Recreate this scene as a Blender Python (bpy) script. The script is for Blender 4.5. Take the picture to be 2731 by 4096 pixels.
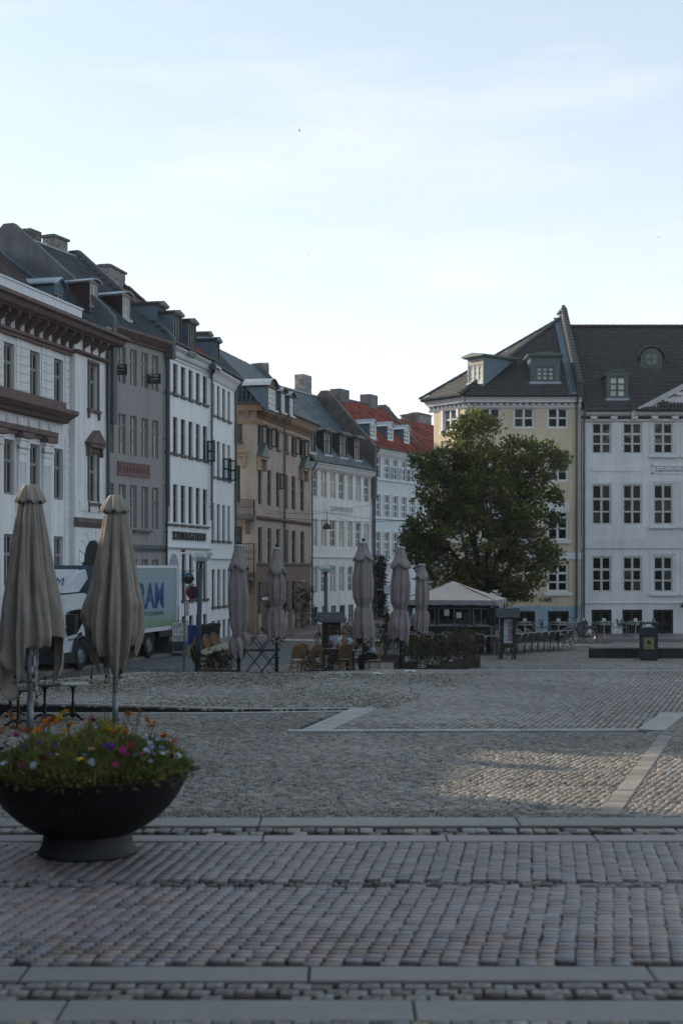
import bpy, math, random
import numpy as np
from mathutils import Vector, Matrix, Euler
for _o in list(bpy.data.objects):
 bpy.data.objects.remove(_o)
random.seed(7)
NPR = np.random.default_rng(11)
SC = bpy.context.scene
COL = SC.collection
R = math.radians
KIDS = {}
def adopt(o, parent):
 o.parent = parent
 KIDS.setdefault(parent.name, []).append(o)
 return o
# ------------------------------------------------------------------ camera
FPX, CX, HY, EYE = 5689.0, 1365.5, 2268.0, 3.1      # focal length in photo pixels, optical axis, horizon row, eye height
cam_d = bpy.data.cameras.new('camera')
cam = bpy.data.objects.new('camera', cam_d)
COL.objects.link(cam)
cam.location = (0, 0, EYE)
cam.rotation_euler = (R(90), 0, 0)
cam_d.sensor_fit = 'VERTICAL'
cam_d.sensor_height = 36.0
cam_d.sensor_width = 24.0
cam_d.lens = 50.0
cam_d.shift_y = 220.0 / 4096.0
cam_d.clip_start = 0.1
cam_d.clip_end = 2000.0
cam_d.dof.use_dof = True
cam_d.dof.focus_distance = 50.0
cam_d.dof.aperture_fstop = 1.6
SC.camera = cam
# ------------------------------------------------------------------ sky and sun
SUN_EL, SUN_AZ = 24.0, 27.0                           # azimuth measured from -X towards +Y
world = bpy.data.worlds.new('World')
SC.world = world
world.use_nodes = True
wn = world.node_tree
wn.nodes.clear()
w_out = wn.nodes.new('ShaderNodeOutputWorld')
w_bg = wn.nodes.new('ShaderNodeBackground')
w_sky = wn.nodes.new('ShaderNodeTexSky')
w_sky.sky_type = 'NISHITA'
w_sky.sun_disc = False
w_sky.sun_elevation = R(SUN_EL)
w_sky.sun_rotation = R(-(90 - SUN_AZ))
w_sky.altitude = 0
w_sky.air_density = 0.9
w_sky.dust_density = 1.2
w_sky.ozone_density = 1.6
w_bg.inputs['Strength'].default_value = 0.09
# thin veil of high cloud, mapped by direction
w_tc = wn.nodes.new('ShaderNodeTexCoord')
w_map = wn.nodes.new('ShaderNodeMapping')
w_map.inputs['Scale'].default_value = (1.6, 2.0, 7.0)
w_map.inputs['Rotation'].default_value = (0.0, R(14), 0.3)
w_no = wn.nodes.new('ShaderNodeTexNoise')
w_no.inputs['Scale'].default_value = 2.3
w_no.inputs['Detail'].default_value = 7.0
w_no.inputs['Roughness'].default_value = 0.55
w_rmp = wn.nodes.new('ShaderNodeMapRange')
w_rmp.inputs['From Min'].default_value = 0.54
w_rmp.inputs['From Max'].default_value = 0.78
w_rmp.inputs['To Max'].default_value = 0.26
w_sep = wn.nodes.new('ShaderNodeSeparateXYZ')          # pale haze, thickest at the horizon all the way round
w_exp = wn.nodes.new('ShaderNodeMath')
w_exp.operation = 'MULTIPLY'
w_exp.inputs[1].default_value = -3.4
w_e2 = wn.nodes.new('ShaderNodeMath')
w_e2.operation = 'EXPONENT'
w_e3 = wn.nodes.new('ShaderNodeMath')
w_e3.operation = 'MULTIPLY_ADD'
w_e3.inputs[1].default_value = 0.42
w_e3.inputs[2].default_value = 0.48
w_add = wn.nodes.new('ShaderNodeMath')
w_add.operation = 'ADD'
w_add.use_clamp = True
w_mix = wn.nodes.new('ShaderNodeMixRGB')
w_vc = wn.nodes.new('ShaderNodeMixRGB')
w_vc.inputs['Color1'].default_value = (2.05, 2.6, 2.6, 1)
w_vc.inputs['Color2'].default_value = (5.1, 5.0, 4.85, 1)
WL = wn.links.new
WL(w_tc.outputs['Generated'], w_map.inputs['Vector'])
WL(w_map.outputs['Vector'], w_no.inputs['Vector'])
WL(w_no.outputs['Fac'], w_rmp.inputs['Value'])
WL(w_tc.outputs['Generated'], w_sep.inputs[0])
WL(w_sep.outputs['Z'], w_exp.inputs[0])
WL(w_exp.outputs[0], w_e2.inputs[0])
WL(w_e2.outputs[0], w_e3.inputs[0])
WL(w_e3.outputs[0], w_add.inputs[0])
w_add.inputs[1].default_value = 0.0
w_cl = wn.nodes.new('ShaderNodeMixRGB')
w_cl.inputs['Color2'].default_value = (5.0, 4.55, 4.4, 1)
WL(w_rmp.outputs[0], w_cl.inputs['Fac'])
WL(w_mix.outputs['Color'], w_cl.inputs['Color1'])
WL(w_add.outputs[0], w_mix.inputs['Fac'])
WL(w_e2.outputs[0], w_vc.inputs['Fac'])
WL(w_vc.outputs[0], w_mix.inputs['Color2'])
WL(w_sky.outputs['Color'], w_mix.inputs['Color1'])
WL(w_cl.outputs['Color'], w_bg.inputs['Color'])
WL(w_bg.outputs['Background'], w_out.inputs['Surface'])
sun_d = bpy.data.lights.new('sun', 'SUN')
sun_d.energy = 2.1
sun_d.angle = R(1.1)
sun_d.color = (1.0, 0.86, 0.66)
sun = bpy.data.objects.new('sun', sun_d)
COL.objects.link(sun)
_sd = Vector((-math.cos(R(SUN_AZ)) * math.cos(R(SUN_EL)), math.sin(R(SUN_AZ)) * math.cos(R(SUN_EL)), math.sin(R(SUN_EL))))
sun.rotation_euler = _sd.to_track_quat('Z', 'Y').to_euler()
SC.view_settings.view_transform = 'Standard'
SC.view_settings.look = 'None'
SC.view_settings.exposure = 1.6
SC.view_settings.gamma = 1.0
SC.view_settings.use_curve_mapping = False
SC.render.engine = 'CYCLES'
SC.cycles.use_denoising = True
SC.cycles.max_bounces = 6
SC.cycles.diffuse_bounces = 3
SC.cycles.glossy_bounces = 3
SC.cycles.transmission_bounces = 4
SC.cycles.transparent_max_bounces = 6
SC.cycles.caustics_reflective = False
SC.cycles.caustics_refractive = False
# ------------------------------------------------------------------ helpers
ZOOM = {1: (0, 850, 2.24), 2: (0, 1850, 2.24), 3: (600, 1100, 2.24), 4: (600, 1900, 2.24), 5: (1200, 1400, 2.6133),
  6: (1200, 2050, 2.24), 7: (1650, 1200, 2.24), 8: (2050, 1200, 2.3025), 9: (1550, 2050, 2.24), 10: (2100, 1900, 2.485)}
def q(k, x, y):
 a, b, s = ZOOM[k]
 return a + x / s, b + y / s
def at(px, d, z=0.0):
 return Vector(((px - CX) / FPX * d, d, z))
def zat(py, d):
 return EYE - (py - HY) / FPX * d
def ss(t):
 t = min(1.0, max(0.0, t))
 return t * t * (3 - 2 * t)
def gz(x, y):
 """height of the lower street and back plaza"""
 return -0.28 - 0.3 * ss((y - 58) / 28.0) * ss((4.5 - x) / 5.0)
TONED = set()
def mat(name, col, rough=0.7, spec=0.35, metal=0.0, var=0.0, vscale=3.0, bump=0.0, bscale=40.0, col2=None, streak=0.0, tone=False, rnd=0.0, coat=0.0, emit=0.0, detail=6.0):
 m = bpy.data.materials.new(name)
 m.use_nodes = True
 nt = m.node_tree
 b = nt.nodes['Principled BSDF']
 b.inputs['Roughness'].default_value = rough
 b.inputs['Specular IOR Level'].default_value = spec
 b.inputs['Metallic'].default_value = metal
 b.inputs['Base Color'].default_value = (*col, 1)
 if coat:
  b.inputs['Coat Weight'].default_value = coat
  b.inputs['Coat Roughness'].default_value = 0.08
 if emit:
  b.inputs['Emission Color'].default_value = (*col, 1)
  b.inputs['Emission Strength'].default_value = emit
 L = nt.links.new
 tc = nt.nodes.new('ShaderNodeTexCoord')
 src = None
 if var or col2 or streak or tone or rnd:
  base = nt.nodes.new('ShaderNodeRGB')
  base.outputs[0].default_value = (*col, 1)
  src = base.outputs[0]
  if var or col2:
   n = nt.nodes.new('ShaderNodeTexNoise')
   n.inputs['Scale'].default_value = vscale
   n.inputs['Detail'].default_value = detail
   n.inputs['Roughness'].default_value = 0.65
   L(tc.outputs['Object'], n.inputs['Vector'])
   rp = nt.nodes.new('ShaderNodeMapRange')
   rp.inputs['From Min'].default_value = 0.3
   rp.inputs['From Max'].default_value = 0.7
   L(n.outputs['Fac'], rp.inputs['Value'])
   mx = nt.nodes.new('ShaderNodeMixRGB')
   c2 = col2 if col2 else tuple(c * (1 - var) for c in col)
   c1 = col if col2 else tuple(min(1, c * (1 + var * 0.6)) for c in col)
   mx.inputs['Color1'].default_value = (*c1, 1)
   mx.inputs['Color2'].default_value = (*c2, 1)
   L(rp.outputs[0], mx.inputs['Fac'])
   src = mx.outputs[0]
  if streak:
   mp = nt.nodes.new('ShaderNodeMapping')
   mp.inputs['Scale'].default_value = (2.6, 2.6, 0.16)
   L(tc.outputs['Object'], mp.inputs['Vector'])
   n2 = nt.nodes.new('ShaderNodeTexNoise')
   n2.inputs['Scale'].default_value = 1.6
   n2.inputs['Detail'].default_value = 7
   n2.inputs['Roughness'].default_value = 0.7
   L(mp.outputs[0], n2.inputs['Vector'])
   r2 = nt.nodes.new('ShaderNodeMapRange')
   r2.inputs['From Min'].default_value = 0.45
   r2.inputs['From Max'].default_value = 0.75
   r2.inputs['To Min'].default_value = 1.0
   r2.inputs['To Max'].default_value = 1.0 - min(.5, streak * 1.4)
   L(n2.outputs['Fac'], r2.inputs['Value'])
   m2 = nt.nodes.new('ShaderNodeMixRGB')
   m2.blend_type = 'MULTIPLY'
   m2.inputs['Fac'].default_value = 1
   L(src, m2.inputs['Color1'])
   L(r2.outputs[0], m2.inputs['Color2'])
   src = m2.outputs[0]
  if tone or rnd:
   m3 = nt.nodes.new('ShaderNodeMixRGB')
   m3.blend_type = 'MULTIPLY'
   m3.inputs['Fac'].default_value = 1
   if tone:
    TONED.add(m.name)
    a = nt.nodes.new('ShaderNodeAttribute')
    a.attribute_name = 'tone'
    f = a.outputs['Color']
   else:
    oi = nt.nodes.new('ShaderNodeObjectInfo')
    rr = nt.nodes.new('ShaderNodeMapRange')
    rr.inputs['To Min'].default_value = 1 - rnd
    rr.inputs['To Max'].default_value = 1 + rnd
    L(oi.outputs['Random'], rr.inputs['Value'])
    f = rr.outputs[0]
   L(src, m3.inputs['Color1'])
   L(f, m3.inputs['Color2'])
   src = m3.outputs[0]
  L(src, b.inputs['Base Color'])
 if bump:
  n = nt.nodes.new('ShaderNodeTexNoise')
  n.inputs['Scale'].default_value = bscale
  n.inputs['Detail'].default_value = 5
  L(tc.outputs['Object'], n.inputs['Vector'])
  bp = nt.nodes.new('ShaderNodeBump')
  bp.inputs['Strength'].default_value = bump
  bp.inputs['Distance'].default_value = 0.03
  L(n.outputs['Fac'], bp.inputs['Height'])
  L(bp.outputs[0], b.inputs['Normal'])
 return m
def glass_mat(name, lo, hi, rough=0.03, wob=0.25, spec=0.5):
 m = bpy.data.materials.new(name)
 m.use_nodes = True
 nt = m.node_tree
 L = nt.links.new
 b = nt.nodes['Principled BSDF']
 b.inputs['Roughness'].default_value = rough
 b.inputs['Specular IOR Level'].default_value = spec
 oi = nt.nodes.new('ShaderNodeObjectInfo')
 tc = nt.nodes.new('ShaderNodeTexCoord')
 rp = nt.nodes.new('ShaderNodeValToRGB')
 e = rp.color_ramp.elements
 e[0].color = (*lo, 1)
 e[1].color = (*hi, 1)
 e[0].position = 0.45
 L(oi.outputs['Random'], rp.inputs['Fac'])
 L(rp.outputs[0], b.inputs['Base Color'])
 av = nt.nodes.new('ShaderNodeVectorMath')
 av.operation = 'MULTIPLY_ADD'
 cb = nt.nodes.new('ShaderNodeCombineXYZ')
 for i in range(3):
  L(oi.outputs['Random'], cb.inputs[i])
 av.inputs[1].default_value = (1, 1, 1)
 sc = nt.nodes.new('ShaderNodeVectorMath')
 sc.operation = 'SCALE'
 sc.inputs['Scale'].default_value = 37.0
 L(cb.outputs[0], sc.inputs[0])
 L(tc.outputs['Object'], av.inputs[0])
 L(sc.outputs[0], av.inputs[2])
 n = nt.nodes.new('ShaderNodeTexNoise')
 n.inputs['Scale'].default_value = 1.7
 n.inputs['Detail'].default_value = 1.5
 L(av.outputs[0], n.inputs['Vector'])
 bp = nt.nodes.new('ShaderNodeBump')
 bp.inputs['Strength'].default_value = wob
 bp.inputs['Distance'].default_value = 0.12
 L(n.outputs['Fac'], bp.inputs['Height'])
 L(bp.outputs[0], b.inputs['Normal'])
 return m
def tag(o, label=None, cat=None, group=None, kind=None):
 if label: o['label'] = label
 if cat: o['category'] = cat
 if group: o['group'] = group
 if kind: o['kind'] = kind
 return o
def empty(name, loc=(0, 0, 0), rz=0.0, label=None, cat=None, group=None, parent=None):
 o = bpy.data.objects.new(name, None)
 o.empty_display_size = 0.1
 o.location = loc
 o.rotation_euler = (0, 0, rz)
 COL.objects.link(o)
 if parent: adopt(o, parent)
 return tag(o, label, cat, group)
def link(name, me, parent=None, loc=(0, 0, 0), rot=(0, 0, 0), scale=None):
 o = bpy.data.objects.new(name, me)
 o.location = loc
 o.rotation_euler = rot
 if scale: o.scale = scale
 COL.objects.link(o)
 if parent: adopt(o, parent)
 return o
class MB:
 """collects shapes and links them as one mesh"""
 def __init__(s):
  s.v, s.f, s.m = [], [], []
 def add(s, vs, fs, m=0):
  n = len(s.v)
  s.v += [tuple(v) for v in vs]
  s.f += [tuple(i + n for i in f) for f in fs]
  s.m += [m] * len(fs)
  return s
 def box(s, x0, x1, y0, y1, z0, z1, m=0, M=None):
  vs = [(x0, y0, z0), (x1, y0, z0), (x1, y1, z0), (x0, y1, z0), (x0, y0, z1), (x1, y0, z1), (x1, y1, z1), (x0, y1, z1)]
  if M is not None: vs = [M @ Vector(v) for v in vs]
  return s.add(vs, [(0, 3, 2, 1), (4, 5, 6, 7), (0, 1, 5, 4), (1, 2, 6, 5), (2, 3, 7, 6), (3, 0, 4, 7)], m)
 def cbox(s, c, sx, sy, sz, m=0, M=None):
  return s.box(c[0] - sx / 2, c[0] + sx / 2, c[1] - sy / 2, c[1] + sy / 2, c[2] - sz / 2, c[2] + sz / 2, m, M)
 def prism(s, poly, a, b, axis='y', m=0):
  """poly of 2d points extruded along axis from a to b: 'y' poly=(x,z), 'x' poly=(y,z), 'z' poly=(x,y)"""
  f = {'y': lambda p, t: (p[0], t, p[1]), 'x': lambda p, t: (t, p[0], p[1]), 'z': lambda p, t: (p[0], p[1], t)}[axis]
  n = len(poly)
  vs = [f(p, a) for p in poly] + [f(p, b) for p in poly]
  fs = [tuple(range(n)), tuple(range(2 * n - 1, n - 1, -1))] + [(i, n + i, n + (i + 1) % n, (i + 1) % n) for i in range(n)]
  return s.add(vs, fs, m)
 def tube(s, pts, r, n=8, m=0, cap=True, closed=False):
  pts = [Vector(p) for p in pts]
  k = len(pts)
  rs = r if isinstance(r, (list, tuple)) else [r] * k
  vs, fs = [], []
  prev = None
  for i, p in enumerate(pts):
   if closed: t = pts[(i + 1) % k] - pts[i - 1]
   else: t = pts[min(i + 1, k - 1)] - pts[max(i - 1, 0)]
   if t.length < 1e-9: t = Vector((0, 0, 1))
   t.normalize()
   if prev is None:
    u = t.cross(Vector((0, 0, 1)))
    if u.length < 1e-3: u = t.cross(Vector((1, 0, 0)))
   else:
    u = prev - t * prev.dot(t)
   u.normalize()
   prev = u
   w = t.cross(u)
   for j in range(n):
    a = 2 * math.pi * j / n
    vs.append(p + (u * math.cos(a) + w * math.sin(a)) * rs[i])
  for i in range(k if closed else k - 1):
   i2 = (i + 1) % k
   for j in range(n):
    fs.append((i * n + j, i * n + (j + 1) % n, i2 * n + (j + 1) % n, i2 * n + j))
  if cap and not closed:
   fs.append(tuple(range(n - 1, -1, -1)))
   fs.append(tuple((k - 1) * n + j for j in range(n)))
  return s.add(vs, fs, m)
 def lathe(s, prof, n=24, m=0, c=(0, 0, 0), fn=None):
  vs, fs = [], []
  for i, (r, z) in enumerate(prof):
   for j in range(n):
    a = 2 * math.pi * j / n
    rr, zz = fn(a, r, z) if fn else (r, z)
    vs.append((c[0] + rr * math.cos(a), c[1] + rr * math.sin(a), c[2] + zz))
  for i in range(len(prof) - 1):
   for j in range(n):
    fs.append((i * n + j, i * n + (j + 1) % n, (i + 1) * n + (j + 1) % n, (i + 1) * n + j))
  return s.add(vs, fs, m)
 def ball(s, c, r, n=12, m=0, sz=(1, 1, 1)):
  k = max(4, n // 2)
  vs, fs = [], []
  for i in range(k + 1):
   t = math.pi * i / k
   for j in range(n):
    a = 2 * math.pi * j / n
    vs.append((c[0] + r * sz[0] * math.sin(t) * math.cos(a), c[1] + r * sz[1] * math.sin(t) * math.sin(a), c[2] + r * sz[2] * math.cos(t)))
  for i in range(k):
   for j in range(n):
    fs.append((i * n + j, (i + 1) * n + j, (i + 1) * n + (j + 1) % n, i * n + (j + 1) % n))
  return s.add(vs, fs, m)
 def mesh(s, name, mats, smooth=False):
  me = bpy.data.meshes.new(name)
  me.from_pydata(s.v, [], s.f)
  for mm in (mats if isinstance(mats, (list, tuple)) else [mats]):
   me.materials.append(mm)
  if len(me.materials) > 1: me.polygons.foreach_set('material_index', s.m)
  if smooth: me.polygons.foreach_set('use_smooth', [True] * len(s.f))
  if any(mm.name in TONED for mm in me.materials):
   a = me.attributes.new('tone', 'FLOAT_COLOR', 'POINT')
   a.data.foreach_set('color', [1.0] * (4 * len(s.v)))
  me.update()
  return me
 def build(s, name, mats, parent=None, loc=(0, 0, 0), rot=(0, 0, 0), smooth=False, label=None, kind=None):
  o = link(name, s.mesh(name, mats, smooth), parent, loc, rot)
  if label: o['label'] = label
  if kind: o['kind'] = kind
  return o
def np_mesh(name, V, F, mats, smooth=False, tone=None, mi=None):
 """mesh from arrays: V (n,3), F (m,k) of one face size"""
 me = bpy.data.meshes.new(name)
 V = np.asarray(V, dtype=np.float32)
 F = np.asarray(F, dtype=np.int32)
 k = F.shape[1]
 me.vertices.add(len(V))
 me.vertices.foreach_set('co', V.ravel())
 me.loops.add(F.size)
 me.loops.foreach_set('vertex_index', F.ravel())
 me.polygons.add(len(F))
 me.polygons.foreach_set('loop_start', np.arange(0, F.size, k, dtype=np.int32))
 me.polygons.foreach_set('loop_total', np.full(len(F), k, dtype=np.int32))
 for mm in (mats if isinstance(mats, (list, tuple)) else [mats]):
  me.materials.append(mm)
 if mi is not None: me.polygons.foreach_set('material_index', np.asarray(mi, dtype=np.int32))
 if smooth: me.polygons.foreach_set('use_smooth', np.ones(len(F), dtype=bool))
 if tone is not None:
  a = me.attributes.new('tone', 'FLOAT_COLOR', 'POINT')
  t = np.asarray(tone, dtype=np.float32)
  if t.ndim == 1: t = np.stack([t, t, t], 1)
  a.data.foreach_set('color', np.concatenate([t, np.ones((len(t), 1), np.float32)], 1).ravel())
 me.update(calc_edges=True)
 me.validate()
 return me
def text(body, parent, loc, size, m, extrude=0.01, rot=(R(90), 0, 0), sx=1.0, name='lettering', align='LEFT', bold=0.0):
 c = bpy.data.curves.new(name, 'FONT')
 c.body = body
 c.size = size
 c.extrude = extrude
 c.offset = bold
 c.align_x = align
 c.resolution_u = 3
 c.materials.append(m)
 tmp = bpy.data.objects.new(name, c)
 COL.objects.link(tmp)
 me = bpy.data.meshes.new_from_object(tmp.evaluated_get(bpy.context.evaluated_depsgraph_get()))
 bpy.data.objects.remove(tmp)
 xs = [v.co.x for v in me.vertices]
 o = bpy.data.objects.new(name, me)
 o['wide'] = max(xs) - min(xs)
 o.location = loc
 o.rotation_euler = rot
 o.scale = (sx, 1, 1)
 COL.objects.link(o)
 if parent: adopt(o, parent)
 return o
def dup(o, loc=None, rz=None, label=None, group=None, parent=None):
 """a copy of a thing with copies of its parts and sub-parts"""
 c = o.copy()
 COL.objects.link(c)
 if parent is not None: adopt(c, parent)
 if loc is not None: c.location = loc
 if rz is not None: c.rotation_euler = rz if isinstance(rz, (tuple, list)) else (0, 0, rz)
 if label: c['label'] = label
 if group: c['group'] = group
 for ch in list(KIDS.get(o.name, ())):
  dup(ch, parent=c)
 return c
# ------------------------------------------------------------------ materials
M = {}
M['white_a'] = mat('white_stucco', (0.74, 0.735, 0.745), 0.85, var=0.10, vscale=0.9, streak=0.22, bump=0.08, bscale=30)
M['white_c'] = mat('clean_white_plaster', (0.78, 0.80, 0.83), 0.85, var=0.06, vscale=0.8, streak=0.14, bump=0.06, bscale=30)
M['white_e'] = mat('old_white_plaster', (0.70, 0.70, 0.71), 0.85, var=0.11, vscale=1.0, streak=0.24, bump=0.08, bscale=30)
M['white_i'] = mat('cool_white_plaster', (0.69, 0.68, 0.705), 0.85, var=0.15, vscale=0.6, streak=0.12, bump=0.08, bscale=30)
M['grey_b'] = mat('grey_brown_plaster', (0.30, 0.292, 0.29), 0.9, var=0.12, vscale=0.7, streak=0.2, bump=0.06, bscale=30)
M['beige_d'] = mat('weathered_beige_stucco', (0.47, 0.41, 0.365), 0.88, col2=(0.335, 0.285, 0.25), vscale=0.9, streak=0.22, bump=0.08, bscale=26)
M['brown_d'] = mat('brown_stucco', (0.185, 0.135, 0.11), 0.88, var=0.18, vscale=1.4, streak=0.16, bump=0.1, bscale=26)
M['ochre_trim'] = mat('ochre_stone', (0.33, 0.245, 0.18), 0.85, var=0.22, vscale=3.0, bump=0.1)
M['blue_f'] = mat('pale_blue_plaster', (0.56, 0.62, 0.67), 0.85, var=0.08, vscale=1.0, streak=0.12, bump=0.06)
M['cream_g'] = mat('cream_plaster', (0.5, 0.48, 0.42), 0.88, var=0.1, vscale=1.0, streak=0.12)
M['yellow_h'] = mat('pale_yellow_plaster', (0.63, 0.525, 0.40), 0.88, var=0.13, vscale=0.5, streak=0.18, bump=0.06)
M['plinth_blue'] = mat('blue_grey_plinth', (0.30, 0.385, 0.47), 0.85, var=0.12, vscale=1.6, streak=0.18, bump=0.06)
M['plinth_dark'] = mat('dark_plinth', (0.045, 0.047, 0.055), 0.8, var=0.2)
M['white_trim'] = mat('white_trim_paint', (0.66, 0.68, 0.72), 0.6, var=0.08, vscale=4, streak=0.1)
M['white_old'] = mat('chipped_white_paint', (0.55, 0.55, 0.54), 0.6, var=0.12, vscale=5, streak=0.15)
M['red_stone'] = mat('red_brown_sandstone', (0.188, 0.130, 0.124), 0.85, col2=(0.12, 0.082, 0.08), vscale=2.4, streak=0.25, bump=0.15)
M['pink_stone'] = mat('pink_terracotta', (0.21, 0.12, 0.125), 0.85, var=0.2, vscale=6, bump=0.1)
M['grey_frame'] = mat('grey_window_paint', (0.25, 0.24, 0.235), 0.55, var=0.1, vscale=6)
M['taupe_frame'] = mat('taupe_window_paint', (0.235, 0.22, 0.215), 0.55, var=0.1, vscale=6)
M['dark_frame'] = mat('dark_green_grey_paint', (0.055, 0.058, 0.055), 0.5, var=0.15, vscale=6)
M['black_frame'] = mat('black_paint', (0.012, 0.013, 0.015), 0.45, var=0.2, vscale=6)
M['white_frame'] = mat('white_window_paint', (0.66, 0.68, 0.70), 0.5, var=0.08, vscale=6)
M['glass'] = glass_mat('window_glass', (0.008, 0.010, 0.012), (0.06, 0.062, 0.066))
M['glass_curtain'] = glass_mat('curtained_window_glass', (0.05, 0.052, 0.055), (0.22, 0.22, 0.215), spec=0.4)
M['glass_sky_tint'] = glass_mat('window_with_painted_sky_reflection', (0.42, 0.42, 0.41), (0.76, 0.70, 0.58), spec=0.5)  # pale pane colour stands in for bright sky reflected in the glass
M['glass_shop'] = glass_mat('dark_shop_glass', (0.006, 0.007, 0.008), (0.012, 0.012, 0.014), spec=0.22)
M['tile_black'] = mat('black_glazed_tile', (0.013, 0.0155, 0.020), 0.34, spec=0.45, tone=True, var=0.2, vscale=2)
M['tile_dark'] = mat('dark_grey_tile', (0.032, 0.041, 0.054), 0.5, spec=0.4, tone=True, var=0.25, vscale=2)
M['tile_brown'] = mat('brown_slate', (0.050, 0.040, 0.040), 0.7, tone=True, var=0.3, vscale=2)
M['tile_red'] = mat('red_clay_tile', (0.24, 0.050, 0.030), 0.75, tone=True, col2=(0.13, 0.034, 0.026), vscale=1.3)
M['slate'] = mat('blue_grey_slate', (0.050, 0.075, 0.095), 0.45, spec=0.45, tone=True, var=0.15, vscale=1.2)
M['zinc'] = mat('blue_grey_zinc', (0.10, 0.150, 0.200), 0.5, spec=0.5, metal=0.25, var=0.2, vscale=1.5, streak=0.15)
M['zinc_dark'] = mat('dark_zinc', (0.040, 0.050, 0.058), 0.5, spec=0.4, metal=0.15, var=0.2, vscale=1.5)
M['lead'] = mat('pale_lead', (0.33, 0.37, 0.42), 0.5, metal=0.4, var=0.25, vscale=3)
M['cement'] = mat('grey_cement_render', (0.155, 0.165, 0.18), 0.95, col2=(0.095, 0.10, 0.108), vscale=0.9, streak=0.3, bump=0.25, bscale=9)
M['brick'] = mat('weathered_brick', (0.16, 0.145, 0.14), 0.95, col2=(0.085, 0.075, 0.072), vscale=2.2, tone=True, bump=0.2, bscale=20)
M['brick_white'] = mat('limewashed_brick', (0.34, 0.335, 0.34), 0.95, col2=(0.19, 0.175, 0.17), vscale=2.6, tone=True, bump=0.2, bscale=20)
M['mortar'] = mat('old_mortar', (0.24, 0.23, 0.22), 0.95, var=0.3, vscale=4)
M['maroon'] = mat('maroon_paint', (0.034, 0.012, 0.014), 0.6, var=0.2)
M['dorm_green'] = mat('grey_green_paint', (0.085, 0.115, 0.115), 0.55, var=0.2, vscale=5)
M['iron'] = mat('black_iron', (0.012, 0.012, 0.014), 0.5, var=0.2)
M['pipe'] = mat('grey_zinc_pipe', (0.095, 0.11, 0.13), 0.5, metal=0.3, var=0.2)
M['pipe_dark'] = mat('brown_iron_pipe', (0.028, 0.024, 0.024), 0.5, var=0.2)
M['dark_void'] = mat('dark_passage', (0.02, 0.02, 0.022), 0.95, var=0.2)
def clear_glass(name, tint=(0.8, 0.85, 0.86), keep=0.8):
 m = bpy.data.materials.new(name)
 m.use_nodes = True
 nt = m.node_tree
 nt.nodes.clear()
 o = nt.nodes.new('ShaderNodeOutputMaterial')
 t = nt.nodes.new('ShaderNodeBsdfTransparent')
 t.inputs[0].default_value = (*tint, 1)
 g = nt.nodes.new('ShaderNodeBsdfGlossy')
 g.inputs['Roughness'].default_value = 0.03
 g.inputs['Color'].default_value = (.45, .47, .5, 1)
 f = nt.nodes.new('ShaderNodeFresnel')
 f.inputs[0].default_value = 1.5
 a = nt.nodes.new('ShaderNodeMath')
 a.operation = 'ADD'
 a.inputs[1].default_value = 0.0
 x = nt.nodes.new('ShaderNodeMixShader')
 L = nt.links.new
 L(f.outputs[0], a.inputs[0])
 L(a.outputs[0], x.inputs[0])
 L(t.outputs[0], x.inputs[1])
 L(g.outputs[0], x.inputs[2])
 L(x.outputs[0], o.inputs[0])
 return m
M['clear'] = clear_glass('clear_glass')
# ------------------------------------------------------------------ facades
class Fac:
 """a facade plane seen from the camera: local x runs along it to the right, y into the house, z up"""
 def __init__(s, px, d, xv=None, ang=None):
  th = math.atan2((xv - CX) / FPX, 1.0) if xv is not None else None
  s.rz = (math.pi / 2 - th) if th is not None else ang
  s.t = Vector((math.cos(s.rz), math.sin(s.rz)))
  s.n = Vector((-s.t.y, s.t.x))
  s.o = Vector(((px - CX) / FPX * d, d))
 def hit(s, px, py, p0=(0, 0, 0), nrm=(0, 1, 0)):
  d = Vector(((px - CX) / FPX, 1.0, -(py - HY) / FPX))
  dl = Vector((d.x * s.t.x + d.y * s.t.y, d.x * s.n.x + d.y * s.n.y, d.z))
  ox, oy = -s.o.x, -s.o.y
  ol = Vector((ox * s.t.x + oy * s.t.y, ox * s.n.x + oy * s.n.y, EYE))
  n = Vector(nrm)
  k = n.dot(Vector(p0) - ol) / n.dot(dl)
  return ol + dl * k
 def s_at(s, px, y=0.0):
  return s.hit(px, HY, (0, y, 0)).x
 def z_at(s, px, py, y=0.0):
  return s.hit(px, py, (0, y, 0)).z
 def depth_at(s, s0, px, py):
  """local (y, z) of the point on the plane x = s0 seen at px, py"""
  h = s.hit(px, py, (s0, 0, 0), (1, 0, 0))
  return h.y, h.z
 def w(s, a, b, z=0.0):
  p = s.o + s.t * a + s.n * b
  return Vector((p.x, p.y, z))
_frame_cache, _pane_cache = {}, {}
BAR = 0.035
def layout(w, h, cols, rows, fr, mull, thick):
 """cells of a window: columns equal, rows by fraction from the top; thick = rows after which a transom lies"""
 xs, zs = [], []
 cw = (w - 2 * fr - mull * (cols - 1)) / cols
 x = fr
 for i in range(cols):
  xs.append((x, x + cw))
  x += cw + mull
 tot = h - 2 * fr - sum((mull if i in thick else BAR) for i in range(len(rows) - 1))
 z = h - fr
 for i, r in enumerate(rows):
  zs.append((z - r * tot, z))
  z -= r * tot + (mull if i in thick else BAR)
 return xs, zs
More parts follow.
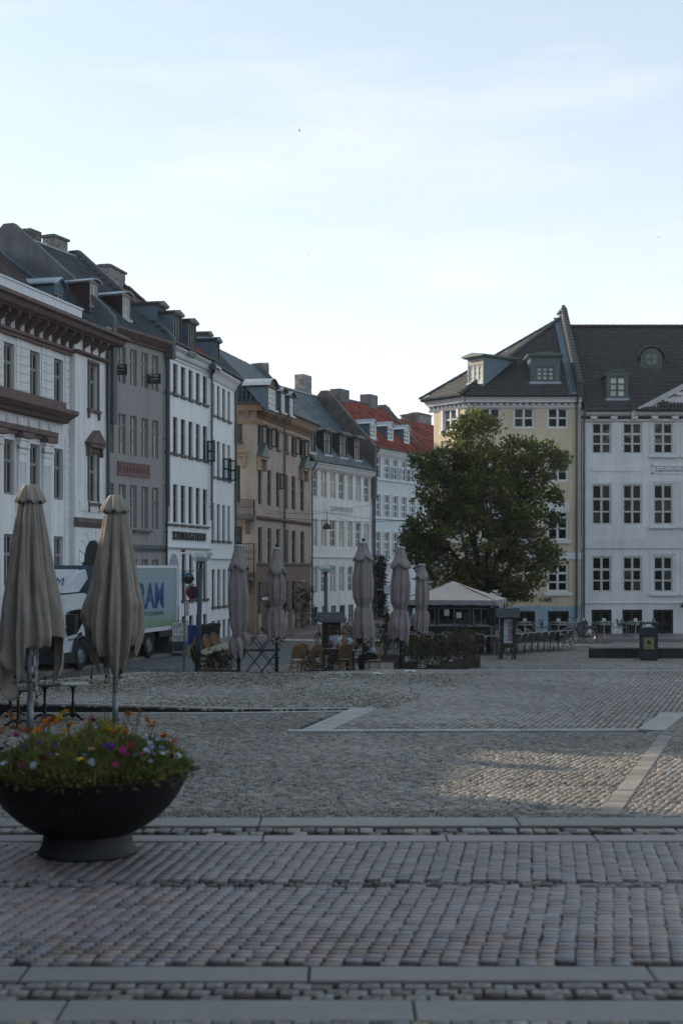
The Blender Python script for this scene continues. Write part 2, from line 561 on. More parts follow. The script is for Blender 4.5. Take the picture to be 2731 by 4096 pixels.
def window_meshes(w, h, cols, rows, thick, fm, gm, fr=0.07, mull=0.075, sub=0):
 key = (round(w, 2), round(h, 2), cols, tuple(rows), tuple(thick), fm, gm, sub)
 if key in _frame_cache: return _frame_cache[key]
 xs, zs = layout(w, h, cols, rows, fr, mull, thick)
 b = MB()
 b.box(0, fr, 0, .08, 0, h).box(w - fr, w, 0, .08, 0, h).box(fr, w - fr, .002, .078, h - fr, h).box(fr, w - fr, .002, .078, 0, fr)
 for i in range(cols - 1):
  b.box(xs[i][1], xs[i + 1][0], -.012, .072, fr + .001, h - fr - .001)
 for i in range(len(rows) - 1):
  th = i in thick
  for (x0, x1) in xs:
   b.box(x0, x1, -.006 if th else .012, .066, zs[i + 1][1], zs[i][0])
 if sub:                                                # extra thin upright bars inside each light
  for (x0, x1) in xs:
   for (z0, z1) in zs:
    xm = (x0 + x1) / 2
    b.box(xm - .012, xm + .012, .014, .06, z0, z1)
 # sash rails round each light give the joinery its shadow lines
 for (x0, x1) in xs:
  for (z0, z1) in zs:
   t = .022
   if x1 - x0 > .16:
    b.box(x0, x0 + t, .02, .062, z0, z1).box(x1 - t, x1, .02, .062, z0, z1)
    b.box(x0 + t, x1 - t, .022, .06, z0, z0 + t).box(x0 + t, x1 - t, .022, .06, z1 - t, z1)
 fme = b.mesh('window_frame', M[fm])
 panes = []
 for (x0, x1) in xs:
  for (z0, z1) in zs:
   k2 = (round(x1 - x0, 2), round(z1 - z0, 2), gm)
   if k2 not in _pane_cache:
    _pane_cache[k2] = MB().box(0, x1 - x0, 0, .006, 0, z1 - z0).mesh('pane', M[gm])
   panes.append((_pane_cache[k2], x0, z0))
 _frame_cache[key] = (fme, panes)
 return _frame_cache[key]
def put_window(root, s0, s1, z0, z1, cols=2, rows=(.36, .32, .32), thick=(0,), fm='white_frame', gm='glass', y=0.11, sill=None, name='window', sub=0, fr=.07):
 fme, panes = window_meshes(s1 - s0, z1 - z0, cols, rows, thick, fm, gm, fr=fr, sub=sub)
 w = link(name, fme, root, (s0, y, z0))
 for (me, x, z) in panes:
  link('pane', me, w, (x, .04, z))
 if sill:
  MB().box(-.08, s1 - s0 + .08, -y - .09, 0, -.09, 0).box(-.05, s1 - s0 + .05, -y - .05, 0, -.13, -.09).build('sill', M[sill], w)
 return w
def wall_grid(mb, s0, s1, z0, z1, holes, rev=.12, m=0):
 xs = sorted({s0, s1, *[v for h in holes for v in (h[0], h[1])]})
 zs = sorted({z0, z1, *[v for h in holes for v in (h[2], h[3])]})
 xs = [x for i, x in enumerate(xs) if i == 0 or x - xs[i - 1] > 1e-5]
 zs = [x for i, x in enumerate(zs) if i == 0 or x - zs[i - 1] > 1e-5]
 idx = {}
 V, F = [], []
 def vid(i, j):
  if (i, j) not in idx:
   idx[(i, j)] = len(V)
   V.append((xs[i], 0, zs[j]))
  return idx[(i, j)]
 for i in range(len(xs) - 1):
  xc = (xs[i] + xs[i + 1]) / 2
  for j in range(len(zs) - 1):
   zc = (zs[j] + zs[j + 1]) / 2
   if any(h[0] < xc < h[1] and h[2] < zc < h[3] for h in holes): continue
   F.append((vid(i, j), vid(i + 1, j), vid(i + 1, j + 1), vid(i, j + 1)))
 mb.add(V, F, m)
 for h in holes:
  a, b, c, d = h[:4]
  mb.add([(a, 0, c), (b, 0, c), (b, 0, d), (a, 0, d), (a, rev, c), (b, rev, c), (b, rev, d), (a, rev, d)],
               [(0, 4, 7, 3), (1, 2, 6, 5), (3, 7, 6, 2), (0, 1, 5, 4)], m)
def house(name, fac, s0, s1, z1, wm, holes, label, cat='building', group=None, z0=-1.3, depth=9.0, rev=.12, front_only=False):
 root = empty(name, (fac.o.x, fac.o.y, 0), fac.rz, label, cat, group)
 mb = MB()
 wall_grid(mb, s0, s1, z0, z1, holes, rev)
 d = depth
 mb.add([(s0, 0, z0), (s0, d, z0), (s0, d, z1), (s0, 0, z1)], [(0, 3, 2, 1)])
 mb.add([(s1, 0, z0), (s1, d, z0), (s1, d, z1), (s1, 0, z1)], [(0, 1, 2, 3)])
 mb.add([(s0, d, z0), (s1, d, z0), (s1, d, z1), (s0, d, z1)], [(0, 3, 2, 1)])
 mb.add([(s0, 0, z1), (s1, 0, z1), (s1, d, z1), (s0, d, z1)], [(0, 1, 2, 3)])
 # dark inner box right behind the windows so that nothing shines through
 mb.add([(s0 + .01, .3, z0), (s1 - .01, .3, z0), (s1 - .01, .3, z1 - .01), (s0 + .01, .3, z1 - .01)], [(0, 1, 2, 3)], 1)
 mb.build('wall', [M[wm], M['dark_void']], root)
 return root
# ------------------------------------------------------------------ pieces: tiles, bricks, setts
def pieces(name, parent, template, mats_, cap=300, near=None):
 """template list of (verts (n,3), faces list-of-quads, matrices (k,4,4), tones (k,)); the largest-showing cap pieces are objects of
 their own and the rest one joined part"""
 V, F = template[0], template[1]
 Ms, tones = template[2], template[3]
 k = len(Ms)
 if k == 0: return
 order = np.argsort(near) if near is not None else np.arange(k)
 one = order[:cap]
 rest = order[cap:]
 ntone = 6
 lev = np.quantile(tones, np.linspace(.08, .92, ntone)) if tones.ndim == 1 else None
 mes = []
 for t in range(ntone):
  if lev is not None: tt = np.full(len(V), lev[t])
  else:
   rnd_i = NPR.integers(0, k)
   tt = np.repeat(tones[rnd_i][None], len(V), 0)
  mes.append(np_mesh(name, V, F, mats_, tone=tt))
 for i in one:
  j = int(np.argmin(abs(lev - tones[i]))) if lev is not None else int(NPR.integers(0, ntone))
  o = bpy.data.objects.new(name, mes[j])
  COL.objects.link(o)
  o.parent = parent
  o.matrix_local = Matrix(Ms[i].tolist())
 if len(rest):
  Mr = Ms[rest]
  V4 = np.concatenate([V, np.ones((len(V), 1))], 1)
  VV = np.einsum('kij,nj->kni', Mr, V4)[:, :, :3].reshape(-1, 3)
  FF = (F[None] + (np.arange(len(rest)) * len(V))[:, None, None]).reshape(-1, F.shape[1])
  tr = tones[rest]
  tt = np.repeat(tr, len(V), 0)
  o = link(name, np_mesh(name + '_field', VV, FF, mats_, tone=tt), parent)
  o['kind'] = 'stuff'
def pantile(w, l):
 xs = np.linspace(0, 1, 6)
 prof = np.array([.030, .006, -.006, .012, .072, .062]) * (w / .24)
 V, F = [], []
 for (y, dz) in ((0, .03), (l * 1.12, .0)):
  for x, p in zip(xs, prof): V.append((x * w * 1.06, y, p + dz))
 for x, p in zip(xs, prof): V.append((x * w * 1.06, .004, p - .012))
 n = 6
 for i in range(n - 1):
  F.append((i, i + 1, n + i + 1, n + i))
  F.append((2 * n + i, 2 * n + i + 1, i + 1, i))
 return np.array(V), np.array(F)
def slate_tile(w, l):
 w2 = w * .985
 V = [(0, 0, .022), (w2, 0, .022), (w2, l * 1.3, .002), (0, l * 1.3, .002), (0, 0, .0), (w2, 0, .0), (w2, l, -.01), (0, l, -.01)]
 F = [(0, 1, 2, 3), (4, 5, 1, 0), (5, 6, 2, 1), (7, 4, 0, 3)]
 return np.array(V), np.array(F)
def in_poly(P, poly):
 x, y = P[:, 0], P[:, 1]
 ins = np.zeros(len(P), bool)
 n = len(poly)
 for i in range(n):
  x0, y0 = poly[i]
  x1, y1 = poly[(i + 1) % n]
  c = ((y0 > y) != (y1 > y)) & (x < (x1 - x0) * (y - y0) / (y1 - y0 + 1e-12) + x0)
  ins ^= c
 return ins
def tiled_plane(root, P, eave, kind, w, l, mm, name='tile', holes=(), cap=300, base='zinc_dark', jit=.1, fac=None, far_keep=True, stagger=False):
 """P: local corners of a planar roof polygon, its first edge being the eave (left to right); tiles follow the eave"""
 P = [Vector(p) for p in P]
 ux = (P[1] - P[0]).normalized()
 nn = (P[1] - P[0]).cross(P[-1] - P[0]).normalized()
 uy = nn.cross(ux).normalized()
 poly = [((p - P[0]).dot(ux), (p - P[0]).dot(uy)) for p in P]
 b = MB()
 b.add([p + nn * -.015 for p in P] + [p - nn * .1 for p in P],
          [tuple(range(len(P)))] + [tuple(range(2 * len(P) - 1, len(P) - 1, -1))] + [(i, len(P) + i, len(P) + (i + 1) % len(P), (i + 1) % len(P)) for i in range(len(P))])
 roof = b.build('roof', M[base], root)
 x0 = min(p[0] for p in poly)
 x1 = max(p[0] for p in poly)
 y1 = max(p[1] for p in poly)
 nx, ny = int((x1 - x0) / w) + 2, int(y1 / l) + 1
 gx, gy = np.meshgrid(np.arange(nx), np.arange(ny))
 gx, gy = gx.ravel().astype(float), gy.ravel().astype(float)
 off = (gy % 2) * .5 if stagger else 0
 C = np.stack([x0 + (gx + off + .0) * w, gy * l - .03], 1)
 cen = C + np.array([w / 2, l / 2])
 keep = in_poly(cen, poly)
 cen3 = np.array(P[0]) + cen[:, :1] * np.array(ux) + cen[:, 1:] * np.array(uy)
 for (a0, a1, b0, b1, zlo, zhi) in holes:               # cut-outs (x range, z range) where dormers stand
  keep &= ~((cen3[:, 0] > a0) & (cen3[:, 0] < a1) & (cen3[:, 2] > zlo) & (cen3[:, 2] < zhi))
 C = C[keep]
 k = len(C)
 Ms = np.zeros((k, 4, 4))
 Ms[:, 3, 3] = 1
 tilt = NPR.normal(0, jit * .06, (k, 2))
 X = np.array(ux)[None] + tilt[:, :1] * np.array(nn)[None]
 Y = np.array(uy)[None] + tilt[:, 1:] * np.array(nn)[None]
 Ms[:, :3, 0] = X
 Ms[:, :3, 1] = Y
 Ms[:, :3, 2] = np.array(nn)
 Ms[:, :3, 3] = np.array(P[0]) + C[:, :1] * np.array(ux) + C[:, 1:] * np.array(uy) + NPR.normal(0, .004, (k, 1)) * np.array(nn)
 V, F = pantile(w, l) if kind == 'pan' else slate_tile(w, l)
 tones = np.clip(NPR.normal(1, .30, k) + (NPR.random(k) < .04) * .5, .4, 1.9)
 # nearest to the camera show largest
 mw = Matrix.Translation((root.location.x, root.location.y, 0)) @ Matrix.Rotation(root.rotation_euler.z, 4, 'Z')
 if root.parent: mw = Matrix.Translation((root.parent.location.x, root.parent.location.y, 0)) @ Matrix.Rotation(root.parent.rotation_euler.z, 4, 'Z') @ mw
 wp = np.array(mw)[:3, :3] @ Ms[:, :3, 3].T
 wp = wp.T + np.array(mw)[:3, 3]
 near = np.linalg.norm(wp - np.array([0, 0, EYE]), axis=1)
 u = wp[:, 0] / np.maximum(wp[:, 1], 1) * FPX
 near = near + 500 * (np.abs(u) > CX)
 pieces(name, root, (V, F, Ms, tones), M[mm], cap=cap, near=near)
 return roof
def ridge_tiles(root, a, b, mm, r=.11, name='ridge_tile', step=.36):
 a, b = Vector(a), Vector(b)
 n = max(2, int((b - a).length / step))
 d = (b - a) / n
 L = d.length
 mb = MB()
 pts = []
 k = 6
 for (t, rr) in ((0, r * 1.12), (L * 1.06, r * .95)):
  for j in range(k + 1):
   an = math.pi * j / k
   pts.append((t, rr * math.cos(an), rr * math.sin(an) * .9))
 mb.add(pts, [(j, j + 1, k + 2 + j, k + 1 + j) for j in range(k)] + [tuple(range(k, -1, -1))])
 me = mb.mesh(name, M[mm])
 rot = d.to_track_quat('X', 'Z')
 for i in range(n):
  o = link(name, me, root, a + d * i)
  o.rotation_mode = 'QUATERNION'
  o.rotation_quaternion = rot
def gable_wall(root, s, th, prof, mm, name='gable_wall', cope=None):
 """a fire wall standing above the roof: prof = (y, z) outline in the plane x = s"""
 b = MB().prism(prof, s, s + th, 'x')
 o = b.build(name, M[mm], root)
 return o
def chimney(root, x0, x1, y0, y1, z0, z1, mm='brick_white', cap=True, bricks=True):
 if bricks:
  bw, bh = .24, .085
  c = MB().box(x0 + .015, x1 - .015, y0 + .015, y1 - .015, z0, z1).build('chimney', M['mortar'], root)
  Ms = []
  ny = int((z1 - z0) / bh)
  for iz in range(ny):
   z = z0 + iz * bh
   for face in range(2):
    L = (x1 - x0) if face == 0 else (y1 - y0)
    off = -.12 if iz % 2 else 0
    x = off
    while x < L - .01:
     a, e = max(0, x), min(L, x + bw)
     x += bw
     if e - a < .05: continue
     if face == 0: m_ = (x0 + a, y0, z, e - a - .014, .05)
     else: m_ = (x1 - .05, y0 + a, z, .05, e - a - .014)
     Ms.append(m_)
     if face == 1: Ms.append((x0, y0 + a, z, .05, e - a - .014))
  k = len(Ms)
  T = np.zeros((k, 4, 4))
  for i, (a, b_, z, sx, sy) in enumerate(Ms):
   T[i] = np.diag([sx, sy, bh - .013, 1])
   T[i][:3, 3] = (a + random.uniform(-.006, .006), b_ + random.uniform(-.006, .006), z)
  V = np.array([(0, 0, 0), (1, 0, 0), (1, 1, 0), (0, 1, 0), (0, 0, 1), (1, 0, 1), (1, 1, 1), (0, 1, 1)], float)
  F = np.array([(0, 3, 2, 1), (4, 5, 6, 7), (0, 1, 5, 4), (1, 2, 6, 5), (2, 3, 7, 6), (3, 0, 4, 7)])
  pieces('brick', c, (V, F, T, np.clip(NPR.normal(1, .2, k), .4, 1.6)), M[mm], cap=0)
 else:
  c = MB().box(x0, x1, y0, y1, z0, z1).build('chimney', M[mm], root)
 if cap:
  MB().box(x0 - .07, x1 + .07, y0 - .07, y1 + .07, z1, z1 + .1).box(x0 + .1, x1 - .1, y0 + .1, y1 - .1, z1 + .1, z1 + .16).build('chimney_cap', M['cement'], c)
 return c
def dormer(root, fac, rp, rn, xl, xr, yt, yb, px_k, style='flat', side='zinc', front='dorm_green', wf='dorm_green', cols=2, rows=(.5, .5), top='zinc_dark', gm='glass', fr=.06, thick=(), sub=0, mar=(.1, .1, .16), over=.14):
 """front given in photo pixels (left, right, top, bottom); rp, rn: a point and the normal of the roof plane"""
 p = fac.hit((xl + xr) / 2, yb, rp, rn)
 y = p.y
 s0, s1 = fac.s_at(xl, y), fac.s_at(xr, y)
 z0, z1 = p.z, fac.z_at((xl + xr) / 2, yt, y)
 rn = Vector(rn)
 # depth at which the roof plane reaches the dormer's top
 yd = (rn.dot(Vector(rp)) - rn.x * p.x - rn.z * z1) / rn.y
 d = empty('dormer', (0, 0, 0), 0, parent=root)
 w, h = s1 - s0, z1 - z0
 b = MB()
 b.add([(s0, y, z0 - .2), (s0, yd, z1), (s0, y, z1), (s1, y, z0 - .2), (s1, yd, z1), (s1, y, z1)], [(0, 2, 1), (3, 4, 5), (0, 1, 4, 3)])
 b.build('cheek', M[side], d)
 ml, mr, mt = mar
 f = MB()
 wall_holes = [(s0 + ml, s1 - mr, z0 + .1, z1 - mt)]
 wall_grid(f, s0, s1, z0 - .2, z1, wall_holes, .08)
 fo = f.build('front', M[front], d, loc=(0, y - .003, 0))
 put_window(d, s0 + ml, s1 - mr, z0 + .1, z1 - mt, cols, rows, thick, wf, gm, y=y + .03, fr=fr, sub=sub)
 MB().box(s0 - .05, s1 + .05, y - .08, y - .004, z0 - .06, z0 + .05).build('sill', M['lead'], d)
 r = MB()
 o = over
 if style == 'flat':
  r.box(s0 - o, s1 + o, y - o * 1.2, yd + .05, z1, z1 + .08).box(s0 - o * .6, s1 + o * .6, y - o * .8, yd, z1 - .05, z1)
  r.prism([(s0 - o, z1 + .08), (s1 + o, z1 + .08), ((s0 + s1) / 2, z1 + .2)], y - o * 1.2, yd + .05, 'y')
 elif style == 'gable':
  g = w * .34
  r.prism([(s0 - o, z1), (s1 + o, z1), ((s0 + s1) / 2, z1 + g)], y - .02, yd + .25, 'y', 1)
  r.add([(s0 - o, y - o, z1 - .02), (s0 - o, yd + .3, z1 - .02), ((s0 + s1) / 2, yd + .6, z1 + g + .04), ((s0 + s1) / 2, y - o, z1 + g + .04), (s1 + o, y - o, z1 - .02), (s1 + o, yd + .3, z1 - .02)],
              [(0, 1, 2, 3), (3, 2, 5, 4)])
  r.add([(s0 - o, y - o, z1 - .09), ((s0 + s1) / 2, y - o, z1 + g - .03), ((s0 + s1) / 2, y - o, z1 + g + .04), (s0 - o, y - o, z1 - .02), (s1 + o, y - o, z1 - .09), (s1 + o, y - o, z1 - .02)],
              [(0, 1, 2, 3), (1, 4, 5, 2)], 1)
 else:                                                  # arched top
  k = 9
  g = w * .26
  arc = [(s0 - o + (w + 2 * o) * i / k, z1 + g * math.sin(math.pi * i / k) ** .8) for i in range(k + 1)]
  r.prism(arc, y - .02, yd + .2, 'y', 1)
  low = [(x, z + .06) for x, z in arc]
  n = k + 1
  vs = [(x, y - o, z) for x, z in low] + [(x, yd + .3, z) for x, z in low] + [(x, y - o, z - .07) for x, z in low]
  r.add(vs, [(i, i + 1, n + i + 1, n + i) for i in range(k)])
  r.add(vs, [(2 * n + i, 2 * n + i + 1, i + 1, i) for i in range(k)], 1)
 r.build('dormer_roof', [M[top], M[front]], d)
 return (s0 - .05, s1 + .05, 0, 0, z0 - .1, z1)
def gutter(root, s0, s1, y, z, r=.075, mm='pipe'):
 k = 6
 V, F = [], []
 for x in (s0, s1):
  for j in range(k + 1):
   a = math.pi + math.pi * j / k
   V.append((x, y + r * math.cos(a), z + r * math.sin(a)))
  for j in range(k + 1):
   a = 2 * math.pi - math.pi * j / k
   V.append((x, y + .85 * r * math.cos(a), z + .85 * r * math.sin(a)))
 n = 2 * (k + 1)
 F = [(j, (j + 1) % n, n + (j + 1) % n, n + j) for j in range(n)] + [tuple(range(n - 1, -1, -1)), tuple(range(n, 2 * n))]
 b = MB().add(V, F)
 x = s0 + .3
 while x < s1:
  b.box(x - .012, x + .012, y - r - .006, y + r, z - r - .012, z - r)
  b.box(x - .012, x + .012, y - r - .009, y - r - .001, z - r, z + .01)
  x += .8
 return b.build('gutter', M[mm], root)
def downpipe(root, s, z0, z1, y=-.1, r=.05, mm='pipe', swan=True, sy=-.4):
 b = MB()
 if swan: b.tube([(s, sy, z1), (s, sy + .02, z1 - .15), (s, y, z1 - .55), (s, y, z1 - .8), (s, y, z0)], r, 8)
 else: b.tube([(s, y, z1), (s, y, z0)], r, 8)
 z = z0 + .6
 while z < z1 - 1:
  b.tube([(s, y, z), (s, y, z + .05)], r * 1.25, 8)
  b.box(s - .015, s + .015, y, 0.02, z, z + .03)
  z += 1.9
 return b.build('downpipe', M[mm], root)
def cornice(root, s0, s1, z, prof, mm, name='cornice'):
 """prof: list of (projection, z-offset) from top down, closed against the wall"""
 poly = [(0.02, prof[0][1] + z)] + [(-p, z + o) for p, o in prof] + [(0.02, prof[-1][1] + z)]
 return MB().prism(poly, s0, s1, 'x').build(name, M[mm], root)
def dentils(root, s0, s1, z0, z1, step, w, proj, mm, name='dentil'):
 n = int((s1 - s0) / step)
 me = MB().box(0, w, -proj, 0.0, 0, z1 - z0).mesh(name, M[mm])
 st = (s1 - s0) / n
 for i in range(n):
  link(name, me, root, (s0 + st * (i + .5) - w / 2, 0, z0))
# ------------------------------------------------------------------ ground
M['soil'] = mat('mossy_joint_sand', (0.022, 0.020, 0.016), 1.0, spec=0.1, col2=(0.026, 0.032, 0.012), vscale=0.55, bump=0.3, bscale=25)
M['soil_dark'] = mat('dark_joint_sand', (0.028, 0.027, 0.026), 1.0, spec=0.1, var=0.3, vscale=3)
M['sett'] = mat('granite_sett', (0.212, 0.188, 0.170), 0.55, spec=0.45, tone=True, var=0.22, vscale=1.1, bump=0.18, bscale=40)
M['paver'] = mat('worn_pink_grey_paver', (0.205, 0.168, 0.164), 0.45, spec=0.45, tone=True, col2=(0.150, 0.134, 0.139), vscale=0.55, bump=0.3, bscale=28)
M['slab'] = mat('granite_kerb', (0.170, 0.152, 0.145), 0.5, spec=0.4, var=0.18, vscale=3.0, bump=0.2, bscale=60, rnd=0.1)
M['slab_pale'] = mat('pale_platform_slab', (0.30, 0.285, 0.27), 0.55, spec=0.4, var=0.2, vscale=2.5, bump=0.2, bscale=60, rnd=0.12)
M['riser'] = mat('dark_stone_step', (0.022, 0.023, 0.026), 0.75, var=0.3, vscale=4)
M['asphalt'] = mat('worn_road', (0.135, 0.135, 0.14), 0.7, spec=0.3, var=0.2, vscale=0.6, bump=0.3, bscale=30)
_nt = M['asphalt'].node_tree
_b = _nt.nodes['Principled BSDF']
_src = _b.inputs['Base Color'].links[0].from_socket
_tc, _vo = _nt.nodes.new('ShaderNodeTexCoord'), _nt.nodes.new('ShaderNodeTexVoronoi')
_vo.inputs['Scale'].default_value = 6.5
_ve = _nt.nodes.new('ShaderNodeTexVoronoi')
_ve.feature = 'DISTANCE_TO_EDGE'
_ve.inputs['Scale'].default_value = 6.5
_mr, _ms = _nt.nodes.new('ShaderNodeMapRange'), _nt.nodes.new('ShaderNodeMixRGB')
_mr.inputs['From Max'].default_value = .10
_mr.inputs['To Min'].default_value = .35
_ms.blend_type = 'MULTIPLY'
_ms.inputs['Fac'].default_value = 1
_mv = _nt.nodes.new('ShaderNodeMixRGB')
_mv.blend_type = 'OVERLAY'
_mv.inputs['Fac'].default_value = .35
_bw = _nt.nodes.new('ShaderNodeRGBToBW')
for _v in (_vo, _ve): _nt.links.new(_tc.outputs['Object'], _v.inputs['Vector'])
_nt.links.new(_ve.outputs['Distance'], _mr.inputs['Value'])
_nt.links.new(_vo.outputs['Color'], _bw.inputs[0])
_nt.links.new(_src, _mv.inputs['Color1'])
_nt.links.new(_bw.outputs[0], _mv.inputs['Color2'])
_nt.links.new(_mv.outputs[0], _ms.inputs['Color1'])
_nt.links.new(_mr.outputs[0], _ms.inputs['Color2'])
_nt.links.new(_ms.outputs[0], _b.inputs['Base Color'])
_bp = _nt.nodes.new('ShaderNodeBump')
_bp.inputs['Strength'].default_value = .6
_bp.inputs['Distance'].default_value = .03
_nt.links.new(_mr.outputs[0], _bp.inputs['Height'])
_nt.links.new(_bp.outputs[0], _b.inputs['Normal'])
M['earth'] = mat('far_ground', (0.10, 0.10, 0.095), 0.95, var=0.2, vscale=0.05)
M['weed'] = mat('weed_green', (0.070, 0.085, 0.026), 0.85, spec=0.2, col2=(0.115, 0.11, 0.05), vscale=0.8)
tag(MB().add([(-290, -140, -2.2), (290, -140, -2.2), (290, 390, -2.2), (-290, 390, -2.2)], [(0, 1, 2, 3)]).build('ground', M['earth']), kind='structure')
def platz(x):
 """height of the raised platform: level with the paving on the right, a step up on the left"""
 return 0.012 + 0.150 * ss(-(x + 0.2) / 7.0)
# platform outline (plan), from photo pixels: near edge, diagonal slab bands, left edge with the step, far kerb
def gnd(px, py, z=0.0):
 d = (EYE - z) * FPX / (py - HY)
 return at(px, d, z)
PL = [gnd(1310, 2925), gnd(2540, 2921), gnd(2640, 2852), gnd(3600, 2850), gnd(3600, 2688), gnd(1500, 2684), gnd(620, 2688, .15), gnd(250, 2722, .15),
      gnd(-700, 2800, .16), gnd(-700, 2816, .16), gnd(0, 2816, .16), gnd(900, 2826, .1), gnd(1500, 2836)]
PLP = np.array([(p.x, p.y) for p in PL])
def sett_field(name, label_parent, P2, zf, sx, sy, ang, matk, tone_sd=.25, jit=.12, gap=.012, cap=300, dome=.010, warm=0.0, stagger=True, skew=0.0, rgb=True, depth=.05, hj=.004, gapy=None, bev=.10, tilt=1.0):
 """setts on a grid inside polygon P2 (n,2), laid along ang"""
 P2 = np.asarray(P2)
 c, s_ = math.cos(ang), math.sin(ang)
 Rm = np.array([[c, s_], [-s_, c]])
 L = P2 @ Rm.T
 x0, y0 = L.min(0)
 x1, y1 = L.max(0)
 nx, ny = int((x1 - x0) / sx) + 2, int((y1 - y0) / sy) + 2
 gx, gy = np.meshgrid(np.arange(nx), np.arange(ny))
 gx, gy = gx.ravel().astype(float), gy.ravel().astype(float)
 u = x0 + gx * sx + ((gy % 2) * sx * .5 if stagger else 0) + gy * sy * skew
 if skew: u = x0 + (u - x0) % (nx * sx)
 v = y0 + gy * sy
 u = u + NPR.normal(0, jit * sx * .35, len(u))
 v = v + NPR.normal(0, jit * sy * .35, len(u))
 W = np.stack([u, v], 1) @ Rm
 k = in_poly(W, P2)
 W = W[k]
 n = len(W)
 h = np.array([zf(x, y) for x, y in W]) + NPR.normal(0, hj, n)
 a = ang + NPR.normal(0, jit * .35, n)
 lx = (sx - gap) * (1 + NPR.normal(0, jit * .45, n)).clip(.7, 1.12)
 ly = (sy - (gap if gapy is None else gapy)) * (1 + NPR.normal(0, jit * .45, n)).clip(.7, 1.12)
 T = np.zeros((n, 4, 4))
 T[:, 0, 0] = np.cos(a) * lx
 T[:, 1, 0] = np.sin(a) * lx
 T[:, 0, 1] = -np.sin(a) * ly
 T[:, 1, 1] = np.cos(a) * ly
 T[:, 2, 2] = 1
 T[:, 3, 3] = 1
 T[:, 2, 0] = NPR.normal(0, .005 * tilt, n) * lx / .1
 T[:, 2, 1] = NPR.normal(0, .005 * tilt, n) * ly / .1
 T[:, :2, 3] = W
 T[:, 2, 3] = h
 i, e = .5, .5 - bev
 V = np.array([(-i, -i, -depth), (i, -i, -depth), (i, i, -depth), (-i, i, -depth), (-i, -i, -.012), (i, -i, -.012), (i, i, -.012), (-i, i, -.012),
                  (-e, -e, 0), (e, -e, 0), (e, e, 0), (-e, e, 0), (0, 0, dome)])
 F = [(0, 1, 5, 4), (1, 2, 6, 5), (2, 3, 7, 6), (3, 0, 4, 7), (4, 5, 9, 8), (5, 6, 10, 9), (6, 7, 11, 10), (7, 4, 8, 11)]
 F = np.array(F + [(8, 9, 12, 12), (9, 10, 12, 12), (10, 11, 12, 12), (11, 8, 12, 12)])
 if dome < .004:
  V = V[:12]
  F = np.concatenate([F[:8], [(8, 9, 10, 11)]])
 else:                                                   # split the cap in two quads folded on the diagonal
  F = np.concatenate([F[:8], [(8, 9, 10, 12), (8, 12, 10, 11)]])
 t = np.clip(NPR.normal(1, tone_sd, n) * (1 + .10 * np.sin(W[:, 0] * .9 + 1.3 * np.sin(W[:, 1] * .35)) + .08 * np.sin(W[:, 1] * 1.1 + W[:, 0] * .4)), .35, 1.7)
 if rgb:
  w = NPR.normal(0, .05, n) + warm
  tones = np.stack([t * (1 + w), t * (1 + w * .15), t * (1 - w)], 1)
 else: tones = t
 dist = np.linalg.norm(T[:, :3, 3] - np.array([0, 0, EYE]), axis=1)
 uu = T[:, 0, 3] / np.maximum(T[:, 1, 3], 1) * FPX
 low = (T[:, 2, 3] - EYE) / np.maximum(T[:, 1, 3], 1) * FPX < -1800
 dist = dist + 500 * ((np.abs(uu) > CX) | low)
 pieces(name, label_parent, (V, F, T, tones), M[matk], cap=cap, near=dist)
 return n
def sheet(name, P2, zf, matk, n=24, kind='structure', grow=0.0):
 P2 = np.asarray(P2)
 x0, y0 = P2.min(0) - grow
 x1, y1 = P2.max(0) + grow
 xs, ys = np.linspace(x0, x1, n), np.linspace(y0, y1, n)
 V = [(x, y, zf(x, y)) for y in ys for x in xs]
 F = [(j * n + i, j * n + i + 1, (j + 1) * n + i + 1, (j + 1) * n + i) for j in range(n - 1) for i in range(n - 1)]
 o = MB().add(V, F).build(name, M[matk], smooth=True)
 return tag(o, kind=kind)
def yd(py, z=0.0): return (EYE - z) * FPX / (py - HY)
flat = lambda x, y: 0.0
# --- near pavement: bands of pavers, kerbs and sett rows, from the bottom of the picture upwards
pav = tag(MB().add([(-30, -20, -.03), (30, -20, -.03), (30, yd(3262), -.03), (-30, yd(3262), -.03)], [(0, 1, 2, 3)]).build('pavement', M['soil_dark']), kind='structure')
def kerb_row(parent, y0, y1, joints, x0=-5.2, x1=5.2, zt=.004, name='kerb_stone', zb=-.1, matk='slab', gap=.014):
 xs = [x0] + sorted(joints) + [x1]
 for a, b in zip(xs[:-1], xs[1:]):
  m = MB()
  g, c = gap / 2, .012
  w, h = b - a - gap, y1 - y0 - gap
  V = [(0, 0, zb), (w, 0, zb), (w, h, zb), (0, h, zb), (0, 0, zt - c), (w, 0, zt - c), (w, h, zt - c), (0, h, zt - c), (c, c, zt), (w - c, c, zt), (w - c, h - c, zt), (c, h - c, zt)]
  F = [(0, 1, 5, 4), (1, 2, 6, 5), (2, 3, 7, 6), (3, 0, 4, 7), (4, 5, 9, 8), (5, 6, 10, 9), (6, 7, 11, 10), (7, 4, 8, 11), (8, 9, 10, 11)]
  m.add(V, F).build(name, M[matk], parent, loc=(a + g, y0 + g, random.uniform(-.003, .003)))
def jx(px, py): return (px - CX) / FPX * yd(py)
def rect(y0, y1, x0=-5.4, x1=5.4): return [(x0, y0), (x1, y0), (x1, y1), (x0, y1)]
yA = [yd(v) for v in (4086, 4000, 3925, 3865, 3548, 3530, 3368, 3340, 3304, 3270)]
sett_field('sett', pav, rect(yA[0] - .62, yA[0] - .01), flat, .135, .10, 0, 'sett', cap=0, tone_sd=.3, dome=.008)
kerb_row(pav, yA[0], yA[1], [jx(250, 4040), jx(1655, 4040), -4.2, 3.6])
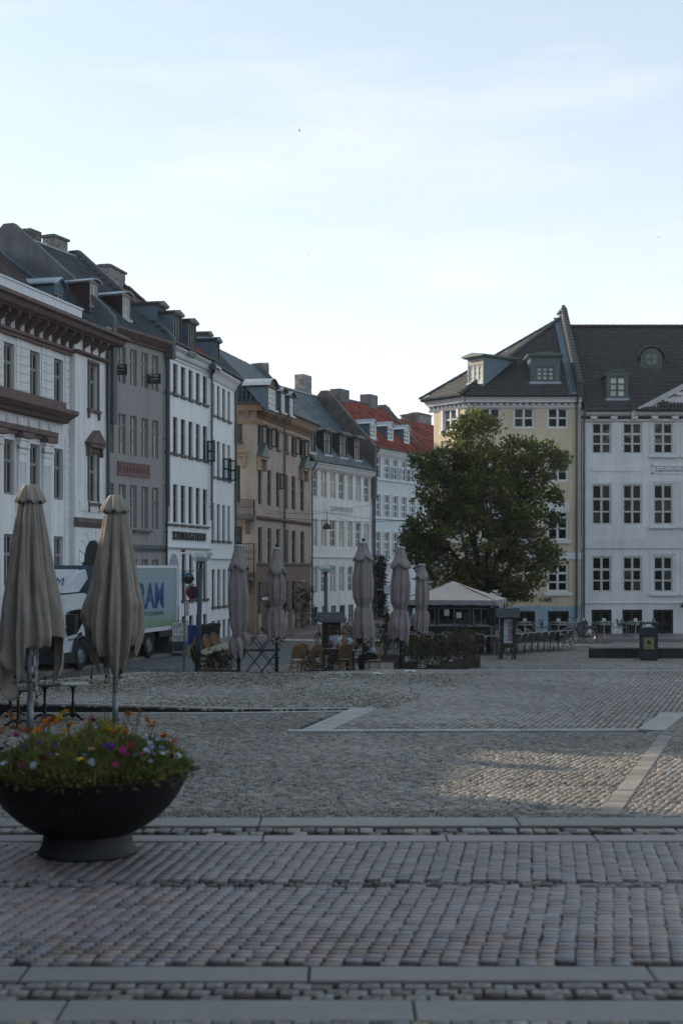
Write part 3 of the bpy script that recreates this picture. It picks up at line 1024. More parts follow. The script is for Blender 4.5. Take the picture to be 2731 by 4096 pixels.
M['sett_dark'] = mat('dark_granite_sett', (0.150, 0.138, 0.132), 0.55, spec=0.45, tone=True, var=0.3, vscale=2, bump=0.35, bscale=30)
sett_field('sett', pav, rect(yA[1] + .05, yA[2] - .03), flat, .165, (yA[2] - yA[1] - .02) / 3, 0, 'sett_dark', cap=150, tone_sd=.30, dome=.004, bev=.08, jit=.14, gap=.016, hj=.005)
kerb_row(pav, yA[2], yA[3], [jx(95, 3895), jx(1235, 3895), jx(2605, 3895)])
sett_field('paver', pav, rect(yA[3] + .06, yA[4] + .04), flat, .152, .118, 0, 'paver', cap=300, tone_sd=.14, dome=.001, jit=.09, gap=.011, gapy=.0005, bev=.03, stagger=False, skew=.19, warm=.01, hj=.0012, tilt=.25)
sett_field('sett', pav, rect(yA[4] + .08, yA[5] + .02), flat, .11, .085, 0, 'sett_dark', cap=40, tone_sd=.35, dome=.008, jit=.2)
sett_field('paver', pav, rect(yA[5] + .08, yA[6] - .03), flat, .150, .118, 0, 'paver', cap=0, tone_sd=.14, dome=.001, jit=.09, gap=.011, gapy=.0005, bev=.03, stagger=False, skew=.14, warm=.0, hj=.0012, tilt=.25)
kerb_row(pav, yA[6] + .03, yA[7], [-3.1, -.9, 1.2, 2.9], matk='paver')
sett_field('sett', pav, rect(yA[7] + .06, yA[8] - .03), flat, .17, (yA[8] - yA[7] - .06) / 2, 0, 'sett_dark', cap=100, tone_sd=.3, dome=.004, bev=.08, jit=.15, gap=.018)
kerb_row(pav, yA[8], yA[9], [jx(1040, 3287), jx(2070, 3287), -4.1], )
# --- cobbled square between pavement and platform
xl = lambda y: -.24 * y - 2.6
Y0, Y1 = yA[9] + .03, 27.0
sq_out = [(xl(Y0), Y0), (-xl(Y0), Y0), (-xl(46), 46.0), (xl(46), 46.0)]
sq = tag(MB().add([(-60, Y0 - .3, -.022), (60, Y0 - .3, -.022), (60, 32.5, -.022), (-60, 32.5, -.022)], [(0, 1, 2, 3)]).build('cobbled_square', M['soil']), kind='structure')
near_poly = [(xl(Y0), Y0), (-xl(Y0), Y0), (-xl(31), 31.0), (PL[2].x + .3, PL[2].y + .02), (PL[1].x + .28, PL[1].y - .3), (PL[0].x - .8, PL[0].y - .25), (PL[12].x - .75, PL[12].y - .50), (PL[11].x, PL[11].y - .5), (PL[10].x, PL[10].y - .5), (xl(31), PL[9].y - .5)]
sett_field('cobble', sq, near_poly, flat, .118, .098, .12, 'sett', cap=300, tone_sd=.24, jit=.27, gap=.020, dome=.004, bev=.10, warm=.0, hj=.0025, tilt=.5)
# flagstone path running towards the platform at the lower right
M['flag'] = mat('worn_flagstone', (.22, .195, .17), .55, var=.3, vscale=2, rnd=.25, bump=.2)
path = tag(empty('flagstone_path', (0, 0, 0)), kind='structure')
p0, p1 = gnd(2430, 3262), gnd(2660, 2945)
nfl = 17
for i in range(nfl):
 a, b = p0.lerp(p1, i / nfl), p0.lerp(p1, (i + 1) / nfl)
 w = .13
 g = .010
 MB().prism([(a.x - w, a.y + g), (a.x + w, a.y + g), (b.x + w, b.y - g), (b.x - w, b.y - g)], -.05, .013 + random.uniform(-.003, .004), 'z').build('flagstone', M['flag'], path)
# --- raised platform with diagonal rows of setts, slab edges and a dark step
plat = tag(empty('platform', (0, 0, 0)), kind='structure')
def plat_sheet():
 n = 40
 x0, y0 = PLP.min(0)
 x1, y1 = PLP.max(0)
 V, F, ids = [], [], {}
 from mathutils.geometry import delaunay_2d_cdt
 pts = [Vector((x, y)) for x in np.linspace(x0 - .05, x1 + .05, 46) for y in np.linspace(y0 - .05, y1 + .05, 46)]
 out = [Vector(p) for p in PLP]
 res = delaunay_2d_cdt(out + pts, [], [list(range(len(out)))], 1, 1e-5)
 V = [(v.x, v.y, platz(v.x) - .02) for v in res[0]]
 F = [tuple(f) for f in res[2]]
 return MB().add(V, F).build('bedding', M['soil'], plat)
plat_sheet()
inner = PLP.copy()
cen = inner.mean(0)
sett_field('sett', plat, inner, lambda x, y: platz(x), .165, .125, R(73), 'sett', cap=300, tone_sd=.20, jit=.12, gap=.013, gapy=.026, dome=.003, bev=.08, hj=.002, tilt=.5)
def band(parent, A, B, w, zf, n, name='kerb_stone', matk='slab_pale', zb=-.12, lift=.012):
 """slabs laid end to end between plan points A and B, w wide to the left of the way from A to B"""
 A, B = Vector((A[0], A[1])), Vector((B[0], B[1]))
 d = (B - A).normalized()
 nrm = Vector((-d.y, d.x)) * w
 L = (B - A).length
 for i in range(n):
  a, b = A + d * (L * i / n + .006), A + d * (L * (i + 1) / n - .006)
  c = [a, b, b + nrm, a + nrm]
  V = [(p.x, p.y, zf(p.x, p.y) + zb) for p in c] + [(p.x, p.y, zf(p.x, p.y) + lift) for p in c]
  MB().add(V, [(0, 3, 2, 1), (4, 5, 6, 7), (0, 1, 5, 4), (1, 2, 6, 5), (2, 3, 7, 6), (3, 0, 4, 7)]).build(name, M[matk], parent)
pz = lambda x, y: platz(x)
P2 = lambda i: (PL[i].x, PL[i].y)
band(plat, (gnd(1150, 2927).x, PL[0].y + .05), (PL[1].x, PL[1].y + .05), -.30, pz, 9, lift=.018)
band(plat, (PL[1].x + .02, PL[1].y), (PL[2].x + .02, PL[2].y), -.52, flat, 3, lift=.02)
band(plat, (PL[2].x + .4, PL[2].y), P2(3), -.26, pz, 8)
band(plat, (PL[12].x + .04, PL[12].y), (PL[0].x + .04, PL[0].y), -.55, flat, 4, lift=.02)
# step along the left near edge: light nosing, dark riser, light kerb at its foot
for (i, j, n) in ((9, 10, 5), (10, 11, 6), (11, 12, 4)):
 A, B = P2(i), P2(j)
 band(plat, A, B, .17, pz, n, lift=.014)
 Av, Bv = Vector(A), Vector(B)
 V = [(A[0], A[1] - .004, -.05), (B[0], B[1] - .004, -.05), (B[0], B[1] - .004, platz(B[0]) - .012), (A[0], A[1] - .004, platz(A[0]) - .012),
         (A[0], A[1] + .05, -.05), (B[0], B[1] + .05, -.05), (B[0], B[1] + .05, platz(B[0]) - .012), (A[0], A[1] + .05, platz(A[0]) - .012)]
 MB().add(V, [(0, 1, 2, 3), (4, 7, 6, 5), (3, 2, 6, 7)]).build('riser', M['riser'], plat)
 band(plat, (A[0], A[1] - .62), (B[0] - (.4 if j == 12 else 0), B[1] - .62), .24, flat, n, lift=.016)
# far kerbs of the platform
for (i, j, n, w) in ((5, 4, 14, .24), (6, 5, 8, .10), (7, 6, 5, .26), (8, 7, 4, .26)):
 band(plat, P2(i), P2(j), w if i != 5 else .34, pz, n, zb=-.5)
# sandy track beyond the kerb on the right, lower plaza and street behind
backz = gz
sheet('street', [(-34, 40.2), (34, 150)], lambda x, y: gz(x, y) - .03 - (.0 if y > 41.6 else .3), 'asphalt', n=60)
pb = [(-4.6, 43.0), (16, 43.0), (19, 61), (3.0, 61), (.6, 54), (-1.6, 49.5), (-4.6, 46.6)]
back = tag(MB().prism(pb, -.5, -.301, 'z').build('back_plaza', M['soil']), kind='structure')
sett_field('cobble', back, pb, gz, .125, .105, .1, 'sett', cap=60, tone_sd=.22, jit=.24, gap=.016, dome=.014)
# pavements in front of the houses
def walk(name, pts, z, label=None):
 o = MB().prism(pts, -1.4, z, 'z').build(name, M['paver'])
 return tag(o, kind='structure')
# ------------------------------------------------------------------ houses of the left row
fA, fB, fC, fC2 = Fac(0, 45.7, 2750), Fac(420, 53.8, 3600), Fac(660, 58.3, 2660), Fac(838, 64.0, 2240)
fD, fE, fF = Fac(1025, 72.8, 2620), Fac(1240, 84.0, 3750), Fac(1490, 93.3, 4300)
fD0 = Fac(930, 72.8, ang=0.0)
fH, fI = Fac(1860, 70.0, ang=0.0), Fac(2323, 70.0, ang=0.0)
def cols_of(f, k, cols, y=0.0):
 return [(f.s_at(q(k, a, 0)[0], y), f.s_at(q(k, b, 0)[0], y)) for a, b in cols]
def zrow(f, k, x, yt, yb=None, kb=None, xb=None):
 px, py = q(k, x, yt)
 zt = f.z_at(px, py)
 px, py = q(kb or k, xb if xb is not None else x, yb)
 return f.z_at(px, py), zt
def zpt(f, k, x, y, yy=0.0):
 px, py = q(k, x, y)
 return f.z_at(px, py, yy)
def spt(f, k, x, yy=0.0): return f.s_at(q(k, x, 0)[0], yy)
def row(cols, zz): return [(a, b, zz[0], zz[1]) for a, b in cols]
# ---- A: white neoclassical house with red sandstone trim
cA = cols_of(fA, 1, [(38, 135), (272, 355), (487, 568)])
bay = cA[1][0] - cA[0][0]
wA = cA[0][1] - cA[0][0]
cA = [(cA[0][0] - bay * i, cA[0][0] - bay * i + wA) for i in (3, 2, 1)] + [(a, a + wA * .98) for a, b in cA]
zA1 = zrow(fA, 1, 86, 1168, 1612)
zA2 = zrow(fA, 1, 68, 2030, 285, kb=2, xb=68)
zA3 = zrow(fA, 2, 70, 640, 1115)
sJ = spt(fA, 1, 622)                                        # start of the projecting right bay
sE = spt(fA, 1, 905)
pA1 = (spt(fA, 1, 745), spt(fA, 1, 826))
zP1 = zrow(fA, 1, 785, 1360, 1770)
zP2 = zrow(fA, 1, 775, 2150, 362, kb=2, xb=775)
hA = row(cA, zA1) + row(cA, zA2) + row(cA, zA3)
zCor = fA.z_at(*q(1, 0, 1060))                              # underside of the frieze band
zTop = 11.80
A = house('white_stucco_house', fA, -11.0, sJ, zCor + .9, 'white_a', hA, 'white stucco house with red sandstone cornice, fluted pilasters and a gabled dormer', depth=8.2)
for h in hA: put_window(A, *h[:4], cols=2, rows=(.36, .64), fm='grey_frame', gm='glass', sill=None, fr=.075)
pr = empty('side_bay', (0, -.22, 0), 0, parent=A)           # projecting bay
hp = [(pA1[0], pA1[1], *zP1), (pA1[0], pA1[1], *zP2)]
b = MB()
wall_grid(b, sJ + .003, sE, -1.3, zCor + .9, hp, .16)
b.add([(sJ + .003, 0, -1.3), (sJ + .003, .3, -1.3), (sJ + .003, .3, zCor + .9), (sJ + .003, 0, zCor + .9)], [(0, 3, 2, 1)])
b.add([(sE, 0, -1.3), (sE, 8.4, -1.3), (sE, 8.4, zCor + .9), (sE, 0, zCor + .9)], [(0, 1, 2, 3)])
b.add([(sJ + .1, .3, -1.2), (sE - .01, .3, -1.2), (sE - .01, .3, zCor + .8), (sJ + .1, .3, zCor + .8)], [(0, 1, 2, 3)], 1)
b.build('bay_wall', [M['white_a'], M['dark_void']], pr)
for h in hp:
 put_window(pr, *h, cols=2, rows=(.36, .64), fm='grey_frame', gm='glass', y=.13)
 a, e, c, d = h
 t = .085
 MB().box(a - t, a, -.05, .02, c, d).box(e, e + t, -.05, .02, c, d).box(a - t, e + t, -.055, .02, d, d + t * 1.3).box(a - t * 1.6, e + t * 1.6, -.12, .02, c - .1, c).box(a - t, a - t + .06, -.09, .01, c - .34, c - .1).box(e + t - .06, e + t, -.09, .01, c - .34, c - .1).build('stone_surround', M['red_stone'], pr)
a, e, c, d = hp[1]
pz0 = zpt(fA, 1, 800, 2075)
pk = zpt(fA, 1, 830, 1965)
m_ = (a + e) / 2
MB().prism([(a - .34, pz0), (e + .34, pz0), (m_, pk)], -.26, .02, 'y').prism([(a - .2, pz0 - .16), (e + .2, pz0 - .16), (e + .34, pz0 - .01), (a - .34, pz0 - .01)], -.2, .02, 'y').box(a - .12, e + .12, -.06, .02, d + .1, pz0 - .16).box(a - .2, a - .1, -.16, .02, d - .15, pz0 - .16).box(e + .1, e + .2, -.16, .02, d - .15, pz0 - .16).build('window_pediment', M['red_stone'], pr)
zb = zpt(fA, 2, 750, 555)
cornice(pr, sJ - .05, sE, zb, [(.16, .22), (.16, .06), (.08, -.04), (.03, -.12)], 'red_stone', 'string_course')
MB().box(sJ + .35, sE - .4, -.03, .02, zb + .45, zb + .85).box(sJ + .42, sE - .47, -.045, .0, zb + .52, zb + .78).build('panel', M['white_a'], pr)
# arched doorway of the bay
ax0, ax1 = spt(fA, 2, 690), spt(fA, 2, 860)
az = zpt(fA, 2, 780, 700)
ar = (ax1 - ax0) / 2
arc = [(ax0, -1.2)] + [((ax0 + ax1) / 2 - ar * math.cos(math.pi * i / 14), az - ar * .95 + ar * .95 * math.sin(math.pi * i / 14)) for i in range(15)] + [(ax1, -1.2)]
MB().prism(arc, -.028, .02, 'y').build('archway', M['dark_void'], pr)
nv = 9
for i in range(nv):
 a0, a1 = math.pi * i / nv, math.pi * (i + 1) / nv
 g = .02
 pts = [((ax0 + ax1) / 2 - math.cos(t) * rr, az - ar * .95 + math.sin(t) * rr) for rr, t in ((ar, a0 + g), (ar, a1 - g), (ar * 1.45, a1 - g), (ar * 1.45, a0 + g))]
 MB().prism(pts, -.06, .02, 'y').build('arch_stone', M['white_a'], pr)
# rusticated courses of the main wall
segs = []
edges = [-11.0] + [v for c in cA for v in (c[0] - .10, c[1] + .10)] + [sJ - .02]
course_me = MB().box(0, 1, 0, 1, 0, 1).mesh('stone_course', M['white_a'])
def course(root, me, x0, x1, y0, y1, z0, z1):
 link('stone_course', me, root, (x0, y0, z0)).scale = (x1 - x0, y1 - y0, z1 - z0)
for i in range(0, len(edges), 2):
 a, e = edges[i], edges[i + 1]
 if e - a < .05 or e < -8: continue
 a = max(a, -9)
 z = zA1[0] - .12
 while z < zA1[1] + .2:
  course(A, course_me, a, e, -.028, .01, z + .012, z + .262)
  z += .285
 z = zA2[0] - .9
 while z < zA2[1] + .3:
  w_ = .55 if i else 1e9
  course(A, course_me, e - min(e - a, .34), e, -.026, .01, z + .012, z + .24)
  course(A, course_me, a, a + min(e - a, .10), -.026, .01, z + .012, z + .24)
  z += .262
 z = -.2
 while z < zA2[0] - 1.0:
  course(A, course_me, a, e, -.028, .01, z + .012, z + .30)
  z += .32
# entablature under the top windows and the band below
xE = spt(fA, 1, 565)
zb0, zb1 = fA.z_at(*q(1, 0, 1745)), fA.z_at(*q(1, 0, 1600))
cornice(A, -9, xE - .35, zb1 + .1, [(.30, 0), (.30, -.28), (.10, -.30)], 'red_stone', 'sill_course')
cornice(A, -9, xE, zb1 - .18, [(.62, 0), (.62, -.12), (.5, -.2), (.3, -.3), (.22, -.42)], 'red_stone', 'entablature')
dentils(A, -6, xE - .15, zb1 - .58, zb1 - .50, .09, .05, .30, 'red_stone')
zf0 = fA.z_at(*q(1, 0, 1890))
xF = spt(fA, 1, 475)
cornice(A, -9, xF, zf0, [(.22, .05), (.22, -.12), (.12, -.16), (.12, -.24)], 'red_stone', 'architrave')
# pilasters with leafy capitals
pcol = [(spt(fA, 1, 148), spt(fA, 1, 252)), (spt(fA, 1, 372), spt(fA, 1, 474))]
pw = .62
pitch = pcol[1][0] - pcol[0][0]
zcap = zpt(fA, 1, 200, 2030)
for i in (-3, -2, -1, 0, 1):
 a = pcol[0][0] + pitch * i
 p = empty('pilaster', (a, 0, 0), 0, parent=A)
 b = MB().box(0, pw, -.10, .02, .3, zcap - .5)
 for k in range(6):
  x = .07 + k * (pw - .14) / 5.5
  b.box(x, x + .045, -.125, -.098, .5, zcap - .75)
 b.build('shaft', M['white_a'], p)
 c = MB().box(-.06, pw + .06, -.22, .02, zcap - .08, zcap).box(-.03, pw + .03, -.17, .02, zcap - .2, zcap - .085)
 for k in range(7): c.ball((k * pw / 6, -.14, zcap - .27), .075, 8)
 c.box(-.01, pw + .01, -.13, .02, zcap - .5, zcap - .35).build('capital', M['white_a'], p)
 MB().box(-.10, pw + .10, -.30, .02, zcap + .02, zcap + .20).build('impost', M['red_stone'], p)
# triglyph grooves between the bands
tg = MB()
x = -6.0
while x < xF:
 for k in range(3): tg.box(x + k * .07, x + k * .07 + .045, -.05, .01, zf0 + .12, zb1 - .7)
 x += .8
tg.build('triglyph', M['white_a'], A)
# crowning cornice on scrolled brackets
zb_ = fA.z_at(*q(1, 0, 1010))
zt_ = fA.z_at(*q(1, 0, 860))
zc_ = fA.z_at(*q(1, 0, 755))
sR = spt(fA, 1, 990) - .35
cornice(A, -11, sR, zc_, [(.95, 0), (.95, -.12), (.80, -.16), (.72, -.30), (.55, -.36), (.55, zt_ - zc_)], 'red_stone', 'crown_cornice')
cornice(A, -11, sJ + .02, zb_, [(.10, .04), (.10, 0), (.22, -.02), (.22, -.10), (.13, -.14), (.13, zCor - zb_ - .05)], 'red_stone', 'frieze_band')
cornice(pr, sJ - .1, sE, zb_, [(.18, .0), (.18, -.06), (.08, -.12)], 'red_stone', 'frieze_band')
hb = zt_ - zb_
bp = [(-.0, hb), (-.50, hb), (-.50, hb - .14), (-.40, hb - .2), (-.42, hb * .62), (-.30, hb * .45), (-.16, hb * .30), (-.13, .02), (0, .02)]
bme = MB().prism(bp, 0, .13, 'x').prism([(p * .85, z * .97) for p, z in bp], -.012, .142, 'x').mesh('bracket', M['red_stone'])
x = spt(fA, 1, 50)
st = (spt(fA, 1, 835) - x) / 10
for i in range(-6, 11): link('bracket', bme, A, (x + i * st, 0 if x + i * st < sJ else -.1, zb_))
# slate roof, parapet, dormer, lead apron
eA = (0, -.5, zc_ + .02)
ys, zs = 4.3, zc_ + 3.55
MB().box(-11, spt(fA, 1, 645) - .05, -.42, .25, zc_ + .02, zc_ + .5).box(-11, spt(fA, 1, 645), -.46, .29, zc_ + .5, zc_ + .56).build('parapet', M['white_trim'], A)
rpA, rnA = (0, 0, zc_ - .1), (0, -(zs - zc_ + .1), ys)
dz = dormer(A, fA, rpA, rnA, *[q(1, 490, 0)[0], q(1, 575, 0)[0], q(1, 0, 655)[1], q(1, 0, 858)[1], 0], style='gable', side='zinc', front='zinc', wf='grey_frame', cols=2, rows=(1.0,), top='lead', gm='glass_curtain', mar=(.03, .03, .26))
tiled_plane(A, [(-11, 0, zc_ - .1), (sE - .12, 0, zc_ - .1), (sE - .12, ys, zs), (-11, ys, zs)], None, 'slate', .26, .2, 'tile_brown', holes=[dz], stagger=True)
MB().add([(-11, ys, zs), (sE, ys, zs), (sE, 9, zc_), (-11, 9, zc_), (-11, 0, zc_ - .1)], [(0, 1, 2, 3), (0, 3, 4)]).build('rear_roof', M['zinc_dark'], A)
MB().box(sE - .5, sE - .02, -.45, .5, zc_ + .02, zc_ + .3).build('lead_apron', M['zinc'], A)
sky = fA.hit(*q(1, 150, 660), rpA, rnA)
mm_ = Matrix.Translation(sky) @ Vector(rnA).to_track_quat('Z', 'Y').to_matrix().to_4x4()
MB().box(-.22, .22, -.45, .45, .02, .1, 0, mm_).box(-.16, .16, -.38, .38, .1, .115, 1, mm_).build('roof_light', [M['zinc'], M['glass_curtain']], A)
downpipe(A, sE - .04, -.5, zb_ + .35, y=-.34, r=.055, swan=False)
# ---- B: grey house with 'to let' boards
cB = cols_of(fB, 1, [(955, 1022), (1062, 1128), (1167, 1228), (1268, 1328), (1363, 1422)])
zB = [zrow(fB, 1, 1095, 1200, 1530), zrow(fB, 1, 1092, 1803, 2165), zrow(fB, 2, 1190, 205, 588)]
zB4 = (zB[2][0] - 3.6, zpt(fB, 2, 1295, 868))
hB = row(cB, zB[0]) + row(cB, zB[1]) + row(cB, zB[2]) + row(cB, zB4)
LB = 4.73
B = house('grey_plaster_house', fB, 0, LB, 12.0, 'grey_b', hB, 'grey brown plaster house with two arched dormers and a pink relief panel', depth=8.3)
for i, h in enumerate(hB): put_window(B, *h, cols=2, rows=(.30, .35, .35) if i < 15 else (.4, .6), thick=(0,), fm='taupe_frame', gm='glass_sky_tint', y=.08, fr=.055)
yrB, zrB, zeB = 4.15, 16.05, 12.28
cornice(B, 0, LB + .02, zeB, [(.42, 0), (.42, -.1), (.30, -.2), (.12, -.34), (.12, -.40)], 'ochre_trim', 'cornice').data.materials[0] = M['red_stone']
rn = (0, -(zrB - zeB), yrB + .3)
rp = (0, -.3, zeB)
d1 = dormer(B, fB, rp, rn, q(1, 806, 0)[0], q(1, 880, 0)[0], q(1, 0, 640)[1], q(1, 0, 850)[1], 0, 'arch', 'maroon', 'taupe_frame', 'white_old', 2, (.5, .5), 'lead', 'glass_sky_tint', mar=(.04, .04, .03))
d2 = dormer(B, fB, rp, rn, q(1, 1098, 0)[0], q(1, 1170, 0)[0], q(1, 0, 755)[1], q(1, 0, 965)[1], 0, 'arch', 'maroon', 'taupe_frame', 'white_old', 2, (.5, .5), 'lead', 'glass_sky_tint', mar=(.04, .04, .03))
tiled_plane(B, [(.2, -.35, zeB - .03), (LB - .1, -.35, zeB - .03), (LB - .1, yrB, zrB), (.2, yrB, zrB)], None, 'pan', .2, .3, 'tile_dark', holes=[d1, d2])
MB().add([(0, yrB, zrB), (LB, yrB, zrB), (LB, 8.4, 12.1), (0, 8.4, 12.1)], [(0, 1, 2, 3)]).build('rear_roof', M['zinc_dark'], B)
ridge_tiles(B, (.25, yrB, zrB + .02), (LB, yrB, zrB + .02), 'lead', .09)
gp = lambda z0, up: [(-.42, z0), (-.42, zeB + up * .6), (-.1, zeB + .2 + up), (yrB - .1, zrB + up), (yrB + .35, zrB + up), (8.3, 12.3 + up), (8.3, z0)]
gable_wall(B, -.06, .26, gp(8.5, .42), 'cement')
gable_wall(B, LB - .1, .24, gp(11.6, .34), 'cement')
tl = MB()
for i in range(18):
 t = i / 17
 tl.box(LB - .14, LB + .18, -.1 + (yrB + .1) * t, -.1 + (yrB + .1) * t + .26, zeB + .44 + (zrB - zeB - .2) * t, zeB + .49 + (zrB - zeB - .2) * t)
tl.build('coping_tile', M['tile_dark'], B)
# lead flashing of the lower neighbour running up the gable
fl = MB()
for k in (0, .2):
 fl.add([(-.10, -.3, zeB - .45 - k), (-.10, yrB + .4, zrB - .75 - k), (-.10, yrB + .4, zrB - .62 - k), (-.10, -.3, zeB - .32 - k), (-.22, -.3, zeB - .45 - k), (-.22, yrB + .4, zrB - .75 - k), (-.22, yrB + .4, zrB - .62 - k), (-.22, -.3, zeB - .32 - k)],
           [(0, 3, 2, 1), (4, 5, 6, 7), (3, 7, 6, 2)])
fl.build('flashing', M['zinc'], B)
cx = fB.hit(*q(1, 325, 200), (0, yrB, 0), (0, 1, 0)).x
ch = lambda f, k, x0, x1, yt, y, wd, zb, root, mm, cap=True, bricks=True: chimney(root, fB.s_at(0) * 0 + f.s_at(q(k, x0, 0)[0], y), f.s_at(q(k, x1, 0)[0], y), y, y + wd, zb, f.z_at(q(k, (x0 + x1) / 2, 0)[0], q(k, 0, yt)[1], y), mm, cap, bricks)
ch(fB, 1, 275, 375, 155, yrB + .4, .6, zrB - 1.6, B, 'brick', False, True)
ch(fB, 1, 490, 610, 240, yrB + .3, .6, zrB - 1.5, B, 'brick_white')
pan = (spt(fB, 1, 1058), spt(fB, 1, 1330))
pz_ = (zpt(fB, 2, 1190, 112), zpt(fB, 2, 1190, 15))
b = MB().box(pan[0], pan[1], -.03, .01, *pz_).box(pan[0] - .05, pan[1] + .05, -.06, .01, pz_[1], pz_[1] + .05).box(pan[0] - .05, pan[1] + .05, -.06, .01, pz_[0] - .05, pz_[0]).box(pan[0] - .05, pan[0], -.06, .01, *pz_).box(pan[1], pan[1] + .05, -.06, .01, *pz_)
for k in range(9):
 x = pan[0] + (k + .5) * (pan[1] - pan[0]) / 9
 hz = (pz_[1] - pz_[0])
 ringp = [(x + .07 * math.cos(t * .7), -.04, (pz_[0] + pz_[1]) / 2 + hz * .34 * math.sin(t * .7)) for t in range(9)]
 b.tube(ringp, .012, 5, closed=True)
 b.box(x - .012, x + .012, -.05, 0, pz_[0] + .05, pz_[1] - .05)
b.build('relief_panel', M['pink_stone'], B)
zsb = zpt(fB, 2, 1270, 605)
MB().box(spt(fB, 2, 1190), spt(fB, 2, 1345), -.14, .01, zsb - .1, zsb).build('sill', M['cement'], B)
zsc = zpt(fB, 2, 1340, 775)
cornice(B, 0, LB, zsc, [(.10, .16), (.10, 0), (.05, -.03), (.05, -.1)], 'cement', 'string_course')
downpipe(B, .02, -.5, 11.2, y=-.12, mm='pipe_dark', swan=False)
downpipe(B, LB - .08, 2.0, 11.6, y=-.12, mm='pipe_dark', swan=False)
# ---- C: long white house in two sections
cC = cols_of(fC, 3, [(140, 183), (208, 250), (277, 320), (346, 385), (412, 450), (475, 515)])
zC = [zrow(fC, 3, 298, 826, 1088), zrow(fC, 3, 298, 1295, 1612), zrow(fC, 4, 298, 95, 440)]
cG = cols_of(fC, 4, [(287, 325), (352, 388), (414, 450), (478, 512)])
zG = zrow(fC, 4, 306, 707, 1120)
zBs = (-.8, zpt(fC, 4, 370, 1258))
LC = 5.84
hC = row(cC, zC[0]) + row(cC, zC[1]) + row(cC, zC[2]) + row(cG, zG) + row(cG, zBs)
C = house('long_white_house', fC, .06, LC, 12.05, 'white_c', hC, 'long white house with dark casements, box dormers and raised black lettering', depth=8.4)
for i, h in enumerate(hC):
 base = i >= len(hC) - 4
 put_window(C, *h, cols=2, rows=(.34, .33, .33) if not base else (1,), thick=(0,) if not base else (), fm='dark_frame' if not base else 'black_frame', gm='glass', y=.09, fr=.045, sill=None if base else 'dark_frame')
yrC, zrC, zeC = 4.1, 15.8, 12.30
cornice(C, 0, LC, zeC - .05, [(.36, 0), (.36, -.08), (.25, -.16), (.20, -.20), (.20, -.26), (.06, -.42), (.06, -.5)], 'white_trim')
dentils(C, .1, LC - .1, zeC - .42, zeC - .30, .16, .09, .19, 'white_trim')
gutter(C, 0, LC, -.44, zeC + .03)
rpC, rnC = (0, -.3, zeC), (0, -(zrC - zeC), yrC + .3)
dd = []
for (a, e, t, bb) in ((66, 145, 245, 520), (210, 283, 325, 625), (345, 415, 398, 690)):
 dd.append(dormer(C, fC, rpC, rnC, q(3, a, 0)[0], q(3, e, 0)[0], q(3, 0, t + 30)[1], q(3, 0, bb)[1], 0, 'flat', 'zinc', 'zinc_dark', 'dark_frame', 3, (.4, .3, .3), 'zinc_dark', 'glass_sky_tint', mar=(.05, .05, .05), over=.1))
MB().add([(0, yrC, zrC), (LC, yrC, zrC), (LC, 8.5, 12.1), (0, 8.5, 12.1)], [(0, 1, 2, 3)]).build('rear_roof', M['zinc_dark'], C)
tiled_plane(C, [(.1, -.38, zeC - .03), (LC, -.38, zeC - .03), (LC, yrC, zrC), (.1, yrC, zrC)], None, 'pan', .2, .3, 'tile_red', holes=dd)
ridge_tiles(C, (.3, yrC, zrC), (LC, yrC, zrC), 'tile_dark', .1)
gC = [(-.3, 11.8), (-.3, zeC + .3), (yrC - .1, zrC + .3), (yrC + .4, zrC + .3), (8.4, 12.3), (8.4, 11.8)]
gable_wall(C, LC - .12, .22, [(.6, zeC + .7), (yrC - .3, zrC + .1), (yrC + .3, zrC + .1), (7, zeC + 1)], 'cement')
ch(fC, 1, 990, 1125, 520, yrC - .1, .7, zrC - 2.2, C, 'brick_white')
# band, signboard field and lettering
zs1, zs0 = zpt(fC, 4, 330, 447), zpt(fC, 4, 330, 655)
cornice(C, 0, LC + .02, zs1, [(.10, .06), (.10, 0), (.04, -.05)], 'white_trim', 'string_course')
cornice(C, 0, LC + .02, zs0, [(.12, .05), (.12, 0), (.05, -.06)], 'white_trim', 'string_course')
tx0, tx1 = spt(fC, 4, 197), spt(fC, 4, 488)
M['letter'] = mat('black_lettering', (0.022, 0.018, 0.016), 0.5)
tz0, tz1 = zpt(fC, 4, 340, 585), zpt(fC, 4, 340, 512)
tt = text('SCIENTOLOGY KIRKEN', C, (tx0, -.05, tz0), (tz1 - tz0) / .70, M['letter'], .025, bold=.004)
tt.scale = ((tx1 - tx0) / tt['wide'], 1, 1)
# arched porch
ax0, ax1 = spt(fC, 4, 170), spt(fC, 4, 256)
az = zpt(fC, 4, 212, 705)
ar = (ax1 - ax0) / 2
arc = [(ax0, -1.2)] + [((ax0 + ax1) / 2 - ar * math.cos(math.pi * i / 14), az - ar * 1.1 + ar * 1.1 * math.sin(math.pi * i / 14)) for i in range(15)] + [(ax1, -1.2)]
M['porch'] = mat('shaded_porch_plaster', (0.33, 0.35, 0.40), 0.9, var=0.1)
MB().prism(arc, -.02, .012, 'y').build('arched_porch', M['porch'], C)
MB().box(ax1 - .14, ax1 - .02, -.03, -.018, -1, zpt(fC, 4, 240, 1180)).build('porch_door', M['black_frame'], C)
am = spt(fC, 4, 280)
MB().ball((am, -.12, zpt(fC, 4, 280, 680)), .07, 8).tube([(am, 0, zpt(fC, 4, 280, 680)), (am, -.12, zpt(fC, 4, 280, 680))], .04, 6).build('alarm_bell', mat('red_plastic', (0.18, 0.01, 0.015), 0.4), C)
downpipe(C, .12, 5.6, zeC, y=-.12, r=.06)
downpipe(C, LC - .02, 5.2, zeC, y=-.12, r=.055)
c2 = cols_of(fC2, 3, [(553, 580), (602, 628), (650, 676), (697, 720)])
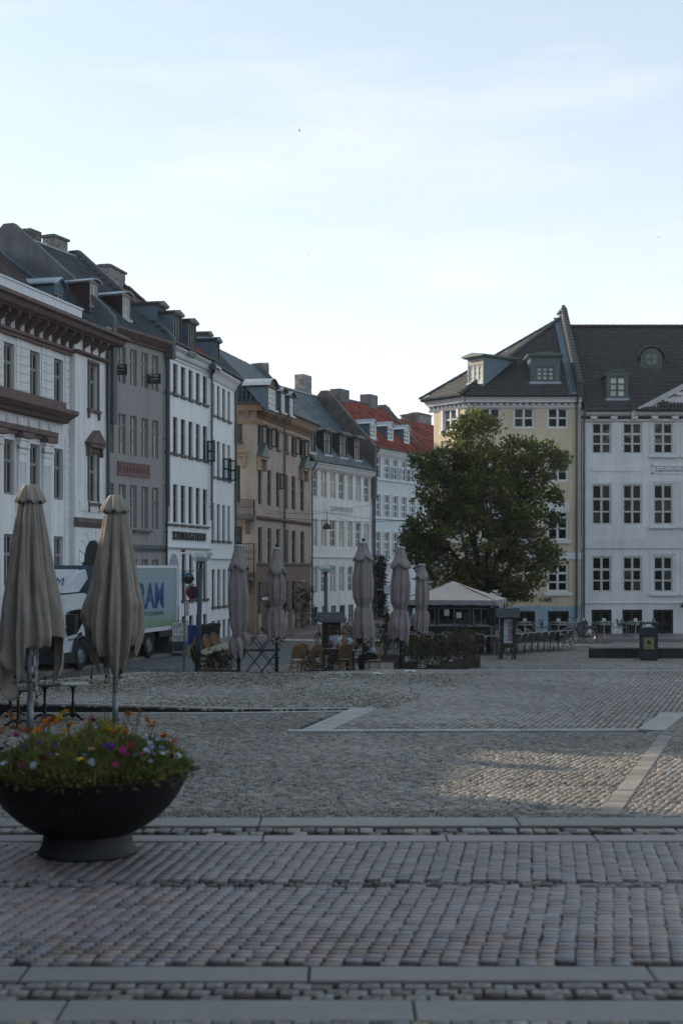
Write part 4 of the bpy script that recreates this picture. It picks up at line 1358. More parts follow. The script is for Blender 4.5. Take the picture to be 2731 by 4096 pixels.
z2 = [zrow(fC2, 3, 566, 970, 1248), zrow(fC2, 3, 566, 1475, 1800), zrow(fC2, 4, 570, 252, 583)]
g2 = cols_of(fC2, 4, [(555, 585), (605, 633), (653, 680), (697, 722)])
zg2 = zrow(fC2, 4, 570, 845, 1178)
zb2 = (-.9, zpt(fC2, 4, 570, 1308))
L2 = 4.97
h2 = row(c2, z2[0]) + row(c2, z2[1]) + row(c2, z2[2]) + row(g2, zg2) + row(g2, zb2)
C2 = house('white_corner_house', fC2, 0, L2, 12.0, 'white_c', h2, 'plain white house at the street corner with wide open casements', depth=8.4)
for i, h in enumerate(h2):
 base = i >= len(h2) - 4
 put_window(C2, *h, cols=2, rows=(.34, .33, .33) if not base else (1,), thick=(0,) if not base else (), fm='dark_frame' if not base else 'black_frame', gm='glass', y=.09, fr=.045, sill=None if base else 'dark_frame')
zeD = 12.15
cornice(C2, 0, L2 + .1, zeD - .05, [(.34, 0), (.34, -.1), (.2, -.25), (.06, -.5)], 'white_trim')
gutter(C2, 0, L2 + .1, -.42, zeD + .03)
rp2, rn2 = (0, -.3, zeD), (0, -4.1, 4.7)
dd = []
for (a, e, t, bb) in ((512, 547, 512, 690), (585, 625, 568, 830)):
 dd.append(dormer(C2, fC2, rp2, rn2, q(3, a, 0)[0], q(3, e, 0)[0], q(3, 0, t + 26)[1], q(3, 0, bb)[1], 0, 'flat', 'zinc', 'zinc_dark', 'dark_frame', 2, (.4, .3, .3), 'zinc_dark', 'glass_sky_tint', mar=(.05, .05, .05), over=.1))
tiled_plane(C2, [(0, -.38, zeD - .03), (L2, -.38, zeD - .03), (L2 - 1.5, 2.4, zeD + 2.4), (0, 4.4, zeD + 4.1)], None, 'pan', .2, .3, 'tile_dark', holes=dd, cap=120)
MB().add([(0, 4.4, zeD + 4.1), (L2 - 1.5, 2.4, zeD + 2.4), (L2, 8.4, 12), (0, 8.4, 12), (L2, -.38, zeD)], [(0, 1, 2, 3), (1, 4, 2)]).build('rear_roof', M['zinc_dark'], C2)
zs2 = zpt(fC2, 4, 640, 752)
cornice(C2, 0, L2 + .02, zs2, [(.10, .05), (.10, 0), (.04, -.05)], 'white_trim', 'string_course')
downpipe(C2, L2 - .05, -.5, zeD, y=-.1, r=.05)
MB().box(spt(fC2, 4, 718), spt(fC2, 4, 730), -.03, .0, zpt(fC2, 4, 720, 834), zpt(fC2, 4, 720, 812)).build('number_plate', M['white_trim'], C2)
def open_sash(root, s, z0, w, h, fm, y=-.0, ang=-80, gm='clear', cols=1, rows=(.5, .5)):
 fme, panes = window_meshes(w, h, cols, rows, (), fm, gm, fr=.045, mull=.04)
 o = link('open_casement', fme, root, (s, y, z0), (0, 0, R(ang)))
 for (me, x, z) in panes: link('pane', me, o, (x, .03, z))
 return o
h_ = row(cC, zC[1])[5]
open_sash(C, h_[1] - .05, h_[2] - .05, .36, (h_[3] - h_[2]) * .62, 'black_frame', ang=-78)
for i in (2, 3):
 h_ = row(c2, z2[1])[i]
 open_sash(C2, h_[0] + .02, h_[2] - .05, .42, (h_[3] - h_[2]) * .6, 'black_frame', ang=-78)
# ---- D: beige corner house with carved cornice
cD = cols_of(fD, 3, [(968, 1002), (1052, 1085), (1130, 1162), (1202, 1236), (1268, 1302), (1345, 1380)])
zD = [zrow(fD, 3, 985, 1340, 1512), zrow(fD, 3, 985, 1728, 262, kb=4, xb=985), zrow(fD, 4, 986, 468, 788), zrow(fD, 4, 988, 958, 1245)]
hD = row(cD, zD[0]) + row(cD, zD[1]) + row(cD, zD[2]) + row(cD[:5], zD[3])
LD = 11.61
D = house('beige_corner_house', fD, 0, LD, 11.2, 'beige_d', hD, 'weathered beige corner house with brown ground floor, balcony and carved ochre cornice', depth=8.0)
for i, h in enumerate(hD):
 put_window(D, *h, cols=1 if i < 6 else 2, rows=(1,) if i < 6 else (.34, .33, .33), thick=(0,) if i >= 6 else (), fm='black_frame', gm='glass', y=.10, fr=.06, sill='cement' if i < 6 else None)
zeE = 11.43
def d_cornice(root, s0, s1):
 cornice(root, s0, s1, zeE, [(.55, 0), (.55, -.10), (.45, -.18), (.36, -.30), (.36, -.34)], 'ochre_trim')
 cornice(root, s0, s1, zeE - .85, [(.10, 0), (.14, -.05), (.05, -.16)], 'ochre_trim', 'frieze')
 me = MB().prism([(-.0, .0), (-.34, .0), (-.34, -.07), (-.26, -.13), (-.13, -.16), (-.15, -.26), (-.07, -.34), (0, -.34)], 0, .15, 'x').ball((.075, -.27, -.07), .075, 8).mesh('console', M['ochre_trim'])
 n = max(2, int((s1 - s0) / .46))
 for i in range(n): link('console', me, root, (s0 + .1 + (s1 - s0 - .2) * (i + .3) / n, 0, zeE - .36))
 gutter(root, s0, s1, -.63, zeE + .05)
d_cornice(D, 0, LD)
g = zpt(fD, 4, 950, 800)
zst = zpt(fD, 4, 985, 385)
for zq, pj in ((zst, .16), (g, .12)):
 cornice(D, 0, LD, zq, [(pj, .10), (pj, 0), (.06, -.06), (.04, -.12)], 'red_stone' if pj > .14 else 'brown_d', 'string_course')
def rusticate(root, s0, s1, z0, z1, cols, step, mm, proj=.035, gap=.02):
 edges = [s0] + [v for c in sorted(cols) for v in (c[0] - .02, c[1] + .02)] + [s1]
 me = MB().box(0, 1, 0, 1, 0, 1).mesh('stone_course', M[mm])
 for i in range(0, len(edges), 2):
  if edges[i + 1] - edges[i] < .06: continue
  z = z0
  while z < z1 - .05:
   course(root, me, edges[i], edges[i + 1], -proj, .01, z + gap / 2, min(z1, z + step - gap / 2))
   z += step
rusticate(D, 0, LD, -.6, zD[3][1], cD[:5] + [(spt(fD, 4, 1355), spt(fD, 4, 1405))], .42, 'brown_d')
MB().box(0, LD, -.03, .012, zD[3][1] + .02, g - .13).build('lintel_band', M['brown_d'], D)
rusticate(D, 0.9, LD, zD[2][0] - .1, zD[2][1] + .1, cD, .36, 'beige_d', proj=.025)
dx0, dx1 = spt(fD, 4, 1355), spt(fD, 4, 1405)
MB().box(dx0, dx1, -.02, .01, -.9, zpt(fD, 4, 1380, 955)).box(dx0 + .12, dx1 - .12, -.035, -.018, -.5, 2.2).build('door', M['maroon'], D)
for (a, e) in (cD[0], cD[5]):
 m_, zt = (a + e) / 2, zD[1][1]
 hw = (e - a) / 2 + .38
 MB().prism([(m_ - hw, zt + .55), (m_ + hw, zt + .55), (m_, zt + 1.25)], -.34, .02, 'y', 1).box(m_ - hw + .06, m_ + hw - .06, -.26, .02, zt + .42, zt + .545).box(m_ - hw + .1, m_ - hw + .26, -.22, .02, zt - .15, zt + .42).box(m_ + hw - .26, m_ + hw - .1, -.22, .02, zt - .15, zt + .42).build('window_pediment', [M['ochre_trim'], M['dorm_green']], D)
for i, h in enumerate(row(cD, zD[0])):
 if i in (0, 1, 4, 5): open_sash(D, h[1], h[2], .30, h[3] - h[2], 'black_frame', ang=-68 if i < 5 else -100, rows=(1,))
open_sash(D, cD[2][1], zD[1][1] - .9, .28, .85, 'black_frame', ang=-70, rows=(1,))
downpipe(D, spt(fD, 3, 1192), -.5, zeE, y=-.1, r=.055, sy=-.6)
# chamfered corner front
L0 = fD0.s_at(1026)
wc = [(fD0.s_at(q(3, 757, 0)[0]), fD0.s_at(q(3, 825, 0)[0]))]
z0s = [zrow(fD0, 3, 790, 1312, 1492), zrow(fD0, 3, 785, 1706, 245, kb=4, xb=785), zrow(fD0, 4, 790, 460, 640)]
h0 = [(wc[0][0], wc[0][1], *z0s[0]), (wc[0][0], spt(fD0, 3, 808), *z0s[1]), (wc[0][0], wc[0][1], *z0s[2])]
D0 = empty('corner_front', (0, 0, 0), 0, parent=D)
MD0 = (Matrix.Translation((fD.o.x, fD.o.y, 0)) @ Matrix.Rotation(fD.rz, 4, 'Z')).inverted() @ Matrix.Translation((fD0.o.x, fD0.o.y, 0))
D0.location = MD0.translation
D0.rotation_euler = (0, 0, -fD.rz)
b = MB()
wall_grid(b, -.9, L0, -1.3, 11.2, h0, .14)
b.add([(-.9, .3, -1.2), (L0, .3, -1.2), (L0, .3, 11), (-.9, .3, 11)], [(0, 1, 2, 3)], 1)
b.add([(-.9, 0, -1.3), (-.9, 8, -1.3), (-.9, 8, 11.2), (-.9, 0, 11.2)], [(0, 3, 2, 1)])
b.build('corner_wall', [M['beige_d'], M['dark_void']], D0)
for i, h in enumerate(h0): put_window(D0, *h, cols=1, rows=(1,) if i == 0 else (.36, .64), thick=(0,), fm='black_frame', gm='glass', y=.1, fr=.06, sill='cement' if i == 0 else None)
d_cornice(D0, -.9, L0 + .3)
MB().box(-.9, L0 - .04, -.035, .01, -.6, zD[3][1] + .5).build('brown_base', M['brown_d'], D0)
zp = z0s[1][1]
arcp = [(-.5 + (wc[0][1] + .75) * i / 10, zp + .62 + .32 * math.sin(math.pi * i / 10)) for i in range(11)]
MB().prism(arcp, -.36, .02, 'y').box(-.5, wc[0][1] + .25, -.28, .02, zp + .45, zp + .61).box(wc[0][1] + .02, wc[0][1] + .2, -.24, .02, zp - .1, zp + .45).build('arched_hood', M['ochre_trim'], D0)
def balcony(root, s0, s1, z, h, proj, slab='cement'):
 r = empty('balcony', (0, 0, 0), 0, parent=root)
 MB().box(s0, s1, -proj - .06, .01, z - .16, z).prism([(-.02, z - .16), (-proj * .8, z - .17), (-proj * .5, z - .4), (-.1, z - .85), (-.02, z - .9)], s1 - .45, s1 - .25, 'x').build('slab', M[slab], r)
 b = MB()
 for zz in (z + .06, z + h * .55, z + h): b.tube([(s0, -proj, zz), (s1, -proj, zz), (s1, 0, zz)], .018, 5)
 x = s0
 while x <= s1:
  b.tube([(x, -proj, z), (x, -proj, z + h)], .011, 4)
  x += .12
 x = s0 + .12
 while x < s1:
  b.tube([(x + .1 * math.cos(t * .785), -proj, z + h * .77 + .1 * math.sin(t * .785)) for t in range(8)], .010, 4, closed=True)
  x += .24
 for y in (.15, .3, .45, .6): b.tube([(s1, -y * proj / .7, z), (s1, -y * proj / .7, z + h)], .011, 4)
 b.build('railing', M['iron'], r)
balcony(D0, -.8, spt(fD0, 4, 930, -.7), zpt(fD0, 4, 850, 372), zpt(fD0, 4, 850, 228) - zpt(fD0, 4, 850, 372), .7)
balcony(D0, -.2, spt(fD0, 4, 930, -.6), zpt(fD0, 4, 900, 915), 1.7, .6)
# roofs of D
rpD, rnD = (0, -.5, zeE + .05), (0, -3.4, 3.6)
dd = []
for (a, e, t, bb) in ((1058, 1135, 1015, 1210), (1172, 1215, 1060, 1238), (1247, 1290, 1100, 1268)):
 dd.append(dormer(D, fD, rpD, rnD, q(3, a, 0)[0], q(3, e, 0)[0], q(3, 0, t)[1], q(3, 0, bb)[1], 0, 'arch', 'zinc', 'maroon', 'white_frame', 3, (.34, .33, .33), 'lead', 'glass_sky_tint', mar=(.06, .06, .04)))
tiled_plane(D, [(0, -.62, zeE), (LD, -.62, zeE), (LD, 3.2, zeE + 3.5), (2.2, 3.2, zeE + 3.5)], None, 'slate', .3, .22, 'slate', holes=dd, cap=200, stagger=True)
d0 = dormer(D0, fD0, (0, -.5, zeE + .05), (0, -3.4, 3.6), q(3, 962, 0)[0], q(3, 1002, 0)[0], q(3, 0, 965)[1], q(3, 0, 1140)[1], 0, 'arch', 'zinc', 'maroon', 'white_frame', 3, (.34, .33, .33), 'lead', 'glass_sky_tint', mar=(.06, .06, .04))
tiled_plane(D0, [(-1.2, -.62, zeE), (L0 + .25, -.62, zeE), (L0 + .35, .9, zeE + 1.25), (-1.2, .9, zeE + 1.25)], None, 'pan', .22, .32, 'tile_dark', holes=[d0], cap=60)
MB().add([(LD, 3.2, zeE + 3.5), (2.2, 3.2, zeE + 3.5), (0, 8, zeE), (LD, 8, zeE), (0, -.6, zeE)], [(0, 1, 2, 3), (1, 4, 2)]).build('rear_roof', M['zinc_dark'], D)
gable_wall(D, LD - .2, .2, [(-.4, zeE + .1), (3.1, zeE + 3.8), (3.5, zeE + 3.8), (8, zeE)], 'cement')
# ---- slate-roofed house standing behind D on the side street
fS = Fac(870, 80.0, ang=0.0)
S = empty('slate_roofed_house', (fS.o.x, fS.o.y, 0), 0, 'house with a steep blue slate roof and a rendered gable behind the beige corner house', 'building')
zsr = fS.z_at(q(3, 700, 0)[0], q(3, 0, 752)[1])
sx1 = fS.s_at(q(3, 745, 0)[0])
zse = zsr - 3.8
MB().box(-2, sx1 + 3.2, 1.2, 8, -1, zse + .4).build('wall', M['white_e'], S)
sx2, sze = fS.s_at(q(3, 890, 0)[0]), fS.z_at(q(3, 890, 0)[0], q(3, 0, 935)[1])
tiled_plane(S, [(-2, -.4, zse - .2), (sx2 + .6, -.4, zse - .2), (sx1, 3.6, zsr), (-2, 3.6, zsr)], None, 'slate', .3, .22, 'slate', cap=60, stagger=True)
gx = fS.s_at(q(3, 960, 0)[0], 3.2)
MB().prism([(sx1 - .55, zsr - .35), (sx1 - .45, zsr + .1), (sx1 - .1, zsr + .42), (sx1 + .25, zsr + .3), (gx + .6, zse), (gx + .6, zse - .4), (gx - .9, zse - .4)], 3.62, 3.9, 'y').build('gable_wall', M['cement'], S)
b = MB()
for i in range(14):
 t = i / 14
 b.box(sx1 + .15 + (gx - sx1) * t, sx1 + .5 + (gx - sx1) * t, 3.55, 4.0, zsr + .30 - (zsr - zse) * t, zsr + .38 - (zsr - zse) * t)
b.build('coping_tile', M['tile_dark'], S)
chimney(S, fS.s_at(q(3, 960, 0)[0], 5), fS.s_at(q(3, 1062, 0)[0], 5), 5, 5.7, zse - 1, fS.z_at(q(3, 1000, 0)[0], q(3, 0, 785)[1], 5), 'brick_white', False)
# ---- E: white house with dark slate mansard
cE = cols_of(fE, 5, [(120, 180), (218, 277), (312, 370), (405, 460), (497, 548), (583, 635), (668, 720)])
zE = [zrow(fE, 5, 150, 1252, 1533), zrow(fE, 6, 132, 57, 302), zrow(fE, 6, 132, 482, 718)]
cEb = cols_of(fE, 6, [(110, 160), (195, 240), (278, 323), (355, 402), (432, 478), (505, 550)])
zEb = (-.9, zpt(fE, 6, 132, 845))
hE = row(cE, zE[0]) + row(cE, zE[1]) + row(cE, zE[2]) + row(cEb, zEb)
LE = 10.08
E = house('white_slate_roofed_house', fE, 0, LE, 9.1, 'white_e', hE, 'white house with four dark dormers in a slate roof and a relief panel', depth=8.0)
for i, h in enumerate(hE):
 put_window(E, *h, cols=2, rows=(.36, .32, .32) if i < 21 else (.4, .6), thick=(0,), fm='white_old' if i < 21 else 'zinc_dark', gm='glass_sky_tint' if i % 3 else 'glass', y=.07, fr=.06)
zeEE = 9.36
yrE, zrE = 3.9, 14.4
cornice(E, 0, LE, zeEE - .03, [(.36, 0), (.36, -.08), (.22, -.16), (.22, -.30), (.05, -.45)], 'white_trim')
dentils(E, .1, LE - .1, zeEE - .30, zeEE - .17, .34, .17, .30, 'white_trim')
gutter(E, 0, LE, -.42, zeEE + .04)
rpE, rnE = (0, -.3, zeEE), (0, -(zrE - zeEE), yrE + .3)
dd = []
for (a, e, t, bb) in ((85, 162, 812, 1078), (250, 330, 835, 1103), (414, 490, 868, 1132), (568, 640, 905, 1160)):
 dd.append(dormer(E, fE, rpE, rnE, q(5, a, 0)[0], q(5, e, 0)[0], q(5, 0, t + 20)[1], q(5, 0, bb)[1], 0, 'flat', 'zinc_dark', 'black_frame', 'black_frame', 3, (.36, .64), 'zinc_dark', 'glass_sky_tint', mar=(.08, .08, .12), over=.22))
tiled_plane(E, [(0, -.36, zeEE - .02), (LE, -.36, zeEE - .02), (LE, yrE, zrE), (0, yrE, zrE)], None, 'slate', .30, .26, 'slate', holes=dd, stagger=True)
MB().add([(0, yrE, zrE), (LE, yrE, zrE), (LE, 8, 9.2), (0, 8, 9.2)], [(0, 1, 2, 3)]).build('rear_roof', M['zinc_dark'], E)
ridge_tiles(E, (0, yrE, zrE), (LE, yrE, zrE), 'lead', .1)
ch(fE, 5, 42, 122, 262, yrE + .1, .7, zrE - 1.2, E, 'brick_white', False)
pz0, pz1 = zpt(fE, 5, 430, 1700), zpt(fE, 5, 430, 1645)
px0, px1 = spt(fE, 5, 320), spt(fE, 5, 548)
b = MB().box(px0, px1, -.05, .01, pz1, pz1 + .06).box(px0, px1, -.05, .01, pz0 - .06, pz0).box(px0, px0 + .06, -.05, .01, pz0, pz1).box(px1 - .06, px1, -.05, .01, pz0, pz1)
for i in range(22):
 x = px0 + .15 + (px1 - px0 - .3) * i / 21
 b.tube([(x + .07 * math.cos(t * .9), -.02, (pz0 + pz1) / 2 + .12 * math.sin(t * .9)) for t in range(7)], .016, 4, closed=True)
b.build('relief_panel', M['white_e'], E)
zq = zpt(fE, 6, 110, 400)
cornice(E, 0, LE, zq, [(.10, .06), (.10, 0), (.04, -.06)], 'white_trim', 'string_course')
rusticate(E, 0, LE, 1.6, zE[2][1] + .35, cE, .36, 'white_e', proj=.02)
downpipe(E, .1, -.8, zeEE, y=-.1, r=.05)
downpipe(E, LE - .15, -.8, zeEE, y=-.1, r=.06)
# small vents and the street number of the base
MB().box(spt(fE, 6, 100), spt(fE, 6, 600), -.025, .01, -1.2, zpt(fE, 6, 132, 800)).build('plinth_course', M['plinth_blue'], E) if False else None
# ---- F: pale blue house with red roof
cF = cols_of(fF, 5, [(783, 838), (875, 932), (965, 1020), (1055, 1110), (1143, 1198), (1228, 1280)])
zF = [zrow(fF, 5, 810, 1112, 1338), zrow(fF, 5, 810, 1507, 1745), zrow(fF, 6, 692, 172, 405)]
hF = row(cF, zF[0]) + row(cF, zF[1]) + row(cF, zF[2])
LF = 8.7
F_ = house('pale_blue_house', fF, 0, LF, 10.7, 'blue_f', hF, 'pale blue house with three white dormers in a red tiled roof', depth=7.6)
for i, h in enumerate(hF):
 put_window(F_, *h, cols=2, rows=(.36, .32, .32), thick=(0,), fm='white_frame', gm='glass', y=.07, fr=.06)
 t = .13
 a, e, c, d = h
 MB().box(a - t, a, -.03, .01, c, d).box(e, e + t, -.03, .01, c, d).box(a - t, e + t, -.035, .01, d, d + t).build('casing', M['white_trim'], F_)
zeF = 10.92
cornice(F_, 0, LF, zeF - .03, [(.34, 0), (.34, -.08), (.20, -.16), (.20, -.30), (.05, -.45)], 'white_trim')
dentils(F_, .1, LF - .1, zeF - .30, zeF - .16, .32, .16, .28, 'white_trim')
gutter(F_, 0, LF, -.4, zeF + .04)
for zz in (zF[0][0] - .08, zF[1][0] - .08): cornice(F_, 0, LF, zz, [(.12, .04), (.12, -.03), (.04, -.09)], 'white_trim', 'sill_course')
cornice(F_, 0, LF, zF[2][0] - .35, [(.2, .1), (.2, 0), (.1, -.06), (.05, -.3)], 'white_trim', 'string_course')
yrF, zrF = 3.4, 14.5
rpF, rnF = (0, -.3, zeF), (0, -(zrF - zeF), yrF + .3)
dd = []
for (a, e, t, bb) in ((732, 795, 772, 935), (913, 974, 800, 958), (1084, 1142, 832, 985)):
 dd.append(dormer(F_, fF, rpF, rnF, q(5, a, 0)[0], q(5, e, 0)[0], q(5, 0, t)[1], q(5, 0, bb)[1], 0, 'gable', 'zinc', 'white_frame', 'white_frame', 2, (.36, .32, .32), 'lead', 'glass_curtain', mar=(.05, .05, .03), over=.12))
tiled_plane(F_, [(0, -.36, zeF - .02), (LF, -.36, zeF - .02), (LF, yrF, zrF), (0, yrF, zrF)], None, 'pan', .25, .36, 'tile_red', holes=dd)
MB().add([(0, yrF, zrF), (LF, yrF, zrF), (LF, 7.6, 10.8), (0, 7.6, 10.8)], [(0, 1, 2, 3)]).build('rear_roof', M['tile_red'], F_)
ridge_tiles(F_, (.2, yrF, zrF), (LF, yrF, zrF), 'tile_dark', .13)
gable_wall(F_, -.28, .34, [(-.3, 7.6), (-.3, zeF + .1), (yrF - .2, zrF + .35), (yrF + .3, zrF + .35), (7.6, 10.8), (7.6, 7.6)], 'brick')
gb = MB()
for i in range(26):                                         # brick courses stepping out of the fire wall
 zz = 8.6 + i * .23
 ymax = -.28 + max(0, (zz - zeF)) / (zrF - zeF) * (yrF + .1)
 y = ymax + (i % 2) * .12
 while y < yrF + .2:
  if random.random() < .8: gb.box(-.30 - random.uniform(0, .02), -.27, y, y + .22, zz, zz + .16)
  y += .25
gb.build('brick', M['brick'], F_, kind='stuff')
gable_wall(F_, LF - .1, .25, [(-.3, zeF), (yrF - .2, zrF + .3), (yrF + .3, zrF + .3), (7.6, 10.8)], 'cement')
ch(fF, 5, 422, 515, 412, yrF - .3, .8, zrF - 1.2, F_, 'cement', False, False)
ch(fF, 5, 732, 812, 468, yrF - .3, .8, zrF - 1.2, F_, 'cement', False, False)
downpipe(F_, .12, -.8, zeF, y=-.1, r=.06)
for i, a in ((1, -140), (2, -120), (3, -60), (3, -120)):
 h_ = row(cF, zF[0])[i]
 open_sash(F_, h_[1] if a > -130 else h_[1], h_[2], .34, (h_[3] - h_[2]) * .6, 'white_frame', ang=a / 2)
# ---- G: further house with red roof
fG = Fac(1700, 101.0, 4600)
G = house('cream_red_roofed_house', fG, 0, 14, 10.2, 'cream_g', [], 'far cream house with a red tiled roof and brick chimneys', depth=8)
wg = [(.9 + 1.7 * i, 1.9 + 1.7 * i) for i in range(6)]
zr_ = 14.5
for zz in (2.6, 5.6, 8.2):
 for (a, e) in wg[:3]: put_window(G, a, e, zz - .9, zz + .9, cols=2, rows=(.36, .32, .32), thick=(0,), fm='white_frame', gm='glass_curtain', y=-.06)
rG = fG.hit(*q(5, 950, 705), (0, 4, 0), (0, 1, 0))
tiled_plane(G, [(-.5, -.4, 10.1), (14, -.4, 10.1), (14, 4, rG.z - .1), (-.5, 4, rG.z - .1)], None, 'pan', .27, .38, 'tile_red', cap=200)
MB().add([(-.5, 4, rG.z - .1), (14, 4, rG.z - .1), (14, 8, 10.2), (-.5, 8, 10.2)], [(0, 1, 2, 3)]).build('rear_roof', M['tile_red'], G)
gable_wall(G, -.6, .25, [(-.4, 9.9), (3.8, rG.z + .2), (4.3, rG.z + .2), (8, 10.2), (8, 9.9)], 'cement')
ch(fG, 5, 848, 928, 605, 4.2, .8, rG.z - 2, G, 'brick_white')
ch(fG, 5, 1148, 1240, 695, 4.6, .8, rG.z - 2, G, 'brick')
ch(fG, 5, 1236, 1372, 682, 4.2, .8, rG.z - 2, G, 'brick_white')
# ------------------------------------------------------------------ houses on the right
def shop_window(root, s0, s1, z0, z1, cols=2):
 w = put_window(root, s0, s1, z0, z1, cols=cols, rows=(.62, .38), thick=(), fm='black_frame', gm='glass_shop', y=.1, name='shop_window', fr=.1)
 return w
cHpx = [(1917, 2001), (2051, 2136), (2187, 2271)]
cH = [(fH.s_at(a), fH.s_at(b)) for a, b in cHpx]
zH = [zrow(fH, 7, 690, 963, 1150), zrow(fH, 7, 1340, 1365, 1627), zrow(fH, 10, 380, 305, 650), zrow(fH, 10, 325, 880, 1162)]
sW = [(fH.s_at(a), fH.s_at(b)) for a, b in ((1893, 1955), (2060, 2139), (2190, 2273))]
zW = zrow(fH, 10, 325, 1352, 1572)
LH = fH.s_at(2322)
hH = row(cH, zH[0]) + row(cH, zH[1]) + row(cH, zH[2]) + row(cH, zH[3]) + row(sW, zW)
H = house('yellow_cafe_house', fH, 0, LH, 11.3, 'yellow_h', hH, 'pale yellow corner house with hipped black tile roof and a cafe at street level', depth=9)
for i, h in enumerate(hH[:12]):
 put_window(H, *h, cols=2, rows=(.5, .5) if i < 3 else (.32, .34, .34), thick=(0,) if i >= 3 else (), fm='white_frame', gm=random.choice(('glass', 'glass_shop', 'glass')), y=.05, fr=.08)
for h in hH[12:]: shop_window(H, *h)
zpl = zpt(fH, 10, 300, 1306)
MB().box(0, sW[0][0], -.03, .01, -.6, zpl).box(sW[0][1], sW[1][0], -.03, .01, -.6, zpl).box(sW[1][1], sW[2][0], -.03, .01, -.6, zpl).box(sW[2][1], LH, -.03, .01, -.6, zpl)\
 .box(sW[0][0], sW[0][1], -.03, .01, zW[1], zpl).box(sW[1][0], sW[1][1], -.03, .01, zW[1], zpl).box(sW[2][0], sW[2][1], -.03, .01, zW[1], zpl).build('plinth', M['plinth_blue'], H)
MB().box(0, LH, -.045, -.028, -.6, zpt(fH, 10, 300, 1577)).build('base_course', M['plinth_dark'], H)
zrB_ = zpt(fH, 10, 500, 805)
cornice(H, 0, LH, zrB_, [(.07, .17), (.07, -.17), (.03, -.19)], 'plinth_blue', 'string_course').data.materials[0] = M['white_i']
rusticate(H, 0, LH, zpl + .02, zrB_ - .2, [(a - .02, b + .02) for a, b in cH], .375, 'yellow_h', proj=.03)
for (a, b_) in cH:
 MB().box(a - .18, b_ + .18, -.12, .01, zH[3][0] - .18, zH[3][0] - .02).build('sill', M['white_i'], H)
 MB().box(a - .12, b_ + .12, -.10, .01, zH[2][0] - .15, zH[2][0] - .02).build('sill', M['white_i'], H)
 MB().box(a + .02, b_ - .02, -.03, .01, zH[1][0] - 1.5, zH[1][0] - 1.0).box(a - .03, b_ + .03, -.015, .01, zH[1][0] - 1.55, zH[1][0] - .95).build('panel', M['white_i'], H)
tz = zpt(fH, 10, 200, 1258)
ts = (zpt(fH, 10, 200, 1222) - tz) / .70
tcafe = text('CAFE', H, (fH.s_at(q(10, 138, 0)[0]), -.045, tz), ts, M['letter'], .02, bold=.004)
tcafe.scale = ((fH.s_at(q(10, 262, 0)[0]) - fH.s_at(q(10, 138, 0)[0])) / tcafe['wide'], 1, 1)
text('&', H, (fH.s_at(2093), -.045, tz), ts, M['letter'], .02)
zeH = zpt(fH, 7, 900, 860)
def h_cornice(root, s0, s1):
 cornice(root, s0, s1, zeH - .03, [(.42, 0), (.42, -.07), (.30, -.17), (.27, -.26), (.27, -.30), (.08, -.31)], 'white_trim')
 cornice(root, s0, s1, zeH - .52, [(.10, .06), (.10, 0), (.03, -.10)], 'white_trim', 'frieze')
 dentils(root, s0, s1, zeH - .47, zeH - .36, .30, .15, .15, 'white_trim')
 gutter(root, s0, s1, -.50, zeH + .04, mm='pipe')
h_cornice(H, 0, LH)
apex = fH.hit(2244, 1276, (0, 5.0, 0), (0, 1, 0))
zrH = apex.z
rpH, rnH = (0, -.45, zeH), (0, -(zrH - zeH), 5.45)
dh = dormer(H, fH, rpH, rnH, q(7, 1052, 0)[0], q(7, 1318, 0)[0], q(7, 0, 502)[1], q(7, 0, 742)[1], 0, 'flat', 'zinc', 'dorm_green', 'dorm_green', 3, (.33, .33, .34), 'dorm_green', 'glass_sky_tint', mar=(.28, .28, .52), over=.16)
cL = fH.hit(1700, 1602, (0, 0, zeH), (0, 0, 1))
tiled_plane(H, [(-.12, -.5, zeH - .02), (LH - .15, -.5, zeH - .02), (LH - .15, 5.0, zrH), (apex.x, 5.0, zrH)], None, 'pan', .155, .28, 'tile_black', holes=[dh])
# chamfered corner
ang = math.atan2(-1.0, .785)                                # its local x runs from the far left end to the corner with the main front
lc = 2.32
dirv = Vector((math.cos(ang), math.sin(ang)))
fHc = Fac(1860, 70.0, ang=ang)
fHc.o = fH.o - dirv * lc
Hc = empty('corner_front', (0, 0, 0), 0, parent=H)
MHc = Matrix.Translation((fHc.o.x - fH.o.x, fHc.o.y - fH.o.y, 0)) @ Matrix.Rotation(ang, 4, 'Z')
Hc.location = MHc.translation
Hc.rotation_euler = (0, 0, ang)
wz = (fHc.z_at(*q(7, 335, 1170)), fHc.z_at(*q(7, 335, 975)))
ws = (fHc.s_at(q(7, 275, 0)[0]), fHc.s_at(q(7, 392, 0)[0]))
hc = [(ws[0], ws[1], *wz), (ws[0], ws[1], zH[1][0], zH[1][1]), (ws[0], ws[1], zH[2][0], zH[2][1]), (ws[0], ws[1], *zH[3])]
b = MB()
wall_grid(b, 0, lc, -1.3, 11.3, hc, .12)
b.add([(0, .3, -1.2), (lc, .3, -1.2), (lc, .3, 11), (0, .3, 11)], [(0, 1, 2, 3)], 1)
b.build('corner_wall', [M['yellow_h'], M['dark_void']], Hc)
sd_ = MB().add([(0, 0, -1.3), (-2, 8, -1.3), (-2, 8, 11.3), (0, 0, 11.3)], [(0, 3, 2, 1)])
sd_.build('side_wall', M['yellow_h'], Hc)
for i, h in enumerate(hc):
 put_window(Hc, *h, cols=2, rows=(.5, .5) if i == 0 else (.32, .34, .34), thick=(0,) if i else (), fm='white_frame', gm='glass_curtain', y=.04, fr=.07)
 a, e, c, d = h
 MB().box(a - .16, a, -.05, .01, c, d).box(e, e + .16, -.05, .01, c, d).box(a - .16, e + .16, -.055, .01, d, d + .16).box(a - .2, e + .2, -.12, .01, c - .14, c).build('casing', M['white_trim'], Hc)
